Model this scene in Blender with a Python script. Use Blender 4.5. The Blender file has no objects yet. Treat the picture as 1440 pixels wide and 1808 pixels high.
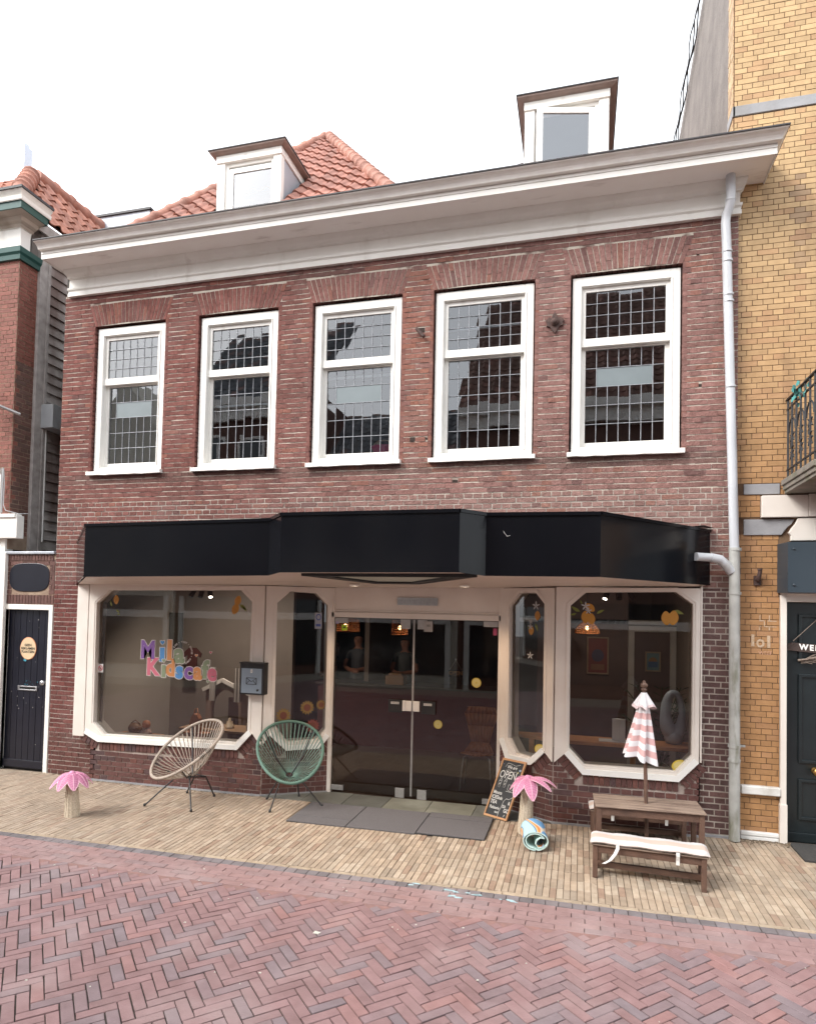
import bpy, bmesh, math, random
from math import sin, cos, pi, radians, sqrt, atan2
from mathutils import Vector, Matrix
random.seed(7)
S = bpy.context.scene
COL = S.collection
# ---------------------------------------------------------------- camera
cam_d = bpy.data.cameras.new("camera")
cam = bpy.data.objects.new("camera", cam_d); COL.objects.link(cam)
S.camera = cam
YAW, PIT, ROL = .2601, .0329, -.0215
Rw = Matrix.Rotation(YAW, 3, 'Z') @ Matrix.Rotation(PIT, 3, 'X') @ Matrix.Rotation(ROL, 3, 'Y')
r_, f_, u_ = Rw.col[0], Rw.col[1], Rw.col[2]
M4 = Matrix(((r_.x, u_.x, -f_.x, 0.0), (r_.y, u_.y, -f_.y, -7.2), (r_.z, u_.z, -f_.z, 2.28), (0, 0, 0, 1)))
cam.matrix_world = M4
cam_d.sensor_fit = 'HORIZONTAL'; cam_d.sensor_width = 36.0
cam_d.lens = 36.0 * 1144.0 / 1440.0
cam_d.shift_y = 135.0 / 1440.0
cam_d.clip_start = 0.05; cam_d.clip_end = 500
# ---------------------------------------------------------------- world and sun (bright overcast)
W = bpy.data.worlds.new("World"); S.world = W; W.use_nodes = True
nt = W.node_tree; nt.nodes.clear()
wo = nt.nodes.new("ShaderNodeOutputWorld")
sky = nt.nodes.new("ShaderNodeTexSky"); sky.sky_type = 'NISHITA'; sky.sun_disc = False
SUN_EL, SUN_AZ = radians(42), radians(228)
sky.sun_elevation = SUN_EL; sky.sun_rotation = SUN_AZ; sky.dust_density = 4; sky.air_density = 1
hs = nt.nodes.new("ShaderNodeHueSaturation"); hs.inputs['Saturation'].default_value = .35
b1 = nt.nodes.new("ShaderNodeBackground"); b1.inputs[1].default_value = .06
b2 = nt.nodes.new("ShaderNodeBackground"); b2.inputs[0].default_value = (.93, .965, 1, 1); b2.inputs[1].default_value = .66
ad = nt.nodes.new("ShaderNodeAddShader")
nt.links.new(sky.outputs[0], hs.inputs['Color']); nt.links.new(hs.outputs[0], b1.inputs[0])
nt.links.new(b1.outputs[0], ad.inputs[0]); nt.links.new(b2.outputs[0], ad.inputs[1]); nt.links.new(ad.outputs[0], wo.inputs[0])
sl = bpy.data.lights.new("sun", 'SUN'); sl.energy = 1.15; sl.angle = radians(24); sl.color = (1, .97, .93)
sun = bpy.data.objects.new("sun", sl); COL.objects.link(sun)
# direction to the sun: azimuth measured like the sky texture (from +Y towards +X)
sd = Vector((sin(SUN_AZ) * cos(SUN_EL), cos(SUN_AZ) * cos(SUN_EL), sin(SUN_EL)))
sun.rotation_euler = sd.to_track_quat('Z', 'Y').to_euler()
S.view_settings.view_transform = 'Standard'; S.view_settings.look = 'None'
S.view_settings.exposure = 1.5; S.view_settings.gamma = 1
S.cycles.max_bounces = 8; S.cycles.transparent_max_bounces = 16
S.cycles.caustics_reflective = False; S.cycles.caustics_refractive = False
S.cycles.sample_clamp_indirect = 4
try:
    S.cycles.use_denoising = True
except Exception:
    pass

# ---------------------------------------------------------------- helpers
def gz(x): return .0072 * (x + 6.82)          # the street climbs slightly to the right

def link(nt, a, b): nt.links.new(a, b)

def mat(name, c1=(.5, .5, .5), c2=None, nsc=4, rough=.6, bump=.0, bsc=80, attr=False, metal=0, spec=.5,
        stain=None, st_sc=(3, 3, .5), st_lo=.55, st_hi=.75, stain2=None, coat=0, detail=6, tw=None, alpha=1):
    m = bpy.data.materials.new(name); m.use_nodes = True
    nt = m.node_tree; nd = nt.nodes; bs = nd["Principled BSDF"]
    tc = nd.new("ShaderNodeTexCoord")
    n = nd.new("ShaderNodeTexNoise"); n.inputs['Scale'].default_value = nsc; n.inputs['Detail'].default_value = detail
    link(nt, tc.outputs['Object'], n.inputs['Vector'])
    rp = nd.new("ShaderNodeMapRange"); rp.inputs[1].default_value = .3; rp.inputs[2].default_value = .7
    link(nt, n.outputs['Fac'], rp.inputs[0])
    mx = nd.new("ShaderNodeMix"); mx.data_type = 'RGBA'
    c2 = c2 or tuple(v * .8 for v in c1)
    mx.inputs[6].default_value = (*c1, 1); mx.inputs[7].default_value = (*c2, 1)
    link(nt, rp.outputs[0], mx.inputs[0])
    out = mx.outputs[2]
    if attr:
        at = nd.new("ShaderNodeAttribute"); at.attribute_name = 'tint'
        mm = nd.new("ShaderNodeMix"); mm.data_type = 'RGBA'; mm.blend_type = 'MULTIPLY'; mm.inputs[0].default_value = 1
        link(nt, out, mm.inputs[6]); link(nt, at.outputs['Color'], mm.inputs[7]); out = mm.outputs[2]
    for k, stn in enumerate((stain, stain2)):
        if stn is None: continue
        mp = nd.new("ShaderNodeMapping"); mp.inputs['Scale'].default_value = st_sc if k == 0 else (2.1, 2.1, 2.1)
        mp.inputs['Location'].default_value = (k * 7.3, 1.7, k * 3.1)
        link(nt, tc.outputs['Object'], mp.inputs[0])
        n2 = nd.new("ShaderNodeTexNoise"); n2.inputs['Scale'].default_value = 1; n2.inputs['Detail'].default_value = 8
        link(nt, mp.outputs[0], n2.inputs['Vector'])
        r2 = nd.new("ShaderNodeMapRange"); r2.inputs[1].default_value = st_lo; r2.inputs[2].default_value = st_hi
        r2.inputs[4].default_value = stn[3] if len(stn) > 3 else .8
        link(nt, n2.outputs['Fac'], r2.inputs[0])
        m2 = nd.new("ShaderNodeMix"); m2.data_type = 'RGBA'
        link(nt, r2.outputs[0], m2.inputs[0]); link(nt, out, m2.inputs[6]); m2.inputs[7].default_value = (*stn[:3], 1)
        out = m2.outputs[2]
    link(nt, out, bs.inputs['Base Color'])
    bs.inputs['Roughness'].default_value = rough; bs.inputs['Metallic'].default_value = metal
    bs.inputs['Specular IOR Level'].default_value = spec; bs.inputs['Coat Weight'].default_value = coat
    if bump:
        n3 = nd.new("ShaderNodeTexNoise"); n3.inputs['Scale'].default_value = bsc; n3.inputs['Detail'].default_value = 6
        link(nt, tc.outputs['Object'], n3.inputs['Vector'])
        bp = nd.new("ShaderNodeBump"); bp.inputs['Strength'].default_value = bump; bp.inputs['Distance'].default_value = .01
        link(nt, n3.outputs['Fac'], bp.inputs['Height']); link(nt, bp.outputs[0], bs.inputs['Normal'])
    return m

def emis(name, c, s):
    m = bpy.data.materials.new(name); m.use_nodes = True; nt = m.node_tree; bs = nt.nodes["Principled BSDF"]
    bs.inputs['Base Color'].default_value = (*c, 1); bs.inputs['Emission Color'].default_value = (*c, 1); bs.inputs['Emission Strength'].default_value = s
    return m

def glass(name, k=1.6, tint=(.9, .95, .93), rough=.0, wav=.0, wsc=3, base=0.02):
    m = bpy.data.materials.new(name); m.use_nodes = True; nt = m.node_tree; nd = nt.nodes; nd.clear()
    o = nd.new("ShaderNodeOutputMaterial"); t = nd.new("ShaderNodeBsdfTransparent"); t.inputs[0].default_value = (*tint, 1)
    g = nd.new("ShaderNodeBsdfGlossy"); g.inputs['Roughness'].default_value = rough; g.inputs[0].default_value = (.95, .97, 1, 1)
    fr = nd.new("ShaderNodeFresnel"); fr.inputs[0].default_value = 1.5
    mu = nd.new("ShaderNodeMath"); mu.operation = 'MULTIPLY_ADD'; mu.inputs[1].default_value = k; mu.inputs[2].default_value = base; mu.use_clamp = True
    mx = nd.new("ShaderNodeMixShader")
    link(nt, fr.outputs[0], mu.inputs[0]); link(nt, mu.outputs[0], mx.inputs[0]); link(nt, t.outputs[0], mx.inputs[1]); link(nt, g.outputs[0], mx.inputs[2])
    if wav:
        tc = nd.new("ShaderNodeTexCoord"); n = nd.new("ShaderNodeTexNoise"); n.inputs['Scale'].default_value = wsc; n.inputs['Detail'].default_value = 2
        link(nt, tc.outputs['Object'], n.inputs['Vector'])
        bp = nd.new("ShaderNodeBump"); bp.inputs['Strength'].default_value = wav; bp.inputs['Distance'].default_value = .02
        link(nt, n.outputs['Fac'], bp.inputs['Height']); link(nt, bp.outputs[0], g.inputs['Normal']); link(nt, bp.outputs[0], fr.inputs['Normal'])
    link(nt, mx.outputs[0], o.inputs[0])
    return m

class MB:
    """collects shapes and links them as ONE mesh object"""
    def __init__(s): s.v = []; s.f = []; s.m = []; s.c = []; s.sm = []
    def add(s, vs, fs, mi=0, col=(1, 1, 1), smooth=False):
        b = len(s.v); s.v += [tuple(p) for p in vs]; s.c += [col] * len(vs)
        for f in fs: s.f.append(tuple(b + i for i in f)); s.m.append(mi); s.sm.append(smooth)
    def box(s, x0, x1, y0, y1, z0, z1, mi=0, col=(1, 1, 1)):
        vs = [(x, y, z) for x in (x0, x1) for y in (y0, y1) for z in (z0, z1)]
        s.add(vs, [(0, 1, 3, 2), (4, 6, 7, 5), (0, 4, 5, 1), (2, 3, 7, 6), (0, 2, 6, 4), (1, 5, 7, 3)], mi, col)
    def tbox(s, M, hx, hy, hz, mi=0, col=(1, 1, 1)):
        vs = [M @ Vector((x, y, z)) for x in (-hx, hx) for y in (-hy, hy) for z in (-hz, hz)]
        s.add(vs, [(0, 1, 3, 2), (4, 6, 7, 5), (0, 4, 5, 1), (2, 3, 7, 6), (0, 2, 6, 4), (1, 5, 7, 3)], mi, col)
    def bar(s, a, b, w, h, mi=0, up=(0, 0, 1), col=(1, 1, 1)):
        a = Vector(a); b = Vector(b); d = b - a; L = d.length; d.normalize(); u = Vector(up)
        sd_ = d.cross(u)
        if sd_.length < 1e-4: sd_ = d.cross(Vector((0, 1, 0)))
        sd_.normalize(); u = sd_.cross(d)
        M = Matrix((( d.x, sd_.x, u.x, 0), (d.y, sd_.y, u.y, 0), (d.z, sd_.z, u.z, 0), (0, 0, 0, 1)))
        M.translation = (a + b) / 2
        s.tbox(M, L / 2, w / 2, h / 2, mi, col)
    def prism(s, poly, fn, d0, d1, mi=0, col=(1, 1, 1), cap0=True, cap1=True):
        """poly: 2D points; fn(p, d) -> 3D"""
        n = len(poly); vs = [fn(p, d0) for p in poly] + [fn(p, d1) for p in poly]; fs = []
        if cap0: fs.append(tuple(range(n))[::-1])
        if cap1: fs.append(tuple(range(n, 2 * n)))
        fs += [(i, (i + 1) % n, n + (i + 1) % n, n + i) for i in range(n)]
        s.add(vs, fs, mi, col)
    def ring(s, outer, inner, fn, d0, d1, mi=0, col=(1, 1, 1)):
        """plate with a hole: outer and inner polygons with the same number of points"""
        n = len(outer)
        vs = [fn(p, d) for d in (d0, d1) for p in outer] + [fn(p, d) for d in (d0, d1) for p in inner]
        fs = []
        for i in range(n):
            j = (i + 1) % n
            fs += [(i, j, n + j, n + i), (2 * n + j, 2 * n + i, 3 * n + i, 3 * n + j), (n + i, n + j, 3 * n + j, 3 * n + i), (j, i, 2 * n + i, 2 * n + j)]
        s.add(vs, fs, mi, col)
    def tube(s, pts, r, n=8, mi=0, col=(1, 1, 1), caps=True, closed=False):
        pts = [Vector(p) for p in pts]; N = len(pts); vs = []; fs = []
        rr = r if isinstance(r, (list, tuple)) else [r] * N
        prev = None
        for i, p in enumerate(pts):
            if closed: t = (pts[(i + 1) % N] - pts[i - 1])
            else: t = (pts[min(i + 1, N - 1)] - pts[max(i - 1, 0)])
            t.normalize()
            if prev is None:
                a = t.cross(Vector((0, 0, 1)))
                if a.length < .1: a = t.cross(Vector((1, 0, 0)))
            else: a = prev - t * prev.dot(t)
            a.normalize(); prev = a; b = t.cross(a)
            for k in range(n):
                an = 2 * pi * k / n; vs.append(p + (a * cos(an) + b * sin(an)) * rr[i])
        M_ = N if closed else N - 1
        for i in range(M_):
            for k in range(n):
                i2 = (i + 1) % N; k2 = (k + 1) % n
                fs.append((i * n + k, i * n + k2, i2 * n + k2, i2 * n + k))
        s.add(vs, fs, mi, col, True)
        if caps and not closed:
            s.add(vs[:n], [tuple(range(n))[::-1]], mi, col); s.add(vs[-n:], [tuple(range(n))], mi, col)
    def lathe(s, prof, c, n=20, mi=0, col=(1, 1, 1), fn=None):
        """prof: (r, z) list; c: centre; fn optional transform of local point"""
        vs = []; fs = []; N = len(prof)
        for r, z in prof:
            for k in range(n):
                a = 2 * pi * k / n; p = Vector((r * cos(a), r * sin(a), z))
                if fn: p = fn(p)
                vs.append(p + Vector(c))
        for i in range(N - 1):
            for k in range(n):
                k2 = (k + 1) % n; fs.append((i * n + k, i * n + k2, (i + 1) * n + k2, (i + 1) * n + k))
        s.add(vs, fs, mi, col, True)
        s.add(vs[:n], [tuple(range(n))[::-1]], mi, col); s.add(vs[-n:], [tuple(range(n))], mi, col)
    def build(s, name, mats, parent=None, bevel=0, seg=2, loc=None, kind=None):
        if not isinstance(mats, (list, tuple)): mats = [mats]
        off = Vector((0, 0, 0))
        if parent is not None: off = parent_loc(parent)
        if loc is not None: off = Vector(loc)
        vs = [(p[0] - off.x, p[1] - off.y, p[2] - off.z) for p in s.v] if (off.length > 0) else s.v
        me = bpy.data.meshes.new(name); me.from_pydata(vs, [], s.f)
        for m in mats: me.materials.append(m)
        me.polygons.foreach_set('material_index', s.m); me.polygons.foreach_set('use_smooth', s.sm)
        if any(c != (1, 1, 1) for c in s.c):
            at = me.color_attributes.new('tint', 'FLOAT_COLOR', 'POINT')
            at.data.foreach_set('color', [q for c in s.c for q in (c[0], c[1], c[2], 1.0)])
        me.update()
        o = bpy.data.objects.new(name, me); COL.objects.link(o)
        if parent is not None: o.parent = parent
        elif loc is not None: o.location = loc
        if bevel:
            b = o.modifiers.new('bevel', 'BEVEL'); b.width = bevel; b.segments = seg; b.limit_method = 'ANGLE'; b.angle_limit = radians(40); b.harden_normals = False
        if kind: o['kind'] = kind
        return o

def parent_loc(p):
    v = Vector((0, 0, 0))
    while p is not None: v += p.location; p = p.parent
    return v

def thing(name, label, cat, loc=(0, 0, 0), group=None):
    o = bpy.data.objects.new(name, None); COL.objects.link(o); o.location = loc; o.empty_display_size = .2
    o['label'] = label; o['category'] = cat
    if group: o['group'] = group
    return o
def tag(o, label, cat, group=None):
    o['label'] = label; o['category'] = cat
    if group: o['group'] = group
    return o

class Plane:
    """a vertical wall face: origin (x,y), direction to (x2,y2); s along, z up, d outwards (towards the street)"""
    def __init__(p, a, b):
        p.a = Vector((a[0], a[1], 0)); t = Vector((b[0] - a[0], b[1] - a[1], 0)); p.L = t.length; p.t = t.normalized()
        p.n = Vector((p.t.y, -p.t.x, 0))
    def __call__(p, q, d=0): return p.a + p.t * q[0] + Vector((0, 0, q[1])) + p.n * d

def spans(holes, z, s0, s1):
    bl = []
    for h in holes:
        xs = []
        n = len(h)
        for i in range(n):
            (xa, za), (xb, zb) = h[i], h[(i + 1) % n]
            if (za > z) != (zb > z): xs.append(xa + (z - za) / (zb - za) * (xb - xa))
        xs.sort()
        for i in range(0, len(xs) - 1, 2): bl.append((xs[i], xs[i + 1]))
    bl.sort(); out = []; c = s0
    for a, b in bl:
        if a > c: out.append((c, min(a, s1)))
        c = max(c, b)
    if c < s1: out.append((c, s1))
    return [(a, b) for a, b in out if b - a > .008 and a < s1]

def rect(x0, x1, z0, z1): return [(x0, z0), (x1, z0), (x1, z1), (x0, z1)]

def bricks(mb, P, s0, s1, z0, z1, pitch, ln, holes, jh, jv, colf, dep=.006, jit=.0015, dj=.002, header_every=2, mi=0, phase=0):
    """ln: brick length incl. joint; every header_every-th course is headers"""
    r = 0; z = z0
    while z < z1 - .01:
        hd = header_every and (r % header_every == 1)
        L = ln / 2 if hd else ln
        off = (0 if hd else (L / 4 if header_every else (L / 2 if r % 2 else 0)))
        if header_every and not hd and (r // header_every) % 2: off += L / 2
        off += phase + random.uniform(-.004, .004)
        zt = min(z + pitch, z1)
        for (a, b) in spans(holes, (z + zt) / 2, s0, s1):
            k = math.floor((a - off) / L); x = k * L + off
            while x < b:
                w = L
                xa, xb = max(x, a), min(x + w, b)
                x += w
                if xb - xa < .012: continue
                ja = jv(xa, z) / 2 if callable(jv) else jv / 2; jhh = (jh(xa, z) if callable(jh) else jh) / 2
                j = lambda: random.uniform(-jit, jit)
                d = dep + random.uniform(-dj, dj)
                q = [(xa + ja + j(), z + jhh + j()), (xb - ja + j(), z + jhh + j()), (xb - ja + j(), zt - jhh + j()), (xa + ja + j(), zt - jhh + j())]
                c = colf((xa + xb) / 2, z)
                vs = [P(p, -.01) for p in q] + [P(p, d + random.uniform(-dj, dj) * .5) for p in q]
                mb.add(vs, [(4, 5, 6, 7), (0, 1, 5, 4), (1, 2, 6, 5), (2, 3, 7, 6), (3, 0, 4, 7)], mi, c)
        z += pitch; r += 1

def soldier(mb, P, p0, p1, h, w, jt, colf, dep=.008, up=1, mi=0):
    """row of bricks standing across the line p0-p1, height h to one side"""
    a = Vector(p0); b = Vector(p1); t = (b - a); L = t.length; t.normalize(); nrm = Vector((-t.y, t.x)) * up
    n = max(1, round(L / w)); w = L / n
    for i in range(n):
        q0 = a + t * (i * w + jt / 2); q1 = a + t * ((i + 1) * w - jt / 2)
        q = [q0 + nrm * jt, q1 + nrm * jt, q1 + nrm * h, q0 + nrm * h]
        q = [(p.x + random.uniform(-.001, .001), p.y + random.uniform(-.001, .001)) for p in q]
        d = dep + random.uniform(-.0015, .0015)
        vs = [P(p, -.01) for p in q] + [P(p, d) for p in q]
        mb.add(vs, [(4, 5, 6, 7), (0, 1, 5, 4), (1, 2, 6, 5), (2, 3, 7, 6), (3, 0, 4, 7)], mi, colf(q[0][0], q[0][1]))

def sheet(mb, P, s0, s1, z0, z1, holes, d=0, mi=0, col=(1, 1, 1)):
    """flat backing with rectangular holes (x0,x1,z0,z1)"""
    xs = sorted({s0, s1, *[h[0] for h in holes], *[h[1] for h in holes]}); zs = sorted({z0, z1, *[h[2] for h in holes], *[h[3] for h in holes]})
    xs = [x for x in xs if s0 <= x <= s1]; zs = [z for z in zs if z0 <= z <= z1]
    for i in range(len(xs) - 1):
        for j in range(len(zs) - 1):
            cx, cz = (xs[i] + xs[i + 1]) / 2, (zs[j] + zs[j + 1]) / 2
            if any(h[0] < cx < h[1] and h[2] < cz < h[3] for h in holes): continue
            mb.add([P(q, d) for q in ((xs[i], zs[j]), (xs[i + 1], zs[j]), (xs[i + 1], zs[j + 1]), (xs[i], zs[j + 1]))], [(0, 1, 2, 3)], mi, col)

def loft_u(mb, prof, XL, XR, fl, fr, yb, mi=0, mif=None, y0=0):
    """moulding wrapped round a front and two returns; prof = (out, z)"""
    vs = []; n = len(prof)
    for o, z in prof: vs += [(XL - o * fl, yb, z), (XL - o * fl, y0 - o, z), (XR + o * fr, y0 - o, z), (XR + o * fr, yb, z)]
    for i in range(n - 1):
        m = mif(i) if mif else mi
        for k in range(3):
            a = i * 4 + k; mb.add([vs[a], vs[a + 1], vs[a + 5], vs[a + 4]], [(0, 1, 2, 3)], m)
    a = (n - 1) * 4; mb.add([vs[a], vs[a + 1], vs[a + 2], vs[a + 3]], [(0, 1, 2, 3)], mif(n - 2) if mif else mi)

def text_mb(mb, txt, size, fn, mi=0, ext=.002, off=0.0, align='CENTER', col=(1, 1, 1), shear=0, sx=1, sp=1, bev=0):
    """adds lettering; fn(x, y, d) -> world"""
    cu = bpy.data.curves.new('t', 'FONT'); cu.body = txt; cu.size = size; cu.offset = off; cu.align_x = align; cu.align_y = 'CENTER'
    cu.extrude = ext; cu.shear = shear; cu.space_character = sp; cu.resolution_u = 3
    ob = bpy.data.objects.new('t', cu); COL.objects.link(ob)
    dg = bpy.context.evaluated_depsgraph_get(); me = bpy.data.meshes.new_from_object(ob.evaluated_get(dg))
    vs = [fn(v.co.x * sx, v.co.y, v.co.z) for v in me.vertices]; fs = [tuple(p.vertices) for p in me.polygons]
    mb.add(vs, fs, mi, col)
    bpy.data.objects.remove(ob); bpy.data.curves.remove(cu); bpy.data.meshes.remove(me)

def rnd(a, b): return random.uniform(a, b)
def mul(c, k): return (c[0] * k, c[1] * k, c[2] * k)
def mixc(a, b, t): return tuple(a[i] * (1 - t) + b[i] * t for i in range(3))

# ---------------------------------------------------------------- materials
BR = mat('old_red_brick', (1, 1, 1), (.66, .62, .6), 22, .88, .9, 70, attr=True, stain2=(.24, .17, .155, .4), st_lo=.52, st_hi=.8, spec=.25)
BRD = mat('dark_red_brick', (1, 1, 1), (.7, .66, .64), 26, .75, .5, 90, attr=True, spec=.35)
YB = mat('yellow_brick', (1, 1, 1), (.82, .8, .77), 9, .55, .25, 120, attr=True, spec=.35, stain=(.16, .09, .05, .55), st_sc=(5, 5, .6), st_lo=.6, st_hi=.85)
def mortar(name, c1, c2, lo, hi, sc):
    m = mat(name, c1, c2, sc, .95, .6, 90, detail=3, spec=.1)
    for n in m.node_tree.nodes:
        if n.type == 'MAP_RANGE': n.inputs[1].default_value = lo; n.inputs[2].default_value = hi
    return m
MO_OLD = mortar('old_mortar', (.52, .47, .40), (.16, .105, .09), .52, .64, 5)
MO_NEW = mortar('pale_mortar', (.46, .41, .36), (.32, .27, .235), .4, .7, 4)
MO_B = mortar('base_mortar', (.40, .335, .30), (.27, .215, .19), .4, .7, 4)
MO_Y = mortar('brown_mortar', (.10, .06, .04), (.17, .11, .07), .4, .6, 6)
WHITE = mat('white_paint', (.83, .81, .77), (.76, .74, .69), 3, .5, .25, 26, stain=(.40, .34, .28, .5), st_sc=(6, 6, 1.2), st_lo=.6, st_hi=.85)
WHITEC = mat('clean_white_paint', (.82, .81, .78), (.77, .76, .72), 2, .38, .05, 40)
CREAM = mat('cream_white_boards', (.73, .68, .62), (.67, .61, .55), 4, .45, .04, 30)
SOFF = mat('aged_soffit_paint', (.90, .88, .85), (.86, .83, .79), 2.5, .5, .08, 40, stain=(.30, .24, .2, .5), st_sc=(2.5, 9, 9), st_lo=.6, st_hi=.8)
GUTT = mat('weathered_gutter_board', (.86, .83, .79), (.74, .70, .65), 6, .55, .1, 50, stain=(.62, .58, .54, .5), st_sc=(1, 6, 14), st_lo=.45, st_hi=.7)
LEADD = mat('lead_edge', (.05, .045, .05), (.03, .028, .03), 8, .6, .2, 60)
LEADG = mat('grey_lead_came', (.33, .34, .36), (.22, .23, .25), 20, .45, .1, 60, metal=.3)
ZINC = mat('zinc_sheet', (.42, .44, .48), (.34, .36, .4), 2, .5, .1, 20, stain=(.6, .6, .62, .6), st_sc=(3, 3, 1), metal=.2)
BLACKP = mat('glossy_black_panel', (.0045, .0048, .0065), (.0065, .007, .009), 1.2, .14, .0, 10, spec=.16)
BLK = mat('black_paint', (.012, .012, .013), (.02, .02, .02), 10, .4, .1, 60)
NAVY = mat('navy_door_paint', (.0045, .005, .012), (.008, .009, .018), 6, .35, .06, 30)
TILE = mat('salmon_clay_tile', (1, 1, 1), (.62, .56, .54), 9, .7, .35, 60, attr=True, stain2=(.25, .16, .13, .5))
DARKI = mat('dark_interior_paint', (.05, .042, .038), (.04, .034, .03), 1, .8)
STONE = mat('grey_stone', (.32, .32, .33), (.24, .24, .25), 4, .7, .3, 40, stain=(.2, .19, .18, .6))
RUST = mat('rusty_iron', (.09, .045, .035), (.045, .028, .025), 30, .75, .8, 60)
PIPE = mat('grey_white_pvc', (.52, .535, .56), (.46, .475, .50), 3, .35, .04, 40, stain=(.3, .28, .25, .5), st_sc=(8, 8, 1.5), st_lo=.62)
PIPEO = mat('weathered_lower_pipe', (.42, .42, .40), (.30, .30, .28), 8, .6, .3, 40, stain=(.13, .13, .08, .8), st_sc=(9, 9, 2.4), st_lo=.56, st_hi=.7)
G_SHOP = glass('shop_glass', 1.25, (.9, .9, .89), base=.012)
G_DOOR = glass('door_glass', 1.2, (.62, .58, .55), base=.01)
G_LEAD = glass('leaded_glass', 1.6, (.80, .88, .95), wav=.006, wsc=4, base=.05)
G_DORM = glass('dormer_glass', .9, (.75, .8, .9), base=.16)
FROST = mat('frosted_panel', (.20, .235, .245), (.17, .20, .21), 3, .25)
# ================================================================ the cafe building
from mathutils.geometry import tessellate_polygon
def plate(mb, outer, holes, fn, d0, d1, mi=0):
    loops = [outer] + holes; flat = [p for l in loops for p in l]
    tr = tessellate_polygon([[Vector((p[0], p[1], 0)) for p in l] for l in loops])
    mb.add([fn(p, d1) for p in flat], [tuple(t) for t in tr], mi)
    for l in loops:
        n = len(l); vs = [fn(p, d0) for p in l] + [fn(p, d1) for p in l]
        mb.add(vs, [(i, (i + 1) % n, n + (i + 1) % n, n + i) for i in range(n)], mi)

cafe = thing('cafe_building', 'red brick shop house with five white sash windows and a black canopy over its shopfront', 'building', (-2.65, 0, .03))
F0 = Plane((0, 0), (1, 0))
WIN = [(-6.31, -5.26), (-4.74, -3.66), (-3.17, -2.07), (-1.66, -.54), (-.122, .985)]
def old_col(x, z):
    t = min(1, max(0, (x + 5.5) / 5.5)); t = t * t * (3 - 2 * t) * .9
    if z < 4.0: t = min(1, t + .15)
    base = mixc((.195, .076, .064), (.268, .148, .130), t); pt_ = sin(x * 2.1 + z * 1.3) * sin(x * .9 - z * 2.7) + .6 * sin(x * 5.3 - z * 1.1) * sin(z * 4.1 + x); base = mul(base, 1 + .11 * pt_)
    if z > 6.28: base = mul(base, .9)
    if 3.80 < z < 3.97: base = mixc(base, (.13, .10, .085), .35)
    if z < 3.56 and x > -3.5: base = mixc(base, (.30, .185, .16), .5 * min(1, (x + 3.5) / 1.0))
    k = rnd(.84, 1.15); c = mul(base, k); q = random.random()
    if q < .05: c = mixc(c, (.10, .055, .055), .45)
    elif q < .11: c = mixc(c, (.30, .13, .09), .45)
    if abs(x + 1.87) < .22 and 3.9 < z < 6.2: c = mixc(c, (.34, .14, .09), rnd(0, .6))
    return c
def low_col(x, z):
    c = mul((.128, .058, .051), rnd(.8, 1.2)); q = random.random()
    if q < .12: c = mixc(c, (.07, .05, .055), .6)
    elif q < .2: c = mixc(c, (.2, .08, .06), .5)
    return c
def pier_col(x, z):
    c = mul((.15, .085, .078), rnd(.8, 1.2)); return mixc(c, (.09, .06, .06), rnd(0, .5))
holes = []
for a, b in WIN:
    holes.append([(a - .02, 3.99), (b + .015, 3.99), (b + .015, 5.99), (b + .12, 6.285), (a - .12, 6.285), (a - .02, 5.99)])
wall = MB()
# anchor damage patches: missing bricks read as dark pits
pits = [rect(-1.86, -1.78, 5.50, 5.56), rect(-1.93, -1.87, 4.22, 4.28), rect(-1.75, -1.72, 4.24, 4.27), rect(1.13, 1.16, 6.05, 6.08), rect(1.18, 1.205, 5.36, 5.385), rect(-1.42, -1.36, 3.735, 3.765),
        rect(-6.6, -6.575, 3.24, 3.27), rect(1.16, 1.19, 4.66, 4.69), rect(-5.45, -5.42, 6.19, 6.21)]
def fade(x): return min(1, max(0, (x + 4.6) / 3.5))
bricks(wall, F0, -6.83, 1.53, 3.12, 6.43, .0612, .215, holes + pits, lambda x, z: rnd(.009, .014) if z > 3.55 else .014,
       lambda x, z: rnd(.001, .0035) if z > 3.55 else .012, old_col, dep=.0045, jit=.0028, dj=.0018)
bricks(wall, F0, -6.83, 1.53, 2.57, 3.12, .0612, .215, [], .013, lambda x, z: .01, old_col, dep=.0038, jit=.002, dj=.0012)
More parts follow.
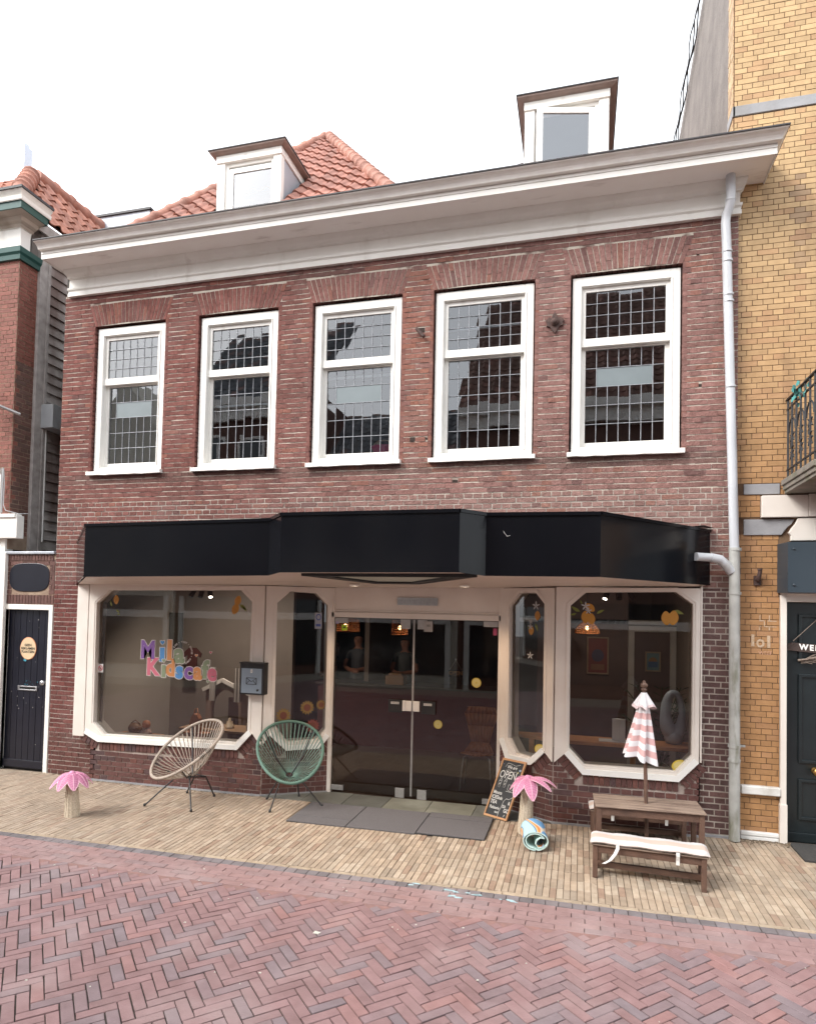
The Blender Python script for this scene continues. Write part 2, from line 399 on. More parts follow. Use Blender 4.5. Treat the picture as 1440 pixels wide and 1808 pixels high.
# flat arches over the windows
for a, b in WIN:
    n = 21
    for i in range(n):
        t0, t1 = i / n, (i + 1) / n
        cam_ = lambda t: .022 * (1 - (2 * t - 1) ** 2)
        lo = lambda t: (a - .02 + (b - a + .035) * t, 5.985 + cam_(t)); hi = lambda t: (a - .125 + (b - a + .25) * t, 6.275 + cam_(t) * .6 + random.uniform(-.002, .002))
        g = .0045; L0, L1, H0, H1 = lo(t0), lo(t1), hi(t0), hi(t1)
        cut = [0, 1] if i % 3 == 0 else ([0, .34, 1] if i % 2 else [0, .66, 1])
        for k in range(len(cut) - 1):
            u0, u1 = cut[k] + .008, cut[k + 1] - .008
            P_ = lambda A, B, u: (A[0] + (B[0] - A[0]) * u, A[1] + (B[1] - A[1]) * u)
            q = [P_(L0, H0, u0), P_(L1, H1, u0), P_(L1, H1, u1), P_(L0, H0, u1)]
            q = [(q[0][0] + g, q[0][1]), (q[1][0] - g, q[1][1]), (q[2][0] - g, q[2][1]), (q[3][0] + g, q[3][1])]
            c = mul(old_col(q[0][0], 6.1), 1.06); d = .0045 + rnd(-.0015, .0015)
            vs = [F0(p, -.1) for p in q] + [F0(p, d) for p in q]
            wall.add(vs, [(4, 5, 6, 7), (0, 1, 5, 4), (1, 2, 6, 5), (2, 3, 7, 6), (3, 0, 4, 7)], 0, c)
    # brick reveals beside the frames
    for xa, xb in ((a - .06, a - .02), (b + .015, b + .06)):
        z = 3.99
        while z < 5.98:
            wall.box(xa, xb, -.003, .12, z + .005, z + .057, 0, mul(old_col(a, z), .95)); z += .0612
sheet(wall, F0, -6.83, 1.53, 3.56, 6.45, [(a - .03, b + .025, 3.97, 5.99) for a, b in WIN], d=.0, mi=1); sheet(wall, F0, -6.83, 1.53, 2.572, 3.56, [], d=.0, mi=2)
# left pillar and right pier beside the shopfront
bricks(wall, F0, -6.83, -6.09, -.06, 2.57, .0612, .215, [], .010, lambda x, z: rnd(.003, .012), lambda x, z: mixc(mul((.16, .055, .048), rnd(.78, 1.22)), (.1, .07, .06), .35 if z < .5 else 0), dep=.004, jit=.0025)
sheet(wall, F0, -6.83, -6.0, -.1, 2.57, [], d=.0, mi=2)
bricks(wall, F0, 1.185, 1.53, -.04, 2.57, .0612, .205, [], .013, .011, pier_col, dep=.003, jit=.0015)
sheet(wall, F0, 1.15, 1.53, -.1, 2.57, [], d=.0, mi=2)
for p_ in pits: x0_, x1_, z0_, z1_ = p_[0][0], p_[1][0], p_[0][1], p_[2][1]; wall.box(x0_, x1_, -.0012, .03, z0_, z1_, 0, (.05, .035, .03))
wall.build('brick_wall', [BR, MO_OLD, MO_NEW], cafe)
# end walls and body behind
body = MB()
body.box(-6.83, -6.70, .0135, 9, 0, 7.0); body.box(1.40, 1.495, .0135, 9, 0, 7.0); body.box(-6.7, 1.4, 8.9, 9, 0, 7)
body.box(-6.7, 1.4, .12, 8.9, 2.78, 2.98); body.box(-6.7, 1.4, .14, 8.9, 6.35, 6.5)
body.box(-6.7, 1.4, 3.6, 3.7, 2.98, 6.35)
body.build('inner_walls', [DARKI], cafe)

# bay base walls
base = MB()
base2 = MB()
PL = Plane((0, -.1), (1, -.1)); PR = Plane((0, -.06), (1, -.06))
SL = Plane((-3.65, -.10), (-2.95, .32)); SR = Plane((-.89, .32), (-.26, -.06)); LR = SR.L
oL = [(-6.16, .60), (-5.945, .505), (-3.965, .55), (-3.775, .745)]
def st(mb, P, pts, h=.105):
    for i in range(len(pts) - 1): soldier(mb, P, pts[i], pts[i + 1], -h, .055, .008, low_col, up=1, dep=.011)
def tri(l):   # region above the brick base to leave out, with the soldier course
    return l
lowL = [(-6.3, .54), (-5.96, .395), (-3.93, .44), (-3.70, .665), (-3.70, 3), (-6.3, 3)]
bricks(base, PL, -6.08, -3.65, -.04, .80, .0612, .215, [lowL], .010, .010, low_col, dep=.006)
st(base, PL, oL)
sheet(base, PL, -6.08, -3.65, -.1, .78, [(-6.05, -3.83, .60, 3)], d=0, mi=1)
base.box(-6.08, -6.0, -.1, .05, -.1, .6, 1)
lowR = [(-.221, .715), (-.02, .485), (1.03, .49), (1.25, .73), (1.25, 3), (-.221, 3)]
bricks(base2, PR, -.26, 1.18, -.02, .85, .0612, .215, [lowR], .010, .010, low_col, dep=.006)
st(base2, PR, [(-.145, .79), (.045, .590), (.985, .596), (1.17, .80)])
sheet(base2, PR, -.26, 1.185, -.1, .85, [(-.10, 1.11, .69, 3)], d=0, mi=1)
base2.box(1.16, 1.185, -.06, .05, -.1, .85, 1)
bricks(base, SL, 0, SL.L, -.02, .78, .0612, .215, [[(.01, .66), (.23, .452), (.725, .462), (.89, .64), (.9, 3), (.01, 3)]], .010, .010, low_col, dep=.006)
st(base, SL, [(.08, .737), (.28, .555), (.686, .565), (.811, .71)])
sheet(base, SL, 0, SL.L, -.1, .78, [(.13, .75, .665, 3)], d=0, mi=1)
bricks(base2, SR, 0, LR, -.02, .82, .0612, .215, [[(-.1, .8), (.05, .507), (.50, .507), (.709, .693), (.709, 3), (-.1, 3)]], .010, .010, low_col, dep=.006)
st(base2, SR, [(LR - .697, .826), (LR - .6, .612), (LR - .264, .61), (LR - .091, .77)])
sheet(base2, SR, 0, LR, -.1, .84, [(.145, .60, .69, 3)], d=0, mi=1)
base.build('bay_base_wall', [BRD, MO_B], cafe); base2.build('bay_base_wall', [BRD, MO_B], cafe)
# thin cement strip along the foot of the bays
cs = MB()
cs.prism([(-6.08, -.125), (-3.655, -.125), (-2.96, .29), (-2.96, .33), (-6.08, .33)], lambda p, d: Vector((p[0], p[1], gz(p[0]) + d)), -.05, .018)
cs.prism([(1.52, -.035), (1.2, -.035), (1.19, -.085), (-.25, -.085), (-.88, .30), (-.88, .33), (1.52, .33)], lambda p, d: Vector((p[0], p[1], gz(p[0]) + d)), -.05, .018)
cs.build('cement_footing', [STONE], cafe)

# ---- shop windows: painted panel with an eight-sided opening, a moulded rim and a pane
def shop_window(P, outer, gl, name_panel='shopfront_panel', low=None):
    pn = MB(); plate(pn, outer, [gl], P, -.03, .022)
    o = pn.build(name_panel, [CREAM], cafe, bevel=.004)
    cx = sum(p[0] for p in gl) / 8; cz = sum(p[1] for p in gl) / 8
    def grow(k):
        # offset octagon outward by k
        n = 8; res = []
        for i in range(n):
            p0, p1, p2 = Vector(gl[i - 1]), Vector(gl[i]), Vector(gl[(i + 1) % n])
            d1 = (p1 - p0).normalized(); d2 = (p2 - p1).normalized(); n1 = Vector((-d1.y, d1.x)); n2 = Vector((-d2.y, d2.x))
            if n1.dot(p1 - Vector((cx, cz))) < 0: n1 = -n1; n2 = -n2
            m_ = (n1 + n2); m_ = m_ / m_.length; q = p1 + m_ * (k / max(.3, m_.dot(n1))); res.append((q.x, q.y))
        return res
    fr = MB()
    fr.ring(grow(.040), grow(.020), P, .0, .027); fr.ring(grow(.018), grow(-.004), P, -.17, .010)
    w = fr.build('window_frame', [CREAM], o, bevel=.002)
    g = MB(); g.add([P(p, -.040) for p in grow(-.002)], [tuple(range(8))]); g.build('pane', [G_SHOP], o)
    if low:
        lo = MB(); n_ = len(low); V2 = [Vector(q) for q in low]; off_ = []
        for i in range(n_):
            d1 = (V2[i] - V2[i - 1]).normalized() if i else (V2[1] - V2[0]).normalized(); d2 = (V2[i + 1] - V2[i]).normalized() if i < n_ - 1 else d1
            n1, n2 = Vector((-d1.y, d1.x)), Vector((-d2.y, d2.x)); m_ = (n1 + n2).normalized(); off_.append(V2[i] + m_ * (.060 / m_.dot(n1)))
        plate(lo, [tuple(v) for v in V2] + [tuple(v) for v in off_[::-1]], [], P, .0, .040)
        lo.build('lower_moulding', [WHITEC], o, bevel=.004)
    return o
topz = 2.53
glL = [(-5.86, 2.452), (-6.05, 2.285), (-6.035, .745), (-5.86, .597), (-4.00, .631), (-3.84, .785), (-3.825, 2.335), (-3.985, 2.478)]
shop_window(PL, [(-6.16, topz), (-6.16, .60), (-5.945, .505), (-3.965, .55), (-3.775, .755), (-3.66, .62), (-3.66, topz)], glL, low=oL[:3] + [(-3.775, .755)])
glR = [(.06, 2.51), (-.103, 2.365), (-.097, .85), (.063, .685), (.955, .692), (1.108, .865), (1.112, 2.40), (.948, 2.525)]
shop_window(PR, [(-.25, topz + .03), (-.25, .69), (-.143, .79), (.045, .590), (.985, .596), (1.172, .80), (1.18, topz + .03)], glR, low=[(-.143, .79), (.045, .590), (.985, .596), (1.172, .80)])
glSL = [(.282, 2.475), (.128, 2.329), (.131, .87), (.29, .655), (.655, .67), (.752, .79), (.745, 2.316), (.597, 2.462)]
shop_window(SL, [(0, topz), (.0, .62), (.08, .745), (.28, .556), (.686, .566), (.80, .71), (.813, topz)], glSL, low=[(.08, .745), (.28, .556), (.686, .566), (.80, .71)])
glSR = [(LR - .462, 2.497), (LR - .595, 2.349), (LR - .583, .856), (LR - .468, .696), (LR - .235, .685), (LR - .121, .816), (LR - .123, 2.376), (LR - .238, 2.50)]
shop_window(SR, [(LR - .729, topz + .02), (LR - .70, .83), (LR - .6, .615), (LR - .264, .612), (LR - .091, .775), (LR - .0, .69), (LR - 0, topz + .02)], glSR, low=[(LR - .70, .83), (LR - .6, .615), (LR - .264, .612), (LR - .091, .775)])
cb = MB()   # corner boards
cb.box(-6.345, -6.17, -.125, .05, .555, 2.52); cb.box(-6.165, -6.15, -.12, .0, .62, 2.52)
cb.box(1.182, 1.20, -.08, .0, .80, 2.58)
cb.build('corner_board', [CREAM], cafe, bevel=.005)

# ---- door set
dr = MB(); yD = .32
dr.box(-2.975, -2.925, yD - .03, yD + .07, .03, 2.53); dr.box(-.905, -.865, yD - .03, yD + .07, .03, 2.56); dr.box(-2.975, -.865, yD - .03, yD + .07, 2.17, 2.235)
dr.box(-2.93, -.90, yD - .01, yD + .05, 2.235, 2.56); dr.box(-2.93, -.90, yD - .025, yD, 2.25, 2.262)
dr.build('door_surround', [CREAM], cafe, bevel=.004)
vt = MB(); vt.box(-2.125, -1.63, yD - .022, yD - .008, 2.335, 2.425)
for k in range(5): vt.box(-2.125, -1.63, yD - .034, yD - .02, 2.340 + k * .018, 2.348 + k * .018)
random.seed(3)
for k in range(14): vt.box(-2.11 + k * .034, -2.10 + k * .034, yD - .036, yD - .02, 2.34 + rnd(0, .02), 2.40)
METAL = mat('brushed_steel', (.55, .55, .56), (.45, .45, .47), 30, .3, .1, 80, metal=.9)
vt.build('vent_grille', [METAL], cafe)
STEELP = mat('satin_plate', (.42, .41, .40), (.36, .35, .34), 30, .4, .05, 80, metal=.6)
LABELW = mat('white_label', (.62, .6, .57), (.58, .56, .53), 9, .5)
for (x0, x1, sg) in ((-2.918, -1.918, 1), (-1.908, -.91, -1)):
    d = MB(); d.add([(x0, yD, .075), (x1, yD, .06), (x1, yD, 2.165), (x0, yD, 2.165)], [(0, 1, 2, 3)])
    leaf = d.build('glass_door', [G_DOOR], cafe)
    e = MB(); xe = x1 if sg > 0 else x0; e.box(xe - .006, xe + .006, yD - .008, yD + .008, .07, 2.16)
    e.build('edge_strip', [STEELP], leaf)
    f = MB(); xo, xi = (x0, x1) if sg > 0 else (x1, x0)
    f.box(*sorted((xo, xo + sg * .17)), yD - .018, yD + .018, 2.10, 2.163); f.box(*sorted((xi - sg * .04, xi - sg * .16)), yD - .018, yD + .018, 2.05, 2.163)
    f.box(*sorted((xo, xo + sg * .155)), yD - .018, yD + .018, .065, .125); f.box(*sorted((xi - sg * .075, xi - sg * .185)), yD - .018, yD + .018, .045, .155)
    f.build('patch_fitting', [STEELP], leaf, bevel=.002)
    h = MB(); hx = xi - sg * .195
    h.box(hx - .085, hx + .085, yD - .05, yD - .035, 1.055, 1.205)
    hd = h.build('handle_plate', [BLK], leaf, bevel=.003)
    l = MB(); l.box(hx - .055, hx + .045, yD - .055, yD - .051, 1.155, 1.18)
    text_mb(l, 'TREKKEN' if sg > 0 else 'DRUKKEN', .022, lambda x, y, z, hx=hx: Vector((hx - .005 + x, yD - .056 - z * .2, 1.1675 + y)), mi=1)
    l.build('plate_label', [LABELW, BLK], hd)
    k = MB(); k.box(xi - sg * .10 - .02, xi - sg * .10 + .02, yD - .045, yD - .03, 1.075, 1.20) if sg > 0 else None
    k.box(*sorted((xi - sg * .004, xi - sg * .085)), yD - .03, yD - .012, 1.075, 1.195); k.build('lock_case', [LABELW], leaf, bevel=.003)

# ---- black canopy with soffit
cv = MB()
TOP = [(-6.49, 0, 3.104), (-5.118, -1.42, 0), (-2.888, -1.55, 0), (-2.626, -1.85, 0), (-.982, -1.87, 0), (-.797, -1.62, 0), (.16, -1.5, 0), (1.28, 0, 3.17)]
ZT = [3.104, 3.123, 3.131, 3.135, 3.136, 3.138, 3.148, 3.17]
ZB = [2.522, 2.56, 2.583, 2.596, 2.604, 2.591, 2.595, 2.599]
V = [(TOP[i][0], TOP[i][1]) for i in range(8)]
for i in range(7):
    a, b = V[i], V[i + 1]
    cv.add([(a[0], a[1], ZB[i]), (b[0], b[1], ZB[i + 1]), (b[0], b[1], ZT[i + 1] - .03), (a[0], a[1], ZT[i] - .03)], [(0, 1, 2, 3)])
    # folded lip at the top edge and bottom edge
    for (z0a, z0b, z1a, z1b, o) in ((ZT[i] - .03, ZT[i + 1] - .03, ZT[i], ZT[i + 1], .012), (ZB[i] - .004, ZB[i + 1] - .004, ZB[i] + .012, ZB[i + 1] + .012, .004)):
        t = Vector((b[0] - a[0], b[1] - a[1], 0)).normalized(); n = Vector((t.y, -t.x, 0)) * o
        A = Vector((*a, 0)) + n; B = Vector((*b, 0)) + n; A2 = Vector((*a, 0)) - n * .5; B2 = Vector((*b, 0)) - n * .5
        cv.add([A + Vector((0, 0, z0a)), B + Vector((0, 0, z0b)), B + Vector((0, 0, z1b)), A + Vector((0, 0, z1a)),
                A2 + Vector((0, 0, z0a)), B2 + Vector((0, 0, z0b)), B2 + Vector((0, 0, z1b)), A2 + Vector((0, 0, z1a))],
               [(0, 1, 2, 3), (0, 4, 5, 1), (3, 2, 6, 7), (4, 7, 6, 5)])
cano = cv.build('canopy_fascia', [BLACKP], cafe)
tp = MB(); tp.add([(V[i][0], V[i][1], ZT[i] - .02) for i in range(8)], [tuple(range(8))]); tp.add([(1.02, -.25, 3.168), (1.285, -.0, 3.185), (1.30, -.06, 3.183), (1.18, -.20, 3.19)], [(0, 1, 2, 3)])
tp.build('canopy_top', [LEADD], cafe)
so = MB(); zs = [2.522, 2.532, 2.55, 2.552, 2.565, 2.567, 2.575, 2.585]
so.add([(V[i][0] * .995, V[i][1] * .985, min(ZB[i] + .006, 9)) for i in range(8)] + [(1.19, .0, 2.58), (-.86, .30, 2.555), (-2.98, .30, 2.535), (-6.40, .0, 2.52)],
       [(0, 1, 11), (7, 8, 6), (1, 10, 11), (1, 2, 10), (2, 3, 10), (3, 9, 10), (3, 4, 9), (4, 5, 9), (5, 6, 9), (6, 8, 9)])
SOFFC = mat('shopfront_soffit', (.70, .61, .54), (.66, .57, .5), 1.5, .5, .04, 30, stain=(.4, .3, .25, .4), st_sc=(2, 3, 3), st_lo=.6)
so.build('canopy_soffit', [SOFFC], cafe)
lf = MB(); zf = 2.556
hx = [(-2.5, -1.66), (-2.0, -.98), (-1.54, -.98), (-.86, -1.66)]
hin = [(-2.30, -1.62), (-1.94, -1.08), (-1.60, -1.08), (-1.08, -1.62)]
lf.ring(hx, hin, lambda p, d: Vector((p[0], p[1], 2.545 + (-p[1] - 1.0) * .06 + d)), -.012, .03); fr = lf.build('soffit_light_frame', [BLK], cafe)
lp = MB(); lp.add([(p[0], p[1], 2.545 + (-p[1] - 1.0) * .06 + .004) for p in hin], [(0, 1, 2, 3)]); lp.build('diffuser', [mat('unlit_diffuser', (.55, .6, .52), (.5, .55, .48), 3, .4)], fr)
for i, (x, y) in enumerate(((-2.437, -.36), (-1.20, -.33))):
    d = MB(); zz = 2.552 if i else 2.545
    d.lathe([(.058, .0), (.06, -.012), (.048, -.014), (.045, -.006)], (x, y, zz), 24)
    r = d.build('downlight', [WHITEC], cafe)
    e = MB(); e.lathe([(.044, -.008), (.001, -.0085)], (x, y, zz), 20); e.build('lit_disc', [emis('downlight_glow', (1, .82, .62), 9)], r)
    li = bpy.data.lights.new('downlight_lamp', 'SPOT'); li.energy = 20; li.color = (1, .72, .48); li.spot_size = radians(125); li.spot_blend = .7; li.shadow_soft_size = .04
    lo = bpy.data.objects.new('downlight_lamp', li); COL.objects.link(lo); lo.parent = cafe; lo.location = Vector((x, y, zz - .03)) - Vector(cafe.location)

# ---- upper windows
random.seed(11)
def sash_window(i, a, b):
    r = bpy.data.objects.new('sash_window', None); COL.objects.link(r); r.parent = cafe
    W_ = b - a; ctr = Vector(((a + b) / 2, 0, 4.0)); r.location = ctr - Vector(cafe.location)
    z0, z1 = 4.03, 5.965; j = .10
    f = MB()
    f.box(a, a + j, .035, .16, z0, z1); f.box(b - j, b, .035, .16, z0, z1); f.box(a + j, b - j, .035, .16, 5.855, z1); f.box(a + j, b - j, .035, .16, z0, 4.085)
    # bead on the face
    f.box(a + j - .022, a + j - .006, .026, .04, z0 + .06, 5.87); f.box(b - j + .006, b - j + .022, .026, .04, z0 + .06, 5.87); f.box(a + j - .02, b - j + .02, .026, .04, 5.862, 5.876)
    f.build('window_frame', [WHITE], r, bevel=.004)
    s = MB(); xa, xb = a + j, b - j
    s.box(xa, xa + .042, .065, .10, 5.288, 5.855); s.box(xb - .042, xb, .065, .10, 5.288, 5.855); s.box(xa + .042, xb - .042, .067, .10, 5.808, 5.853); s.box(xa + .0, xb - .0, .056, .102, 5.20, 5.288)
    s.box(xa, xa + .045, .108, .145, 4.085, 5.25); s.box(xb - .045, xb, .108, .145, 4.085, 5.25); s.box(xa + .045, xb - .045, .110, .145, 4.087, 4.15); s.box(xa + .045, xb - .045, .110, .145, 5.183, 5.248)
    s.build('sash', [WHITE], r, bevel=.003)
    fro = MB()
    for (gx0, gx1, gz0, gz1, rows, y) in ((xa + .042, xb - .042, 5.288, 5.808, 4, .085), (xa + .045, xb - .045, 4.15, 5.183, 5, .128)):
        g = MB(); lc = MB()
        cw = (gx1 - gx0) / 7; rh = (gz1 - gz0) / rows; fz = rows == 5 and i in (0, 2, 4)
        for c in range(7):
            for q in range(rows):
                row_from_top = rows - 1 - q
                if fz and row_from_top == 1 and 1 <= c <= 5: continue
                x0_, x1_ = gx0 + c * cw, gx0 + (c + 1) * cw; w0, w1 = gz0 + q * rh, gz0 + (q + 1) * rh
                tx, tz = rnd(-.0003, .0003), rnd(-.0003, .0003)
                g.add([(x0_, y - tx - tz, w0), (x1_, y + tx - tz, w0), (x1_, y + tx + tz, w1), (x0_, y - tx + tz, w1)], [(0, 1, 2, 3)])
        def bv(x, za, zb): lc.tube([(x + rnd(-.001, .001), y - .004, za), (x + rnd(-.0015, .0015), y - .004, (za + zb) / 2), (x, y - .004, zb)], .0046, 5)
        for c in range(1, 7):
            x = gx0 + c * cw
            if fz and 1 < c < 6: bv(x, gz0, gz1 - 2 * rh); bv(x, gz1 - rh, gz1)
            else: bv(x, gz0, gz1)
        for q in range(1, rows): lc.tube([(gx0, y - .005, gz0 + q * rh), ((gx0 + gx1) / 2, y - .005, gz0 + q * rh + rnd(-.001, .001)), (gx1, y - .005, gz0 + q * rh)], .0048, 5)
        if fz:
            fro.box(gx0 + cw, gx1 - cw, y - .003, y + .003, gz1 - 2 * rh, gz1 - rh)
            fro.build('frosted_pane', [FROST], r)
        g.build('leaded_pane', [G_LEAD], r); lc.build('lead_lattice', [LEADG], r)
    w = MB()
    zz = 3.985
    n = 12; vs = []
    for k in range(n + 1):
        x = a - .04 + (W_ + .08) * k / n; jz = rnd(-.004, .004); vs += [(x, -.065, zz - .018 + jz), (x, -.065, zz + .03), (x, .1, zz + .052), (x, .1, zz - .01)]
    for k in range(n):
        o_ = k * 4
        for q in range(4): w.add([vs[o_ + q], vs[o_ + (q + 1) % 4], vs[o_ + 4 + (q + 1) % 4], vs[o_ + 4 + q]], [(0, 1, 2, 3)])
    w.add(vs[:4], [(0, 1, 2, 3)]); w.add(vs[-4:], [(3, 2, 1, 0)])
    w.build('sill', [WHITE], r)
    return r
for i, (a, b) in enumerate(WIN): sash_window(i, a, b)

# ---- cornice, gutter
co = MB()
prof = [(.0, 6.42), (.05, 6.42), (.05, 6.462), (.04, 6.466), (.04, 6.49), (.058, 6.505), (.062, 6.53), (.03, 6.545), (.03, 6.655), (.06, 6.662), (.068, 6.68), (.10, 6.70), (.125, 6.74), (.13, 6.762)]
loft_u(co, prof, -6.75, 1.52, .2, .6, .2)
co.build('frieze', [WHITE], cafe)
cs2 = MB(); loft_u(cs2, [(.10, 6.764), (.415, 6.757)], -6.75, 1.52, .2, .6, .2); cs2.build('cornice_soffit', [SOFF], cafe)
cc = MB(); loft_u(cc, [(.412, 6.75), (.42, 6.742), (.43, 6.742), (.43, 6.80), (.425, 6.803), (.436, 6.807), (.436, 6.838), (.425, 6.842)], -6.75, 1.52, .2, .6, .2); cc.build('cornice_board', [WHITE], cafe)
gu = MB(); loft_u(gu, [(.43, 6.842), (.482, 6.846), (.488, 6.862), (.500, 6.882), (.520, 6.900), (.545, 6.912), (.552, 6.925)], -6.75, 1.52, .2, .6, .2)
loft_u(gu, [(.55, 6.922), (.562, 6.924), (.562, 6.938), (.50, 6.94), (.49, 6.88), (.1, 6.88)], -6.75, 1.52, .2, .6, .2, mi=1)
gu.build('gutter', [GUTT, LEADD], cafe)

# ---- drainpipe
pp = MB(); pp.tube([(1.42, -.17, 6.77), (1.425, -.165, 6.55), (1.425, -.155, 6.50), (1.415, -.13, 6.44), (1.395, -.10, 6.38), (1.39, -.095, 6.32), (1.40, -.095, 6.1), (1.487, -.095, 2.95)], .045, 14)
for z, x in ((6.50, 1.424), (6.40, 1.402), (5.9, 1.41), (5.55, 1.42), (5.48, 1.422), (4.6, 1.444), (6.0, 1.405)): pp.tube([(x, -.1 if z < 6.45 else -.155, z), (x, -.1 if z < 6.45 else -.155, z + .02)], .049, 14)
pp.build('drainpipe', [PIPE], cafe)
p2 = MB(); p2.tube([(1.488, -.095, 2.96), (1.50, -.095, .07)], .051, 14)
for z in (2.94, 2.5, .98, .84): p2.tube([(1.494, -.095, z), (1.495, -.095, z + .03)], .058, 14)
p2.box(1.495, 1.60, -.07, -.05, .985, 1.005)
p2.build('lower_drainpipe', [PIPEO], cafe)
p3 = MB(); p3.tube([(1.10, -.27, 2.868), (1.14, -.245, 2.868), (1.26, -.19, 2.865)], .042, 12); p3.tube([(1.25, -.195, 2.865), (1.34, -.16, 2.85), (1.40, -.13, 2.80), (1.46, -.105, 2.73)], .047, 12)
p3.build('canopy_outlet_pipe', [PIPE], cafe)
# ---- wall anchors
an = MB(); A0 = Vector((-.309, -.03, 5.474))
fn = lambda p, d: Vector((A0.x + p[0], -.006 - d, A0.z + p[1]))
an.prism([(0, .115), (.03, .07), (.035, .04), (.06, .06), (.10, .02), (.085, -.01), (.09, -.04), (.05, -.05), (.035, -.08), (0, -.125), (-.035, -.08), (-.05, -.05), (-.09, -.04), (-.085, -.01), (-.10, .02), (-.06, .06), (-.035, .04), (-.03, .07)], fn, 0, .022)
an.lathe([(.045, 0), (.045, .02), (.03, .028), (.03, .045), (.012, .05)], (A0.x, -.026, A0.z), 14, fn=lambda p: Vector((p.x, -p.z, p.y)))
an.build('rosette_wall_anchor', [RUST], cafe, bevel=.004)
a2 = MB(); a2.bar((-1.87, -.05, 5.535), (-1.775, -.05, 5.43), .035, .05, up=(0, 1, 0)); a2.box(-1.835, -1.815, -.03, .01, 5.475, 5.495); a2.build('bar_wall_anchor', [RUST], cafe, bevel=.006)
# ---------------------------------------------------------------- roofs
random.seed(21)
def tile_field(mb, O, u, v, inside, nu, nv, tw=.225, tl=.30, colr=None):
    O = Vector(O); u = Vector(u).normalized(); v = Vector(v).normalized(); n = u.cross(v)
    if n.z < 0: n = -n
    prof = [(0, .012), (.12, .040), (.25, .052), (.38, .036), (.5, .012), (.65, -.002), (.82, .0), (1.03, .016)]
    for i in range(nu):
        for k in range(nv):
            c = O + u * ((i + .5) * tw) + v * ((k + .5) * tl)
            if not inside(c): continue
            jj = rnd(-.006, .006); ang = rnd(-.012, .012)
            b = O + u * (i * tw + jj) + v * (k * tl + rnd(-.004, .004)); vs = []
            for (a, h) in prof: vs.append(b + u * a * tw + n * (h + .026) + v * ang * a)
            for (a, h) in prof: vs.append(b + u * a * tw + n * (h - .002) + v * (tl + .03))
            for (a, h) in prof: vs.append(b + u * a * tw + n * (h + .008) + v * ang * a)
            m = len(prof); fs = [(q, q + 1, m + q + 1, m + q) for q in range(m - 1)] + [(q + 1, q, 2 * m + q, 2 * m + q + 1) for q in range(m - 1)]
            c3 = mul(colr or (.42, .19, .14), rnd(.78, 1.12))
            if random.random() < .12: c3 = mixc(c3, (.3, .14, .11), .5)
            mb.add(vs, fs, 0, c3, False)
def ridge_caps(mb, a, b, r=.09, L=.34, col=(.44, .21, .155), up=.03):
    a = Vector(a); b = Vector(b); d = b - a; N = max(1, int(d.length / L)); d.normalize()
    for i in range(N):
        p = a + d * (i * L) + Vector((0, 0, up)); q = p + d * (L + .05)
        c = mul(col, rnd(.8, 1.12))
        mb.tube([p, p + d * .05, p + d * .055, q - d * .07, q - d * .065, q], [r * .96, r * .96, r * .98, r, r * 1.16, r * 1.16], 12, col=c)
AP = (-4.85, 4.27, 11.44)
rf = MB(); sl_ = 1.04; thv = (0, 1 / sqrt(1 + sl_ ** 2), sl_ / sqrt(1 + sl_ ** 2))
tile_field(rf, (-6.75, .1, 7.1), (1, 0, 0), thv, lambda c: c.x > -6.67 + .437 * (c.y - .1) - .02 and c.x < -2.05 - .671 * (c.y - .1) + .04 and not (-5.2 < c.x < -3.98 and c.z < 8.62), 23, 21, .225, .295)
EL, ER = (-6.60, .1, 7.08), (-2.05, .1, 7.08)
bk = (-4.85, 9, 11.44)
rf.add([EL, ER, AP], [(0, 1, 2)], 1)
rf.add([EL, AP, bk, (-6.75, 9, 7.08)], [(0, 1, 2, 3)], 1); rf.add([ER, AP, bk, (-1.82, 9, 7.08)], [(0, 1, 2, 3)], 1)
UND = mat('roof_underlay', (.2, .1, .08), (.14, .08, .06), 5, .9)
roof = rf.build('tiled_roof', [TILE, UND], cafe)
rc = MB(); ridge_caps(rc, ER, AP); ridge_caps(rc, EL, AP); ridge_caps(rc, AP, bk); rc.build('ridge_tiles', [TILE], roof)
r2 = MB(); r2.add([(-1.82, .1, 7.05), (1.5, .1, 7.05), (1.5, 4.3, 9.3), (-1.82, 4.3, 9.3)], [(0, 1, 2, 3)]); r2.add([(-1.82, 9, 7.05), (1.5, 9, 7.05), (1.5, 4.3, 9.3), (-1.82, 4.3, 9.3)], [(0, 1, 2, 3)])
r2.build('low_roof', [UND], cafe)

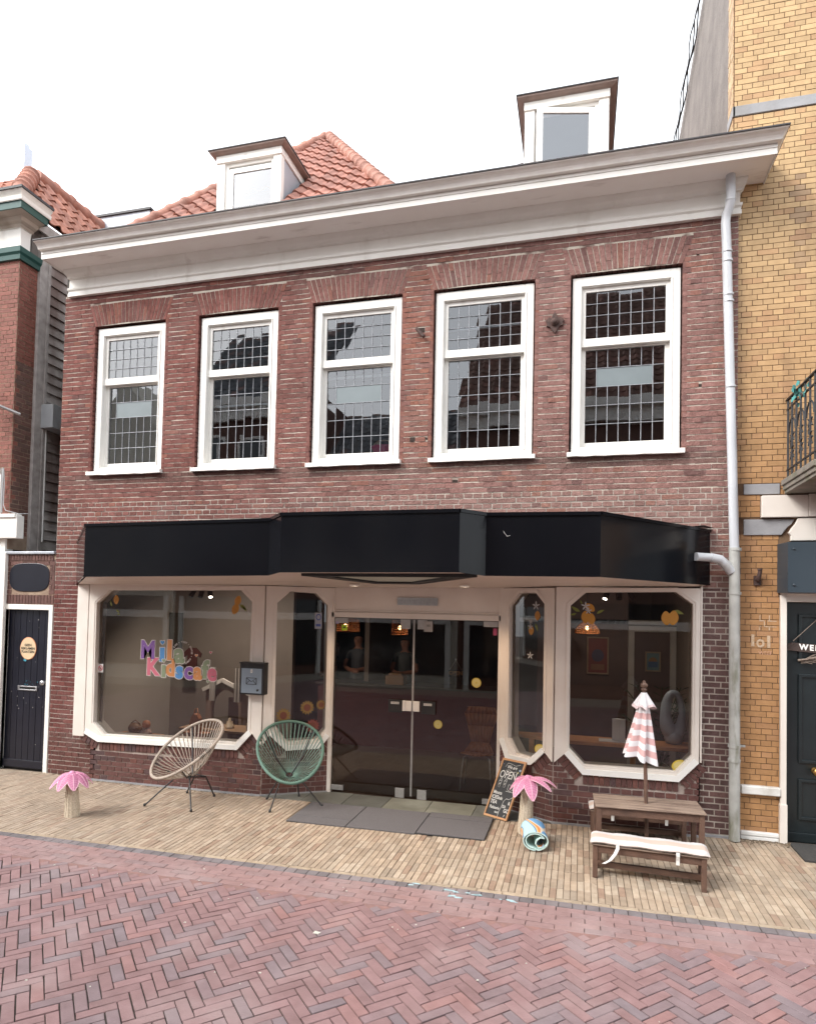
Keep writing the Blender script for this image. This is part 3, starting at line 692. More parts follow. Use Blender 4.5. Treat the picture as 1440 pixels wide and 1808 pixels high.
BROWNT = mat('brown_weathered_trim', (.28, .20, .17), (.2, .15, .13), 8, .6, .2, 50)
def dormer(x0, x1, yf, ztop, zbot, glass_r, depth, open_=False):
    r = bpy.data.objects.new('dormer', None); COL.objects.link(r); r.parent = cafe; r.location = Vector(((x0 + x1) / 2, yf, zbot)) - Vector(cafe.location)
    w = MB()
    zf0 = ztop - .22   # underside of fascia board
    w.box(x0 + .0, x0 + .12, yf, yf + .10, zbot, zf0); w.box(x1 - .12, x1, yf, yf + .10, zbot, zf0)
    w.box(x0 - .01, x1 + .01, yf - .02, yf + .10, zf0, zf0 + .10)
    w.box(x0 + .12, x0 + .165, yf + .03, yf + .10, zbot, zf0); w.box(x1 - .165, x1 - .12, yf + .03, yf + .10, zbot, zf0); w.box(x0 + .165, x1 - .165, yf + .03, yf + .1, zf0 - .05, zf0)
    w.build('window_frame', [WHITE], r, bevel=.004)
    ck = MB(); ck.box(x1 - .05, x1 - .01, yf + .1, yf + depth, zbot, zf0 + .10); ck.box(x0 + .01, x0 + .05, yf + .1, yf + depth, zbot, zf0 + .10)
    ck.build('cheek', [ZINC], r)
    fb = MB(); fb.box(x1 - .012, x1 + .012, yf + .105, yf + depth, zf0 + .0, zf0 + .10); fb.box(x0 - .012, x0 + .012, yf + .105, yf + depth, zf0 + .0, zf0 + .10); fb.build('side_board', [WHITE], r)
    t = MB()
    loft_u(t, [(.02, zf0 + .10), (.03, zf0 + .106), (.06, zf0 + .112), (.088, zf0 + .125), (.092, zf0 + .145)], x0, x1, 1, 1, yf + depth, y0=yf)
    loft_u(t, [(.09, zf0 + .143), (.104, zf0 + .145), (.104, zf0 + .158), (.02, zf0 + .162)], x0, x1, 1, 1, yf + depth, mi=1, y0=yf)
    t.build('dormer_roof', [BROWNT, LEADD], r)
    gx0, gx1, gz1 = glass_r; gz0 = zbot + .02
    s = MB(); k = .07
    P0 = Vector((0, 0, 0)); s.ring([(gx0 - k, gz0), (gx1 + k, gz0), (gx1 + k, gz1 + k), (gx0 - k, gz1 + k)], [(gx0, gz0 + .02), (gx1, gz0 + .02), (gx1, gz1), (gx0, gz1)], lambda p, d: Vector((p[0], yf + .035 + d, p[1])), 0, .045)
    so_ = s.build('casement', [WHITEC], r, bevel=.003)
    g = MB(); g.add([(gx0, yf + .05, gz0), (gx1, yf + .05, gz0), (gx1, yf + .05, gz1), (gx0, yf + .05, gz1)], [(0, 1, 2, 3)]); go = g.build('pane', [G_DORM], so_)
    if open_:
        # swing about the top rail: bottom-hung window tipped a little towards the street
        px, py = gx1 + k, yf + .035
        for o_ in (so_, go):
            for v in o_.data.vertices:
                off = parent_loc(o_.parent)
                wx, wy = v.co.x + off.x - px, v.co.y + off.y - py
                an = radians(13); v.co.x = px + wx * cos(an) - wy * sin(an) - off.x; v.co.y = py + wx * sin(an) + wy * cos(an) - off.y
    b = MB(); b.box(x0 + .05, x1 - .05, yf + depth - .15, yf + depth - .1, zbot, zf0); b.box(x0 + .05, x1 - .05, yf + .1, yf + depth, zf0 + .08, zf0 + .1)
    b.build('inner_lining', [mat('attic_lining', (.30, .33, .40), (.26, .29, .36), 2, .8)], r)
    return r
dormer(-5.07, -4.075, .8, 8.785, 7.55, (-4.83, -4.24, 8.42), .95)
dormer(-.745, .265, .8, 8.775, 7.55, (-.53, .03, 8.42), 1.6, True)
# lead flashing at the foot of the tiled roof
fl = MB(); fl.add([(-4.12, 1.45, 8.36), (-3.90, 1.50, 8.50), (-3.72, 1.35, 8.36), (-3.80, 1.15, 8.14), (-4.1, 1.15, 8.16)], [(0, 1, 2, 3, 4)]); fl.add([(-.93, 1.0, 8.02), (-.78, 1.0, 8.05), (-.78, 1.5, 8.3), (-.93, 1.5, 8.2)], [(0, 1, 2, 3)])
fl.build('lead_flashing', [ZINC], cafe)
# ================================================================ yellow brick neighbour
random.seed(5)
yb = thing('yellow_brick_house', 'tall yellow brick house with grey stone bands, dark panelled door and an iron balcony', 'building', (3.2, .03, .07))
FY = Plane((0, .03), (1, .03))
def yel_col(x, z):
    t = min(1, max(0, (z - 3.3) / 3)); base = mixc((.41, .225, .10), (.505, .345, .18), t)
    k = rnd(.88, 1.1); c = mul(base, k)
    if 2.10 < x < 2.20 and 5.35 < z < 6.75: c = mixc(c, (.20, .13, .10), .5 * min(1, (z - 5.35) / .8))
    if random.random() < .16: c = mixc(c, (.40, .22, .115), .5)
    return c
w = MB()
Yh = [rect(1.93, 3.02, -1, 2.53), rect(1.75, 3.6, 3.27, 3.52), rect(1.0, 9, 7.5, 7.6), rect(1, 1.93, 3.52, 3.63), rect(1, 2.06, 3.11, 3.27), rect(1.92, 3.6, 2.5, 3.27), rect(1, 1.93, .51, .61), rect(2.35, 3.05, 3.75, 6.1)]
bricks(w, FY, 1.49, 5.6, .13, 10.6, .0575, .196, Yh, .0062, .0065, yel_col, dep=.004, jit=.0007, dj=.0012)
sheet(w, FY, 1.485, 5.6, -.1, 10.6, [(2.35, 3.05, 3.75, 6.1), (1.93, 3.02, -1, 2.53)], d=0, mi=1)
# narrow brick return at the corner
RT = Plane((1.485, .28), (1.485, .035))
bricks(w, RT, 0, .245, 6.9, 10.6, .0575, .196, [], .0062, .0065, yel_col, dep=.004, jit=.0007)
sheet(w, RT, 0, .25, 6.9, 10.6, [], d=0, mi=1)
w.build('brick_wall', [YB, MO_Y], yb)
REND = mat('grey_rendered_side', (.22, .195, .175), (.15, .13, .12), 3, .95, .9, 25, stain=(.14, .12, .11, .7), st_sc=(7, 7, .35), st_lo=.5, st_hi=.75)
sd_ = MB()
poly = [(.26, 6.6), (.26, 10.92), (4.17, 10.25), (8, 9.6), (8, 6.6)]
sd_.prism(poly, lambda p, d: Vector((1.50 + d, p[0], p[1])), 0, .3)
sd_.box(1.6, 5.6, .20, 8, 9.3, 9.5); sd_.box(5.5, 5.6, .2, 8, 0, 9.4); sd_.box(1.8, 5.6, 7.9, 8, 0, 9.4)
sd_.build('rendered_side_wall', [REND], yb)
sb = MB(); sb.box(1.475, 5.6, .015, .06, 7.50, 7.605); sb.box(1.472, 1.50, .015, .28, 7.50, 7.605)
sb.box(1.597, 1.925, .012, .06, 3.525, 3.63)
sb.prism([(1.597, 3.11), (1.94, 3.11), (1.965, 3.15), (1.995, 3.19), (2.03, 3.22), (2.055, 3.265), (1.597, 3.27)], FY, -.02, .02)
sb.build('stone_band', [STONE], yb, bevel=.004)
PW = mat('white_painted_plinth', (.74, .73, .71), (.66, .65, .62), 6, .6, .2, 40, stain=(.28, .25, .2, .7), st_sc=(3, 3, 5), st_lo=.55, st_hi=.75)
pl = MB(); pl.box(1.575, 1.93, -.03, .06, .515, .60); pl.box(1.575, 1.925, .0, .06, -.05, .10); pl.box(1.575, 1.925, -.005, .06, .10, .145)
pl.build('plinth', [PW], yb, bevel=.012, seg=3)
ds = MB(); ds.box(1.93, 1.985, -.01, .12, .42, 2.51); ds.box(1.925, 1.992, -.02, .12, -.02, .44); ds.box(1.985, 2.96, .0, .12, 2.44, 2.515); ds.box(2.96, 3.03, -.01, .12, -.02, 2.51); ds.box(1.93, 3.03, -.012, .10, 2.512, 2.53)
ds.build('door_surround', [CREAM], yb, bevel=.005)
DG = mat('dark_green_door_paint', (.006, .010, .012), (.010, .016, .018), 5, .35, .06, 40)
dd = MB(); x0, x1 = 1.985, 2.95
dd.box(x0, x1, .10, .14, .06, 2.44)
for (a, b, c, d) in ((x0 + .13, x1 - .13, .28, .68), (x0 + .13, x1 - .13, .84, 1.72), (x0 + .13, x1 - .13, 1.85, 2.32)):
    P = lambda p, q: Vector((p[0], .10 - q, p[1]))
    dd.ring([(a, c), (b, c), (b, d), (a, d)], [(a + .03, c + .03), (b - .03, c + .03), (b - .03, d - .03), (a + .03, d - .03)], P, -.01, .02)
dd.box(x0, x1, .085, .10, .06, .15)
door = dd.build('front_door', [DG], yb, bevel=.004)
kb = MB(); kb.lathe([(.035, 0), (.035, .01), (.018, .02), (.018, .04), (.04, .06), (.045, .08), (.035, .1), (.01, .108)], (2.262, .09, .775), 8, fn=lambda p: Vector((p.x, -p.z, p.y)))
kb.build('brass_knob', [mat('aged_brass', (.5, .3, .1), (.35, .2, .07), 20, .35, .1, 60, metal=.9)], door)
CAN = mat('slate_blue_panel', (.024, .037, .050), (.03, .044, .057), 2, .35, .02, 20)
cn = MB(); cn.prism([(1.905, .03), (1.94, -.20), (3.4, -.20), (3.4, .03)], lambda p, d: Vector((p[0], p[1], d)), 2.525, 3.018)
cn.build('door_canopy_box', [CAN], yb, bevel=.003)
bl = MB()
for z in (2.60, 2.95):
    for x in (1.99, 2.6): bl.lathe([(.012, 0), (.012, .008), (.004, .012)], (x, -.202, z), 10, fn=lambda p: Vector((p.x, -p.z, p.y)))
bl.build('panel_bolt', [CAN], yb)
wf = MB(); wf.box(1.753, 2.17, -.03, .03, 3.285, 3.505); wf.box(2.172, 3.5, -.035, .03, 3.288, 3.512); wf.prism([(2.02, 3.05), (2.02, 3.10), (2.0, 3.13), (2.03, 3.18), (2.06, 3.22), (2.08, 3.275), (3.4, 3.275), (3.4, 3.05)], FY, -.01, .045)
wf.build('painted_lintel', [CREAM], yb, bevel=.004)
# balcony
bs = MB(); bs.box(1.93, 3.4, -.95, .0, 3.60, 3.655); bs.box(1.945, 3.39, -.93, .0, 3.555, 3.60); bs.box(1.96, 3.37, -.9, 0, 3.52, 3.555)
bs.box(2.25, 2.35, -.7, 0, 3.36, 3.52)
BAL = mat('weathered_balcony_concrete', (.24, .21, .18), (.14, .13, .11), 7, .85, .5, 30, stain=(.10, .11, .05, .7), st_sc=(4, 4, 8), st_lo=.5)
bal = bs.build('balcony', [BAL], yb, bevel=.006)
IRON = mat('wrought_iron', (.012, .013, .016), (.022, .022, .025), 20, .5, .3, 60)
rl = MB(); X = 1.99
def rbar(a, b, r=.010): rl.tube([a, b], r, 6)
zb, zt = 3.66, 4.47
rl.bar((X, .02, zt), (X, -.92, zt), .03, .014); rl.bar((X, .02, zt - .10), (X, -.92, zt - .10), .014, .016); rl.bar((X, .02, zb + .10), (X, -.92, zb + .10), .014, .016)
for k in range(8): rbar((X, -.01 - k * .13, zb), (X, -.01 - k * .13, zt))
rl.bar((X, -.92, zt), (3.4, -.92, zt), .03, .014); rl.bar((X, -.92, zt - .1), (3.4, -.92, zt - .1), .014, .016); rl.bar((X, -.92, zb + .1), (3.4, -.92, zb + .1), .014, .016)
for k in range(11): rbar((X + .0 + k * .13, -.92, zb), (X + k * .13, -.92, zt))
for k in range(4):
    y = -.14 - k * .26
    pts = [(X, y + .1 * cos(t), 4.12 + .13 * sin(t)) for t in [pi * .0 + i * pi / 8 for i in range(9)]]; rl.tube(pts, .008, 6)
    for sgn in (-1, 1):
        for zc in (3.85, 4.02): rl.tube([(X, y + sgn * .05, zc), (X, y + sgn * .02, zc + .05), (X, y + sgn * .055, zc + .07)], .007, 5)
    rl.tube([(X, y, 4.02), (X, y + .03, 4.0), (X, y + .04, 3.96), (X, y, 3.94), (X, y - .03, 3.97)], .008, 6)
rl.build('balcony_railing', [IRON], bal)
rib = MB()
TEAL = mat('teal_ribbon', (.05, .25, .25), (.10, .35, .33), 12, .5)
random.seed(4)
for k in range(26):
    c = Vector((X - .01 + rnd(-.03, .03), -.22 - rnd(0, .4), 4.40 + rnd(-.10, .10) )); a = rnd(0, 6.28)
    d = Vector((0, cos(a), sin(a))) * .055; e = Vector((.4, -sin(a), cos(a))).normalized() * .018
    rib.add([c - e, c + d * .5 - e * 1.5, c + d, c + d * .5 + e * 1.5, c + e], [(0, 1, 2, 3, 4)])
tag(rib.build('ribbon_garland', [TEAL], loc=(X, -.3, 4.4)), 'teal ribbons tied to the iron balcony railing', 'garland')
# window glass up on the balcony
gw = MB(); gw.add([(2.35, .1, 3.75), (3.05, .1, 3.75), (3.05, .1, 6.1), (2.35, .1, 6.1)], [(0, 1, 2, 3)]); gw.box(2.2, 3.2, .6, .65, 3.6, 6.2, 1); gw.build('balcony_door', [G_SHOP, DARKI], yb)
# wall-mounted pipe holder
ph = MB(); ph.box(1.69, 1.755, .005, .03, 2.60, 2.70); ph.tube([(1.722, .02, 2.65), (1.722, -.02, 2.66), (1.727, -.045, 2.70), (1.73, -.05, 2.76)], [.022, .022, .02, .018], 12); ph.tube([(1.73, -.05, 2.75), (1.73, -.05, 2.765)], .024, 12)
ph.build('rusty_flag_socket', [RUST], yb, bevel=.003)
# faded chalked marks and the number on the pier
CH = mat('faded_white_chalk', (.54, .44, .34), (.42, .28, .16), 60, .9)
ck = MB(); yy = .03 - .0065
def cq(a, b, t): ck.bar((a[0], yy, a[1]), (b[0], yy, b[1]), .002, t, up=(0, 0, 1)) if abs(a[1] - b[1]) < .01 else ck.bar((a[0], yy, a[1]), (b[0], yy, b[1]), .002, t, up=(1, 0, 0))
for a, b in (((1.745, 2.245), (1.79, 2.245)), ((1.82, 2.245), (1.90, 2.243)), ((1.79, 2.245), (1.79, 2.185)), ((1.79, 2.188), (1.90, 2.185)), ((1.74, 2.188), (1.76, 2.188)), ((1.745, 2.15), (1.745, 2.19)), ((1.835, 2.15), (1.835, 2.19)), ((1.75, 2.25), (1.75, 2.30)), ((1.835, 2.25), (1.835, 2.30))): cq(a, b, .008)
text_mb(ck, '1', .16, lambda x, y, z: Vector((1.685 + x, yy - z * .2, 2.04 + y)), off=.006); text_mb(ck, 'o', .16, lambda x, y, z: Vector((1.755 + x, yy - z * .2, 2.03 + y)), off=.004, sx=.9); text_mb(ck, '1', .16, lambda x, y, z: Vector((1.83 + x, yy - z * .2, 2.03 + y)), off=.006)
text_mb(ck, 'WEEF', .05, lambda x, y, z: Vector((1.80 + x, yy - z * .2, 1.92 + y)), mi=1)
ck.build('chalk_number', [CH, mat('faded_pink_chalk', (.62, .36, .26), (.5, .28, .15), 60, .9)], yb)
# cable bundle up the edge of the rendered side
cab = MB()
for k in range(3):
    pts = []
    for q in range(15):
        y = 4.3 - q * .18; z = 10.25 + (4.17 - y) * .171
        pts.append((1.46 - k * .03 + .02 * sin(q * 1.3 + k), y + .05 * sin(q * .8 + k * 2), z - .12 - .06 * k + .03 * sin(q * 1.1 + k * 1.7)))
    cab.tube(pts, .010, 5)
tag(cab.build('cable_bundle', [BLK], loc=(1.46, 3, 10.2)), 'black cables running up the edge of the grey rendered gable wall', 'cables')
# welcome board with a twig garland on the dark door
wb = MB(); WOOD2 = mat('driftwood_board', (.075, .05, .042), (.045, .03, .026), 12, .85, .5, 60)
wb.prism([(1.985, 1.952), (2.01, 1.985), (2.005, 2.02), (2.06, 2.035), (2.7, 1.99), (2.72, 1.90), (2.03, 1.955)], lambda p, d: Vector((p[0], .085 - d, p[1])), 0, .02)
wbo = wb.build('welcome_board', [WOOD2], loc=(2.3, .08, 1.97)); tag(wbo, 'dark driftwood board lettered WELCOME hanging on the dark green panelled door', 'sign')
wt = MB(); text_mb(wt, 'WELCOME', .078, lambda x, y, z: Vector((2.115 + x, .06 - z, 1.992 + y - x * .07)), off=.003, align='LEFT', sp=1.35, sx=.95)
wt.build('painted_letters', [WHITEC], wbo)
tw = MB(); random.seed(8)
for k in range(34):
    c = Vector((2.22 + rnd(-.1, .4), .06, 1.87 + rnd(-.05, .03))); a = rnd(-.6, .9); L = rnd(.05, .14)
    tw.tube([c, c + Vector((cos(a) * L * .5, -.01, sin(a) * L * .5 + .01)), c + Vector((cos(a) * L, 0, sin(a) * L))], .004, 5)
for k in range(5): tw.tube([(2.1 + k * .09, .05, 1.86 + .02 * (k % 2)), (2.19 + k * .09, .04, 1.875 + .02 * (k % 2))], [.012, .008], 8)
tw.tube([(2.06, .06, 2.05), (2.3, .06, 2.3)], .004, 5)
tag(tw.build('twig_garland', [mat('pale_twig', (.25, .2, .16), (.15, .11, .09), 20, .8)], loc=(2.3, .06, 1.87)), 'garland of pale twigs hung under the driftwood board on the dark door', 'garland')
# door mat
dm = MB(); dm.prism([(2.0, -.50), (2.0, -.08), (2.02, -.03), (3.0, -.03), (3.0, -.50)], lambda p, d: Vector((p[0], p[1], gz(p[0]) + d)), .004, .02)
tag(dm.build('doormat', [mat('dark_bristle_mat', (.035, .034, .034), (.06, .055, .05), 40, .95, .8, 200)], loc=(2.4, -.3, .07)), 'dark bristle doormat in front of the dark green panelled door', 'doormat')

# ================================================================ red brick neighbour across the alley
random.seed(9)
rb = thing('red_brick_house', 'red brick house with green and white cornice, tiled roof and weathered boarded alley side', 'building', (-9, 0, 0))
def red2(x, z): return mul((.25, .095, .072), rnd(.85, 1.15))
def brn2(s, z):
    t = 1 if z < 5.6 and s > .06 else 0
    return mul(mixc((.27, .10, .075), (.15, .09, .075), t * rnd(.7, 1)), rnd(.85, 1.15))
MO_R = mortar('sandy_mortar', (.36, .27, .2), (.28, .2, .15), .4, .6, 6)
w = MB(); FR = Plane((0, 0), (1, 0)); XS = -7.64; FS = Plane((XS, 0), (XS, 1))
FS.n = Vector((1, 0, 0))
bricks(w, FR, -13, XS, 3.2, 7.06, .0625, .22, [rect(-9.4, -7.78, 3.2, 4.12)], .009, .009, red2, dep=.004, jit=.001)
sheet(w, FR, -13, XS, 3.0, 7.2, [(-9.4, -7.78, 3.2, 4.12)], d=0, mi=1)
bricks(w, FS, 0, .31, 3.2, 7.06, .0625, .22, [], .009, .009, brn2, dep=.004, jit=.001, phase=.03)
sheet(w, FS, 0, .31, 3.0, 7.2, [], d=0, mi=1)
w.box(-9.6, XS - .005, .02, 8, 0, 7.2, 1) if False else None
w.build('brick_wall', [BRD, MO_R], rb)
sdn = MB(); OLDW = mat('weathered_grey_boards', (.66, .63, .60), (.44, .41, .38), 7, .85, .6, 40, stain=(.12, .06, .045, .8), st_sc=(1.2, 1.2, .4), st_lo=.45, st_hi=.62)
z = 2.9; random.seed(2)
while z < 7.62:
    h = .145; sdn.add([(XS + .035, .44, z), (XS + .035, 8, z), (XS + .012, 8, z + h), (XS + .012, .44, z + h)], [(0, 1, 2, 3)])
    sdn.add([(XS + .012, .44, z + h), (XS + .012, 8, z + h), (XS + .035 + rnd(-.004, .004), 8, z + h), (XS + .035, .44, z + h)], [(0, 1, 2, 3)]); z += h
sdn.build('boarded_side', [OLDW], rb)
bk2 = MB(); bk2.box(-13, XS - .01, .3, 8, 0, 7.4); bk2.box(-13, -7.9, .07, .3, 3, 7.0); bk2.build('inner_walls', [DARKI], rb)
eb_ = MB(); eb_.box(-9.0, XS - .004, .19, .44, 7.06, 7.76); eb_.box(-9.0, XS + .02, .36, .44, 7.5, 7.70); eb_.build('eave_infill', [REND], rb)
ps = MB(); ps.box(XS - .02, XS + .05, .31, .45, 2.95, 7.62); ps.box(XS - .02, XS + .06, .45, .50, 2.95, 7.62)
GREYW = mat('grey_weathered_post', (.46, .42, .40), (.3, .27, .25), 10, .8, .5, 50)
ps.build('corner_post', [GREYW], rb, bevel=.004)
wp = MB(); wp.tube([(XS + .06, .52, 3.15), (XS + .05, .52, 4.80)], .013, 8); wp.build('white_conduit', [WHITEC], rb)
GREEN = mat('dark_green_paint', (.025, .085, .075), (.03, .095, .085), 4, .4, .05, 40)
AGED = mat('aged_cream_paint', (.46, .40, .34), (.38, .32, .27), 5, .6, .15, 40, stain=(.2, .15, .1, .6))
def corner_loft(mb, prof, yb, mi=0, xl=-13):
    for i in range(len(prof) - 1):
        (o, z), (o2, z2) = prof[i], prof[i + 1]
        A = [(xl, -o, z), (XS + o, -o, z), (XS + o, yb, z)]; B = [(xl, -o2, z2), (XS + o2, -o2, z2), (XS + o2, yb, z2)]
        for k in range(2): mb.add([A[k], A[k + 1], B[k + 1], B[k]], [(0, 1, 2, 3)], mi)
    o, z = prof[-1]
    mb.add([(XS, yb, prof[0][1])] + [(XS + p[0], yb, p[1]) for p in prof], [tuple(range(len(prof) + 1))], mi)
c1 = MB(); corner_loft(c1, [(.05, 7.215), (.04, 7.22), (.04, 7.49), (.06, 7.50)], .125); corner_loft(c1, [(.30, 7.70), (.31, 7.71), (.32, 7.755), (.29, 7.76), (.345, 7.83)], .2); c1.build('white_cornice_band', [WHITE], rb)
c2 = MB(); corner_loft(c2, [(.06, 7.495), (.08, 7.53), (.13, 7.555), (.15, 7.60), (.26, 7.615)], .15); c2.build('cornice_moulding', [AGED], rb)
c3 = MB(); corner_loft(c3, [(.26, 7.612), (.275, 7.615), (.285, 7.70), (.30, 7.702)], .18); corner_loft(c3, [(.01, 7.055), (.04, 7.06), (.05, 7.12), (.075, 7.15), (.085, 7.215), (.03, 7.22)], .31); c3.build('green_trim', [GREEN], rb)
c4 = MB(); corner_loft(c4, [(.34, 7.828), (.362, 7.83), (.362, 7.862), (.0, 7.87)], .2); corner_loft(c4, [(.0, 7.87), (-.3, 7.86)], .2); c4.build('lead_edge', [LEADD], rb)
vg = MB(); vg.bar((XS + .12, .1, 7.65), (XS + .14, 8, 7.70), .03, .14, up=(0, 0, 1)); vg.build('eave_board', [GREYW], rb)
tl = MB(); e0 = Vector((XS + .14, .2, 7.76)); rdg = Vector((-8.45, .2, 9.03)); v = (rdg - e0)
tile_field(tl, e0, (0, 1, 0), v, lambda c: c.y > .2 + (XS + .14 - c.x) * .95 * .8 - .05 and c.y < 4.6, 20, 5, .225, .31, (.46, .20, .135))
tl.add([(XS + .14, .0, 7.74), (XS + .14, 8, 7.74), (-8.45, 8, 9.0), (-8.45, 1.0, 9.0)], [(0, 1, 2, 3)], 1)
e1 = Vector((-13, -.2, 7.84)); 
tile_field(tl, e1, (1, 0, 0), (0, 1, .98), lambda c: c.x < XS - (c.y + .2) * .7, 24, 5, .225, .31, (.46, .20, .135))
tl.add([(-13, -.2, 7.82), (XS + .1, -.2, 7.78), (-8.42, 1.0, 8.98), (-13, 1.0, 8.98)], [(0, 1, 2, 3)], 1)
tr = tl.build('tiled_roof', [TILE, UND], rb)
rc = MB(); ridge_caps(rc, (XS + .12, -.16, 7.86), (-8.42, .9, 9.0), r=.115, L=.30, col=(.46, .20, .14)); ridge_caps(rc, (-8.45, 1.0, 9.03), (-8.45, 8, 9.03), r=.11, col=(.46, .20, .14)); rc.build('ridge_tiles', [TILE], tr)
fl = MB(); fl.box(-8.86, -8.70, 1.0, 1.16, 9.0, 9.62); fl.box(-8.83, -8.73, 1.03, 1.13, 9.6, 9.68); fl.build('chimney_cowl', [mat('pale_galvanised', (.6, .64, .7), (.5, .55, .62), 3, .4, metal=.3)], rb, bevel=.006)
ff = MB(); ff.box(-13, -7.40, -.10, .02, 3.14, 3.45); ff.box(-13, -7.42, -.12, .0, 3.42, 3.47); ff.build('white_fascia', [WHITE], rb, bevel=.006)
pi_ = MB(); pi_.box(-13, -12.7, -.03, .1, -.02, 3.14); pi_.box(-8.0, -7.655, -.03, .1, -.02, 3.14); pi_.box(-12.7, -8.0, -.03, .1, -.02, .6); pi_.box(-12.7, -8.0, -.03, .1, 2.75, 3.14); pi_.box(-10.4, -10.25, -.03, .1, .6, 2.75); pi_.box(-7.73, -7.62, -.05, .05, .0, 2.95); pi_.build('white_shopfront', [WHITE], rb, bevel=.006)
sg = MB(); sg.add([(-12.7, .03, .6), (-8.0, .03, .6), (-8.0, .03, 2.75), (-12.7, .03, 2.75)], [(0, 1, 2, 3)]); sg.box(-12.7, -8, .25, .29, .6, 2.75, 1); sg.build('shop_pane', [G_SHOP, DARKI], rb)
wn = MB(); wn.box(-9.4, -7.80, .05, .06, 3.2, 4.1); wn.box(-7.82, -7.79, -.02, .05, 3.2, 4.12, 1); wn.box(-9.4, -7.80, -.03, .03, 4.05, 4.13, 2); wn.build('side_window', [BLACKP, WHITEC, AGED], rb)
ac = MB(); ac.box(XS + .03, XS + .26, .42, 1.3, 4.80, 5.145); ac.build('grey_duct_box', [mat('dented_grey_metal', (.38, .40, .41), (.3, .31, .32), 4, .55, .2, 20, stain=(.2, .13, .1, .7), st_sc=(4, 4, 1.5), st_lo=.5)], rb, bevel=.006)
fl = MB(); fl.tube([(-7.80, -.30, 5.0), (-7.66, -.18, 4.93), (-7.50, -.02, 4.86)], .022, 8); fl.box(-8.0, -7.77, -.42, -.30, 5.0, 5.28, 1); fl.tube([(-7.76, -.33, 5.0), (-7.76, -.33, 5.12)], .02, 8, 1)
tag(fl.build('floodlight', [STEELP, WHITEC], loc=(-7.7, -.2, 5)), 'white floodlight on a bracket at the corner of the red brick house', 'lamp')
wi = MB(); wi.tube([(-7.70, -.06, 4.1), (-7.68, -.06, 3.9), (-7.66, -.08, 3.6), (-7.6, -.1, 3.52), (-7.45, -.03, 3.48), (-7.42, .1, 3.5)], .006, 5); wi.tube([(-7.72, -.05, 3.5), (-7.72, -.05, 4.12)], .012, 6); tag(wi.build('loose_cable', [mat('grey_cable', (.5, .5, .5))], loc=(-7.6, 0, 3.7)), 'loose grey cable hanging above the white fascia of the red brick house', 'cable')
zb_ = MB(); zb_.box(-8.95, -7.40, 2.4, 5.2, 8.0, 9.22); zb_.box(-8.98, -7.37, 2.37, 5.2, 9.22, 9.26, 1); zb_.build('zinc_roof_box', [ZINC, LEADD], rb)

# ================================================================ alley gate wall
aw = thing('alley_gate_wall', 'low brick wall with a narrow navy plank door closing the alley', 'wall', (-7.22, 0, 0))
w = MB(); FA = Plane((0, .005), (1, .005))
def brnA(x, z): return mul((.13, .065, .055), rnd(.8, 1.25))
bricks(w, FA, -7.65, -6.835, 2.40, 2.86, .062, .215, [rect(-7.62, -6.9, 2.40, 2.80)], .010, .010, brnA)
bricks(w, FA, -7.65, -7.55, 2.38, 2.86, .062, .215, [], .010, .010, brnA); bricks(w, FA, -6.93, -6.835, 2.38, 2.86, .062, .215, [], .010, .010, brnA)
soldier(w, FA, (-7.66, 2.24), (-6.84, 2.24), .13, .052, .009, brnA, dep=.008); soldier(w, FA, (-7.62, 2.83), (-6.86, 2.83), .09, .052, .009, brnA, dep=.010)
sheet(w, FA, -7.68, -6.83, 2.22, 2.93, [], d=0, mi=1); w.box(-7.64, -6.835, .01, .22, 2.22, 2.92, 1)
w.build('brick_wall', [BRD, MO_R], aw)
cp = MB(); cp.box(-7.67, -6.835, -.03, .23, 2.925, 2.965); cp.build('coping', [ZINC], aw, bevel=.01)
fr = MB(); fr.box(-7.69, -7.62, -.01, .10, 0, 2.24); fr.box(-6.905, -6.84, -.01, .10, 0, 2.24); fr.box(-7.62, -6.905, -.01, .10, 2.17, 2.24); fr.build('door_frame', [WHITE], aw, bevel=.005)
dn = MB(); n = 7
for k in range(n):
    a = -7.62 + k * .715 / n; dn.box(a + .002, a + .715 / n - .002, .045 + rnd(0, .002), .09, .02, 2.17)
dn.box(-7.62, -6.905, .06, .09, .0, 2.17); dn.box(-7.62, -6.905, .028, .05, .03, .13)
do = dn.build('plank_door', [NAVY], aw, bevel=.003)
lb = MB(); P = lambda p, d: Vector((p[0], .045 - d, p[1]))
lb.ring([(-7.41, 1.07), (-7.09, 1.07), (-7.09, 1.13), (-7.41, 1.13)], [(-7.38, 1.085), (-7.12, 1.085), (-7.12, 1.115), (-7.38, 1.115)], P, 0, .012); lb.box(-7.38, -7.12, .045, .05, 1.08, 1.12, 1)
lb.build('letter_slot', [METAL, BLK], do, bevel=.002)
kn = MB(); kn.lathe([(.02, 0), (.02, .02), (.035, .035), (.035, .05), (.015, .06)], (-6.975, .04, 1.19), 12, fn=lambda p: Vector((p.x, -p.z, p.y))); kn.build('door_knob', [METAL], do)
nt_ = MB(); nt_.lathe([(.135, 0), (.135, .004), (.128, .006)], (-7.265, .043, 1.64), 32, fn=lambda p: Vector((p.x, -p.z, p.y * 1.15)))
nt_.lathe([(.127, .0062), (.0, .0068)], (-7.265, .043, 1.64), 32, mi=2, fn=lambda p: Vector((p.x, -p.z, p.y * 1.15)))
for t, dz in (('GEEN', .045), ('REKLAMEN', .0), ('PLAATSEN', -.045)): text_mb(nt_, t, .046, lambda x, y, z, dz=dz: Vector((-7.265 + x, .035 - z * .1, 1.64 + dz + y)), mi=1, off=.001)
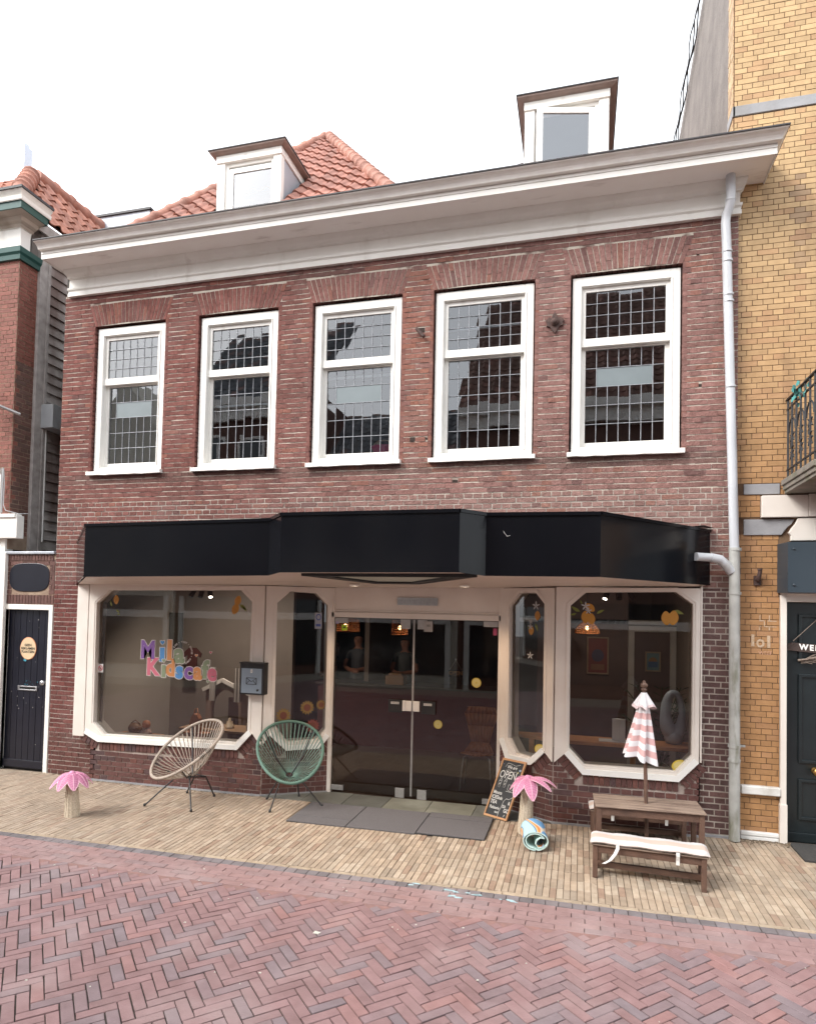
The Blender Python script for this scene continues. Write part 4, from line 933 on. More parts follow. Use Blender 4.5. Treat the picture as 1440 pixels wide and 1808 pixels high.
nt_.build('round_notice', [mat('orange_rim', (.55, .22, .10)), BLK, mat('cream_notice', (.68, .52, .33), (.6, .45, .28), 4, .5)], do)
sp_ = MB(); random.seed(12)
for k in range(26):
    x, z = rnd(-7.55, -6.95), rnd(.15, 2.1); s_ = rnd(.003, .008)
    if k < 8: x, z = rnd(-7.3, -7.0), 1.18 + rnd(-.03, .04)
    sp_.add([(x - s_, .041, z), (x, .041, z - s_ * 1.3), (x + s_, .041, z), (x, .041, z + s_)], [(0, 1, 2, 3)], 1 if k < 8 else 0)
sp_.add([(-7.34, .0405, 1.47), (-7.30, .0405, 1.46), (-7.285, .0405, 1.48), (-7.30, .0405, 1.51), (-7.33, .0405, 1.50)], [(0, 1, 2, 3, 4)], 1)
sp_.build('paint_specks', [LABELW, mat('turquoise_speck', (.05, .3, .4))], do)
pq = MB(); pts = []
for k in range(48):
    t = 2 * pi * k / 48; x = .335 * (abs(cos(t)) ** .55) * (1 if cos(t) > 0 else -1); z = .195 * (abs(sin(t)) ** .75) * (1 if sin(t) > 0 else -1)
    pts.append((-7.255 + x, 2.61 + z))
pq.prism(pts, P, .01, .05); pq.build('blank_shield_plaque', [NAVY], aw, bevel=.006)
# ================================================================ ground
random.seed(31)
KG = .0072
def G3(x, y, d=0): return Vector((x, y, gz(x) + d))
SAND = mat('joint_sand', (.085, .068, .055), (.045, .036, .03), 8, .95, .5, 60)
g = MB(); g.add([(-60, -60, gz(-60) - .012), (60, -60, gz(60) - .012), (60, 60, gz(60) - .012), (-60, 60, gz(-60) - .012)], [(0, 1, 2, 3)]); g.build('ground', [SAND], kind='structure')
g = MB(); g.add([(-40, -9.0, gz(-40) - .008), (40, -9.0, gz(40) - .008), (40, -10.7, gz(40) - .008), (-40, -10.7, gz(-40) - .008)], [(0, 1, 2, 3)]); g.build('far_pavement', [mat('far_pavement_stone', (.36, .31, .25), (.30, .26, .21), 8, .85)], kind='structure')
def paver(mb, cx, cy, L, W_, ang, col, mi=0, tilt=.0009, jit=.0012, joint=.0022):
    a, b = L / 2 - joint, W_ / 2 - joint; ca, sa = cos(ang), sin(ang)
    dz = rnd(-.0012, .0012); tx, ty = rnd(-tilt, tilt), rnd(-tilt, tilt)
    if random.random() < .02: dz -= .003
    vs = []
    for (k, ex) in ((0, 0), (1, .004)):
        for (u, v) in ((-a, -b), (a, -b), (a, b), (-a, b)):
            if k: u -= math.copysign(ex * .6, u); v -= math.copysign(ex * .6, v)
            uu, vv = u + rnd(-jit, jit), v + rnd(-jit, jit); x = cx + uu * ca - vv * sa; y = cy + uu * sa + vv * ca
            vs.append(G3(x, y, (dz + tx * u / a + ty * v / b) if k else -.010))
    mid = [vs[i] * .28 + vs[4 + i] * .72 for i in range(4)]
    ring = [Vector((vs[i].x, vs[i].y, vs[4 + i].z - .0035)) for i in range(4)]
    V_ = vs[:4] + ring + vs[4:]
    mb.add(V_, [(8, 9, 10, 11)] + [(i, (i + 1) % 4, 4 + (i + 1) % 4, 4 + i) for i in range(4)] + [(4 + i, 4 + (i + 1) % 4, 8 + (i + 1) % 4, 8 + i) for i in range(4)], mi, col)
PAVT = mat('tan_clinker', (1, 1, 1), (.78, .76, .73), 14, .8, .4, 90, attr=True, stain2=(.20, .16, .12, .45), st_lo=.5, st_hi=.8)
PAVR = mat('red_clinker', (1, 1, 1), (.80, .78, .77), 11, .72, .4, 90, attr=True, stain2=(.34, .27, .26, .5), st_lo=.5, st_hi=.8)
def tan(x, y):
    c = mul((.385, .30, .222), rnd(.80, 1.16)); q = random.random()
    if q < .10: c = mixc(c, (.29, .195, .14), rnd(.5, 1))
    elif q < .30: c = mixc(c, (.46, .38, .295), rnd(.3, .9))
    elif q < .42: c = mixc(c, (.30, .245, .19), .7)
    t = min(1, max(0, (-x - 1.5) / 4)); c = mixc(c, mul((.33, .255, .195), rnd(.85, 1.15)), .5 * t)
    return c
sw = MB(); w = .0535; L = .186; i = 0; x = -10.0
def walk(x0, x1, sk):
    global i
    x = x0
    while x < x1:
        y = -1.912 + (0 if True else 0); off = (i % 2) * L / 2 + rnd(-.012, .012); yy = -1.912
        cx = x + w / 2
        end = -.0 if (cx < -6.1 or cx > 1.2) else (-.115 if cx < -3.66 else (-.07 if cx > -.27 else -.10))
        first = L / 2 + off if off > .01 else L
        while yy < end:
            ln = first if yy == -1.912 else L * rnd(.985, 1.015); first = L
            e = min(yy + ln, end)
            if e - yy > .02 and not (-2.97 < cx < -.86 and (yy + e) / 2 > -.86) : paver(sw, cx, (yy + e) / 2, w, e - yy, 0, tan(cx, yy), joint=.0026)
            elif -2.97 < cx < -.86 and yy < -.86: paver(sw, cx, (yy - .86) / 2, w, -.86 - yy, 0, tan(cx, yy), joint=.003) if -.86 - yy > .02 else None
            yy = e
        x += w; i += 1
walk(-10, 5, 0)
# edging course
x = -10
while x < 5: l_ = .205; paver(sw, x + l_ / 2, -1.939, l_, .05, 0, mixc(tan(x, 0), (.38, .30, .21), .5)); x += l_
sw.build('pavement', [PAVT], kind='structure')
bed = MB(); bed.add([G3(-10, -1.965, -.0065), G3(5, -1.965, -.0065), G3(5, .05, -.0065), G3(-10, .05, -.0065)], [(0, 1, 2, 3)]); bed.build('pavement_bed', [mat('sandy_joints', (.20, .155, .11), (.12, .09, .065), 14, .95)], kind='structure')
kb_ = MB(); x = -11
while x < 6: l_ = rnd(.095, .105); paver(kb_, x + l_ / 2, -2.01, l_, .09, 0, mul((.17, .15, .155), rnd(.8, 1.2))); x += l_
def redc(x, y):
    c = mul((.252, .150, .148), rnd(.90, 1.10)); q = random.random()
    if q < .30: c = mixc(c, (.20, .155, .165), rnd(.4, 1))
    elif q < .40: c = mixc(c, (.285, .155, .145), rnd(.4, 1))
    elif q < .402: c = (.29, .11, .09)
    return c
rows = 5
for r in range(rows):
    x = -11 + (r % 2) * .1 + rnd(-.02, .02); 
    while x < 6: l_ = .205; paver(kb_, x + l_ / 2, -2.058 - (r + .5) * .0735, l_, .0735, 0, mixc(redc(x, 0), (.30, .20, .188), .5)); x += l_
kb_.build('road_gutter_band', [PAVR], kind='structure')
rd = MB(); Wp = .0708; th = radians(45); ct, st_ = cos(th), sin(th); lim = -2.058 - rows * .0735
def addh(cx, cy, L_, W_, ang):
    X = cx * ct - cy * st_ - 2.6; Y = cx * st_ + cy * ct - 5.0
    if not (-11.5 < X < 6.5 and -9.0 < Y): return
    hL = L_ * .36
    if Y + hL > lim + .03:
        if Y > lim - .02: return
        # cut stones along the edge band
        k = (lim - Y) / hL; k = max(.35, min(1, k)); sgn = 1 if sin(ang + th) > 0 else -1
        X -= cos(ang + th) * L_ * (1 - k) / 2 * sgn; Y -= sin(ang + th) * L_ * (1 - k) / 2 * sgn; L_ *= k
    paver(rd, X, Y, L_, W_, ang + th, redc(X, Y), jit=.0018, joint=.0034)
for a in range(-150, 150):
    for b in range(-34, 34):
        ox, oy = (a + 3 * b) * Wp, (a - 3 * b) * Wp
        addh(ox + 1.5 * Wp, oy + .5 * Wp, 3 * Wp, Wp, 0)
        addh(ox + 3.5 * Wp, oy - .5 * Wp, 3 * Wp, Wp, pi / 2)
rd.build('road', [PAVR], kind='structure')
bed = MB(); bed.add([G3(-11, lim - .12, -.0045), G3(6, lim - .12, -.0045), G3(6, lim + .02, -.0045), G3(-11, lim + .02, -.0045)], [(0, 1, 2, 3)])
bed.build('road_bed_strip', [mat('crumbled_brick_joint', (.26, .14, .12), (.18, .11, .1), 20, .95)], kind='structure')
# threshold slabs in the entrance
ts = MB(); random.seed(6)
xs_ = [-3.62, -3.12, -2.62, -2.14, -1.64, -1.12, -.62, -.27]
SLATE = mat('green_grey_slate', (1, 1, 1), (.7, .7, .68), 5, .55, .4, 30, attr=True, stain2=(.30, .31, .26, .45))
def yback(x): return -.10 + (x + 3.65) * .6 if x < -2.95 else (.30 if x < -.89 else -.06 + (-.26 - x) * .61)
for i in range(len(xs_) - 1):
    a, b = xs_[i] + .004, xs_[i + 1] - .004; c = mul((.115, .115, .10), rnd(.75, 1.3))
    if i in (3, 4): c = mul((.20, .195, .155), rnd(.9, 1.1))
    ya, yb_ = min(yback(a), .31), min(yback(b), .31); y0 = -.135 if i < 6 else -.09
    pts = [(a, y0), (b, y0), (b, yb_), (a, ya)] if not (a < -2.95 < b) else [(a, y0), (b, y0), (b, .31), (-2.96, .31), (a, ya)]
    if a < -.89 < b: pts = [(a, y0), (b, y0), (b, yb_), (-.88, .31), (a, .31)]
    ts.prism(pts, lambda p, d: G3(p[0], p[1], d), -.01, .006, col=c)
ts.build('entrance_slabs', [SLATE], kind='structure')
# entrance mat of joined grey tiles
mt = thing('entrance_mat', 'wide grey mat of joined rubber tiles lying before the glass doors', 'door mat', (-1.9, -.5, .03))
MAT_ = mat('grey_speckled_mat', (.09, .084, .086), (.13, .12, .122), 90, .9, .6, 250)
x0, x1 = -2.955, -.877; c1_, c2_ = -2.30, -1.565
m = MB()
def mrect(a, b, c, d): m.prism([(a, c), (b, c), (b, d), (a, d)], lambda p, q: G3(p[0], p[1], q), .0, .014)
mrect(x0, c1_ - .005, -.86, -.66); mrect(x0, c1_ - .005, -.652, -.165); mrect(c1_ + .005, c2_ - .005, -.855, -.16)
mrect(c2_ + .005, x1, -.82, -.30); mrect(c2_ + .005, x1, -.292, -.13)
m.build('mat_tiles', [MAT_], mt, bevel=.002)
m = MB(); m.prism([(x0 - .004, -.863), (x1 + .004, -.823), (x1 + .006, -.128), (x0 - .006, -.158)], lambda p, q: G3(p[0], p[1], q), -.002, .006)
m.build('dark_edging', [BLK], mt)
# turquoise paint scuffs and small litter on the stones
pt = MB(); random.seed(14)
for (u, v, n) in ((-.95, -2.02, 7), (-.80, -2.04, 8), (-.9, -2.12, 5), (-.5, -2.07, 4), (-1.3, -1.99, 3)):
    for k in range(n):
        cx, cy = u + rnd(-.07, .07), v + rnd(-.02, .02); r = rnd(.008, .028)
        pts = [(cx + r * 1.5 * cos(t) * rnd(.5, 1.1), cy + r * .6 * sin(t) * rnd(.5, 1.1)) for t in [q * 2 * pi / 9 for q in range(9)]]
        pt.prism(pts, lambda p, q: G3(p[0], p[1], q), .0, .0022)
o = pt.build('paint_marks', [mat('faded_turquoise_paint', (.28, .46, .50), (.4, .5, .52), 40, .8)]); o['kind'] = 'stuff'; o['label'] = 'faded turquoise paint splashes on the kerb stones'; o['category'] = 'paint'
lt = MB()
for k in range(46):
    x, y = rnd(-5, 1.6), rnd(-4.2, -2.1); s_ = rnd(.003, .008)
    if k < 16: x, y = rnd(-4.5, -.5), rnd(-2.7, -2.3)
    lt.prism([(x - s_, y - s_ * .6), (x + s_, y - s_ * .3), (x + s_ * .7, y + s_), (x - s_ * .8, y + s_ * .7)], lambda p, q: G3(p[0], p[1], q), 0, .004)
lt.prism([(-1.75, -2.97), (-1.71, -2.975), (-1.70, -2.95), (-1.745, -2.94)], lambda p, q: G3(p[0], p[1], q), 0, .006)
o = lt.build('litter_specks', [mat('pale_litter', (.6, .57, .5))]); o['kind'] = 'stuff'; o['label'] = 'tiny pale crumbs and butts scattered over the red road'; o['category'] = 'litter'
gd = MB()
for k in range(260):
    x = 1.5 + rnd(0, .55); y = rnd(-.16, 0) * rnd(0, 1); r = rnd(.003, .009)
    gd.tbox(Matrix.Translation(G3(x, y, r * .4)) @ Matrix.Rotation(rnd(0, 3), 4, 'Z'), r, r * .7, r * .4, 0, mul((.2, .15, .1), rnd(.5, 1.3)))
for k in range(420):
    x = rnd(-6.8, -3.7); y = -.13 - abs(rnd(0, .03)) if x > -6.1 else -.01 - abs(rnd(0, .03)); r = rnd(.002, .006)
    gd.tbox(Matrix.Translation(G3(x, y, r * .3)) @ Matrix.Rotation(rnd(0, 3), 4, 'Z'), r, r * .7, r * .3, 0, mul((.2, .16, .11), rnd(.4, 1.2)))
o = gd.build('gravel_grit', [mat('grit', (1, 1, 1), attr=True)]); o['kind'] = 'stuff'; o['label'] = 'brown grit gathered along the foot of the walls'; o['category'] = 'grit'

# ================================================================ houses on the other side of the street (seen in the glass)
random.seed(40)
OPB = mat('opposite_brown_brick', (.16, .085, .065), (.11, .06, .05), 8, .9, .4, 40)
OPC = mat('opposite_cream_render', (.62, .58, .50), (.55, .51, .44), 3, .8)
OPT = mat('opposite_roof_tiles', (1, 1, 1), (.8, .75, .72), 6, .85, attr=True)
OPG = mat('opposite_window_glass', (.02, .025, .03), (.03, .035, .04), 3, .08, spec=.8)
def opp(x0, x1, h, rh, body_m, label, nwin, gable=False, band=True, rc_=(.15, .075, .055)):
    yf = -10.6; r = thing('house_opposite', label, 'house', ((x0 + x1) / 2, yf, 0))
    b = MB(); b.box(x0, x1, yf - 8, yf, -.2, h); b.build('wall', [body_m], r)
    c = MB(); c.box(x0 - .05, x1 + .05, yf - .1, yf + .35, h - .12, h + .14); c.box(x0, x1, yf - .1, yf + .18, h - .5, h - .12)
    if band: c.box(x0 + .2, x1 - .2, yf, yf + .12, 1.88, 2.10); c.box(x0 + .2, x0 + .35, yf, yf + .1, 0, 2.55); c.box(x1 - .35, x1 - .2, yf, yf + .1, 0, 2.55)
    c.build('cornice', [WHITE], r)
    sp = MB(); sp.box(x0 + .35, x1 - .35, yf, yf + .03, .4, 2.55); sp.build('shopfront', [OPG], r)
    for fl_ in range(int((h - 3.4) // 2.4) or 1):
        for k in range(nwin):
            cx = x0 + (k + .5) * (x1 - x0) / nwin; z = 3.5 + fl_ * 2.5
            wn = MB(); wn.ring([(cx - .5, z), (cx + .5, z), (cx + .5, z + 1.6), (cx - .5, z + 1.6)], [(cx - .42, z + .08), (cx + .42, z + .08), (cx + .42, z + 1.52), (cx - .42, z + 1.52)], lambda p, d: Vector((p[0], yf + d, p[1])), -.02, .06)
            wn.box(cx - .42, cx + .42, yf, yf + .04, z + .85, z + .93); w_ = wn.build('window', [WHITE], r)
            p_ = MB(); p_.box(cx - .42, cx + .42, yf - .01, yf + .012, z + .08, z + 1.52); p_.build('pane', [OPG], w_)
    t = MB()
    if gable:
        t.prism([(x0, h + .1), (x1, h + .1), ((x0 + x1) / 2, h + rh)], lambda p, d: Vector((p[0], yf - d, p[1])), .2, 8); t.build('gable', [OPC], r)
    else:
        v = Vector((0, -1, 1.05)).normalized(); nv = int(rh / .32 / v.z)
        tile_field(t, (x1, yf + .2, h + .15), (-1, 0, 0), v, lambda c: True, int((x1 - x0) / .24), nv, .24, .32, rc_)
        t.add([(x0, yf + .2, h + .14), (x1, yf + .2, h + .14), (x1, yf + .2 - rh / 1.05, h + .14 + rh), (x0, yf + .2 - rh / 1.05, h + .14 + rh)], [(0, 1, 2, 3)], 1)
        t.build('roof', [OPT, UND], r)
    return r
opp(-3.4, 6, 7.9, 5.2, OPB, 'brown brick house opposite with white cornice and big dark red tiled roof, farthest right', 5)
opp(-7.6, -3.4, 6.3, 2.2, OPC, 'low cream rendered house opposite between taller brick houses', 3, rc_=(.16, .17, .185))
opp(-12.2, -7.6, 8.6, 3.4, OPB, 'tall brown brick house opposite beside the low cream house', 3, rc_=(.13, .14, .155))
opp(-17.5, -12.2, 6.6, 3.2, OPC, 'cream gabled house opposite, farthest left', 3, gable=True)
opp(-26, -17.5, 7.4, 3.2, OPB, 'long brown brick house opposite beyond the gabled one', 4)
# ================================================================ inside the cafe
random.seed(50)
WALLI = mat('warm_grey_wall', (.19, .155, .13), (.16, .13, .11), 1.5, .85)
WALLL = mat('beige_wall', (.42, .37, .32), (.38, .33, .29), 1.5, .85)
FLOORI = mat('oak_floor', (.12, .075, .05), (.09, .055, .038), 3, .45, .1, 20)
CEIL = mat('dim_ceiling', (.20, .17, .15), (.18, .15, .13), 1, .85)
ORW = mat('orange_pine', (.54, .25, .10), (.42, .185, .07), 9, .45, .1, 30)
rm = MB(); rm.box(-6.69, 1.39, .36, 7, -.06, .045); rm.build('interior_floor', [FLOORI], cafe)
rm = MB(); rm.box(-6.69, 1.39, .36, 7, 2.70, 2.76); rm.box(-6.69, 1.39, .05, .36, 2.60, 2.66); rm.build('interior_ceiling', [CEIL], cafe)
rm = MB(); rm.box(-6.69, 1.39, 5.9, 6, 0, 2.7); rm.box(-3.5, -3.42, 3.2, 5.9, .045, 2.7); rm.box(-6.6, -4.4, 2.3, 2.4, .045, 2.7); rm.box(-2.98, -2.9, .38, .9, .045, 2.7) if False else None
rm.build('interior_partition', [WALLI], cafe)
rm = MB(); rm.box(-6.69, -6.60, .03, 7, .045, 2.7); rm.build('beige_side_wall', [WALLL], cafe)
rm = MB(); rm.box(1.30, 1.39, .03, 7, .045, 2.7); rm.build('interior_side_wall', [WALLI], cafe)
# low ledges inside the shop windows
rm = MB(); rm.box(-6.1, -3.75, -.04, .32, .44, .50); rm.box(-.15, 1.18, .0, .06, .5, .56); rm.build('window_ledge', [FLOORI], cafe)
# inner door and frame at the back, seen through the right-hand window
fr = MB(); P25 = lambda p, d: Vector((p[0], 2.5 - d, p[1]))
fr.ring([(.66, .04), (1.29, .04), (1.29, 2.12), (.66, 2.12)], [(.74, .1), (1.21, .1), (1.21, 2.04), (.74, 2.04)], P25, 0, .08); fr.box(-1.0, 1.3, 2.5, 2.55, 2.14, 2.2)
fr.build('inner_door_frame', [mat('inner_grey_white', (.40, .37, .34))], cafe)
dr_ = MB(); dr_.box(.74, 1.21, 2.46, 2.50, .1, 2.04); dr_.box(-.6, .66, 2.5, 2.54, .05, 2.7); dr_.build('inner_door', [mat('brown_inner_door', (.10, .06, .05), (.08, .05, .045), 3, .6)], cafe)
def poster(x0, x1, z0, z1, y, cols, label):
    t = thing('framed_poster', label, 'poster', ((x0 + x1) / 2, y, (z0 + z1) / 2), 'posters on the inner walls')
    f = MB(); f.ring([(x0, z0), (x1, z0), (x1, z1), (x0, z1)], [(x0 + .02, z0 + .02), (x1 - .02, z0 + .02), (x1 - .02, z1 - .02), (x0 + .02, z1 - .02)], lambda p, d: Vector((p[0], y - d, p[1])), 0, .02); f.build('frame', [mat('poster_frame', (.25, .18, .12))], t)
    s = MB(); s.box(x0 + .01, x1 - .01, y - .008, y, z0 + .01, z1 - .01); cx, cz, w_ = (x0 + x1) / 2, (z0 + z1) / 2, (x1 - x0)
    s.prism([(cx + w_ * .28 * cos(a), cz + w_ * .3 * sin(a)) for a in [k * pi / 10 for k in range(20)]], lambda p, d: Vector((p[0], y - .009 - d, p[1])), 0, .002, 1)
    s.box(cx - w_ * .3, cx + w_ * .3, y - .012, y - .008, z0 + .06, z0 + .14, 2)
    s.build('print', [mat('print_ground', cols[0]), mat('print_shape', cols[1]), mat('print_block', cols[2])], t)
poster(.887, 1.091, 1.49, 1.767, 2.45, ((.11, .17, .18), (.22, .12, .05), (.06, .1, .18)), 'small pale blue poster with an orange shape on the brown inner door')
poster(.10, .40, 1.42, 1.95, 2.48, ((.16, .04, .035), (.06, .05, .09), (.2, .1, .06)), 'red poster with a dark round shape left of the inner door')
poster(-5.02, -4.85, 1.02, 1.25, 2.28, ((.12, .16, .2), (.35, .25, .1), (.1, .2, .3)), 'small dark picture hanging on the beige wall below the shop name')
# track spotlights
def track(x, y, z, label, lit, pw):
    t = thing('track_spotlight', label, 'spotlight', (x, y, z), 'track spotlights')
    l = bpy.data.lights.new('track_light', 'SPOT'); l.spot_size = radians(150); l.spot_blend = .8; l.energy = pw; l.color = (1, .88, .76); l.shadow_soft_size = .06; lo = bpy.data.objects.new('track_light', l); COL.objects.link(lo); lo.parent = t; lo.location = (0, .0, -.09); lo.rotation_euler = (radians(38), 0, 0)
    b = MB(); b.box(x - .17, x + .17, y - .02, y + .02, z + .05, z + .075); b.build('rail', [BLK], t)
    for k, an in enumerate((-.45, 0, .5)):
        h = MB(); c = Vector((x + (k - 1) * .135, y, z)); d = Vector((sin(an) * .9, -.5, -1)).normalized()
        h.tube([c + Vector((0, 0, .05)), c], .008, 6); h.tube([c - d * .045, c + d * .055], .034, 14); ho = h.build('spot_head', [BLK], t)
        if k == lit: e = MB(); e.tube([c + d * .056, c + d * .058], .024, 12); e.build('lit_lens', [emis('spot_glow', (1, .85, .7), 6)], ho)
track(-4.95, .55, 2.44, 'three black spotlights on a rail inside the window with the shop name', 2, 46)
track(.425, .55, 2.50, 'three black spotlights on a rail inside the window behind the parasol', 0, 9)
# woven pendants
RATT = mat('rattan_weave', (.36, .15, .055), (.28, .11, .04), 12, .6, .3, 60)
def pendant(x, y, z, r, h, dome, label, pw):
    t = thing('pendant_lamp', label, 'lamp', (x, y, z), 'woven pendant lamps')
    s = MB(); n = 22
    for k in range(7):
        u = k / 6; rr = r * (sin(.35 + u * 1.22)) if dome else r * (.93 + .07 * u); zz = z + h / 2 - h * u
        s.tube([(x + rr * cos(a), y + rr * sin(a), zz) for a in [q * 2 * pi / n for q in range(n)]], .006, 5, closed=True)
    for q in range(n):
        a = q * 2 * pi / n; pts = []
        for k in range(7):
            u = k / 6; rr = r * (sin(.35 + u * 1.22)) if dome else r * (.93 + .07 * u); pts.append((x + rr * cos(a), y + rr * sin(a), z + h / 2 - h * u))
        s.tube(pts, .006, 5)
    s.build('woven_shade', [RATT], t)
    c = MB(); c.tube([(x, y, z + h / 2 - .02), (x, y, 2.70)], .004, 5); c.tube([(x, y, z + h / 2), (x, y, z + .03)], .02, 8); c.build('cord', [BLK], t)
    b = MB(); b.lathe([(.002, .03), (.022, .015), (.028, -.01), (.018, -.03), (.002, -.036)], (x, y, z), 12); b.build('bulb', [emis('warm_bulb', (1, .62, .28), 4)], t)
    l = bpy.data.lights.new('pendant_glow', 'POINT'); l.energy = pw; l.color = (1, .6, .3); l.shadow_soft_size = .05; lo = bpy.data.objects.new('pendant_glow', l); COL.objects.link(lo); lo.parent = t; lo.location = (0, 0, -.05)
pendant(-3.22, 1.5, 2.04, .20, .17, False, 'woven cylinder lamp glowing above the counter near the left door edge', .8)
pendant(-2.42, 1.5, 2.03, .115, .20, False, 'small woven cylinder lamp glowing behind the meeting of the glass doors', .8)
pendant(.09, 1.5, 2.10, .155, .15, True, 'dome shaped woven lamp glowing behind the right-hand shop window', .9)
# counter
ct_ = thing('counter', 'long dark red counter standing deep inside behind the glass doors', 'counter', (-3.2, 3, 0))
b = MB(); b.box(-4.2, -1.2, 2.9, 3.4, .05, 1.02); b.build('counter_front', [mat('dark_red_panel', (.09, .022, .02), (.07, .018, .017), 3, .5)], ct_)
b = MB(); b.box(-4.25, -1.15, 2.84, 3.45, 1.02, 1.06); b.build('counter_top', [mat('dark_worktop', (.05, .035, .03))], ct_)
bx = MB(); bx.box(-3.05, -2.75, 2.95, 3.2, 1.06, 1.2); bx.prism([(-3.02, 1.2), (-2.78, 1.2), (-2.8, 1.24), (-3.0, 1.24)], lambda p, d: Vector((p[0], 3.0 + d, p[1])), 0, .15)
tag(bx.build('pastry_box', [mat('cardboard', (.30, .16, .07))], loc=(-2.9, 3.05, 1.1)), 'brown cardboard pastry box on the dark red counter', 'box')
# people behind the counter
SKIN = mat('skin', (.36, .17, .11), (.32, .15, .1), 4, .55)
def person(x, y, h, label, shirt, hair, look, long_hair=False):
    k = h / 1.75; t = thing('person', label, 'person', (x, y, .05))
    me = bpy.data.meshes.new('body')
    J = [(0, 0, .95), (0, 0, 1.12), (0, 0, 1.32), (0, 0, 1.44), (0, -.01, 1.515), (0, -.02, 1.615), (0, -.015, 1.70),
         (.10, 0, .90), (.11, -.01, .50), (.11, .02, .07), (.11, -.12, .03), (-.10, 0, .90), (-.11, -.01, .50), (-.11, .02, .07), (-.11, -.12, .03),
         (.17, 0, 1.42), (.24, -.03, 1.16), (.02, -.20, 1.12), (-.08, -.22, 1.14), (-.17, 0, 1.42), (-.24, -.03, 1.16), (-.02, -.22, 1.10), (.08, -.24, 1.10)]
    R_ = [.14, .12, .14, .07, .042, .088, .086, .10, .07, .045, .035, .10, .07, .045, .035, .055, .045, .038, .032, .055, .045, .038, .032]
    Ed = [(0, 1), (1, 2), (2, 3), (3, 4), (4, 5), (5, 6), (0, 7), (7, 8), (8, 9), (9, 10), (0, 11), (11, 12), (12, 13), (13, 14), (3, 15), (15, 16), (16, 17), (17, 18), (3, 19), (19, 20), (20, 21), (21, 22)]
    ca, sa = cos(look), sin(look)
    me.from_pydata([((a * ca - b * sa) * k, (a * sa + b * ca) * k, c * k) for a, b, c in J], Ed, []); ob = bpy.data.objects.new('body', me); COL.objects.link(ob)
    sk = ob.modifiers.new('s', 'SKIN'); ob.modifiers.new('ss', 'SUBSURF').levels = 2
    for v, r in zip(me.skin_vertices[0].data, R_): v.radius = (r * k, r * k * .85)
    me.skin_vertices[0].data[0].use_root = True
    dg = bpy.context.evaluated_depsgraph_get(); m2 = bpy.data.meshes.new_from_object(ob.evaluated_get(dg)); bpy.data.objects.remove(ob)
    m2.materials.clear()
    for m_ in (SKIN, mat('shirt_cloth', shirt), mat('trousers_cloth', (.02, .022, .03)), mat('hair', hair)): m2.materials.append(m_)
    for p in m2.polygons:
        c = p.center; z = c.z / k; p.use_smooth = True
        fore = z < 1.30 and z > 1.02 and (c.x ** 2 + c.y ** 2) ** .5 / k > .155
        p.material_index = 0 if z > 1.475 or fore else (1 if z > .96 else 2)
        if z > 1.735 or (z > 1.60 and (c.x * -sa + c.y * ca) / k > .02): p.material_index = 3
    m2.name = 'body'; b = bpy.data.objects.new('body', m2); COL.objects.link(b); b.parent = t
    hp = MB(); f = Vector((sa, -ca, 0)); s_ = Vector((ca, sa, 0)); o = Vector((x, y, .05)) + Vector((0, 0, 1.63 * k))
    for e in (-1, 1): hp.lathe([(.001, .008), (.009, .004), (.009, -.004), (.001, -.008)], o + f * .094 * k + s_ * e * .03 * k + Vector((0, 0, .02)), 8)
    hp.build('eyes', [BLK], t)
    no = MB(); no.tube([o + f * .095 * k + Vector((0, 0, .01)), o + f * .115 * k - Vector((0, 0, .03)), o + f * .09 * k - Vector((0, 0, .035))], [.006, .011, .006], 8); no.build('nose', [SKIN], t)
    if long_hair: hm = MB(); hm.tube([o - f * .03 + Vector((0, 0, .06)), o - f * .06, o - f * .06 - Vector((0, 0, .12)), o - f * .05 - Vector((0, 0, .2))], [.06, .075, .06, .03], 12); hm.build('long_hair', [mat('hair2', hair)], t)
person(-3.80, 3.75, 1.80, 'short haired man in a grey t-shirt standing with folded arms behind the counter', (.06, .065, .075), (.03, .02, .015), .1)
person(-4.25, 3.65, 1.66, 'person with reddish hair in dark clothes standing beside the man with folded arms', (.012, .012, .016), (.12, .035, .015), -.9, True)
person(-2.95, 3.8, 1.76, 'person in a grey printed sweater standing alone further along the counter', (.07, .08, .08), (.04, .02, .015), -.1)
# window bench inside the right-hand windows
be = thing('window_bench', 'long orange pine shelf table running behind the right-hand shop windows', 'table', (.4, .5, 0))
b = MB(); b.prism([(-.72, .62), (1.28, .62), (1.28, .26), (-.25, .26), (-.72, .5)], lambda p, d: Vector((p[0], p[1], d)), .83, .868); b.build('table_top', [ORW], be, bevel=.003)
for x in (-.52, .58, 1.16): b = MB(); b.box(x - .03, x + .03, .40, .46, .045, .83); b.build('leg', [ORW], be, bevel=.003)
lh = MB(); lh.prism([(.36, .42), (.44, .38), (.50, .42), (.42, .46)], lambda p, d: Vector((p[0], p[1], d)), .868, 1.115); tag(lh.build('leaflet_box', [LABELW], loc=(.43, .42, .87)), 'tall white printed box standing on the pine shelf left of the closed parasol', 'box')
pa = MB(); pa.box(.22, .52, .33, .50, .868, .874); tag(pa.build('paper_sheet', [LABELW], loc=(.35, .4, .87)), 'white sheet of paper under the tall white box on the pine shelf', 'paper')
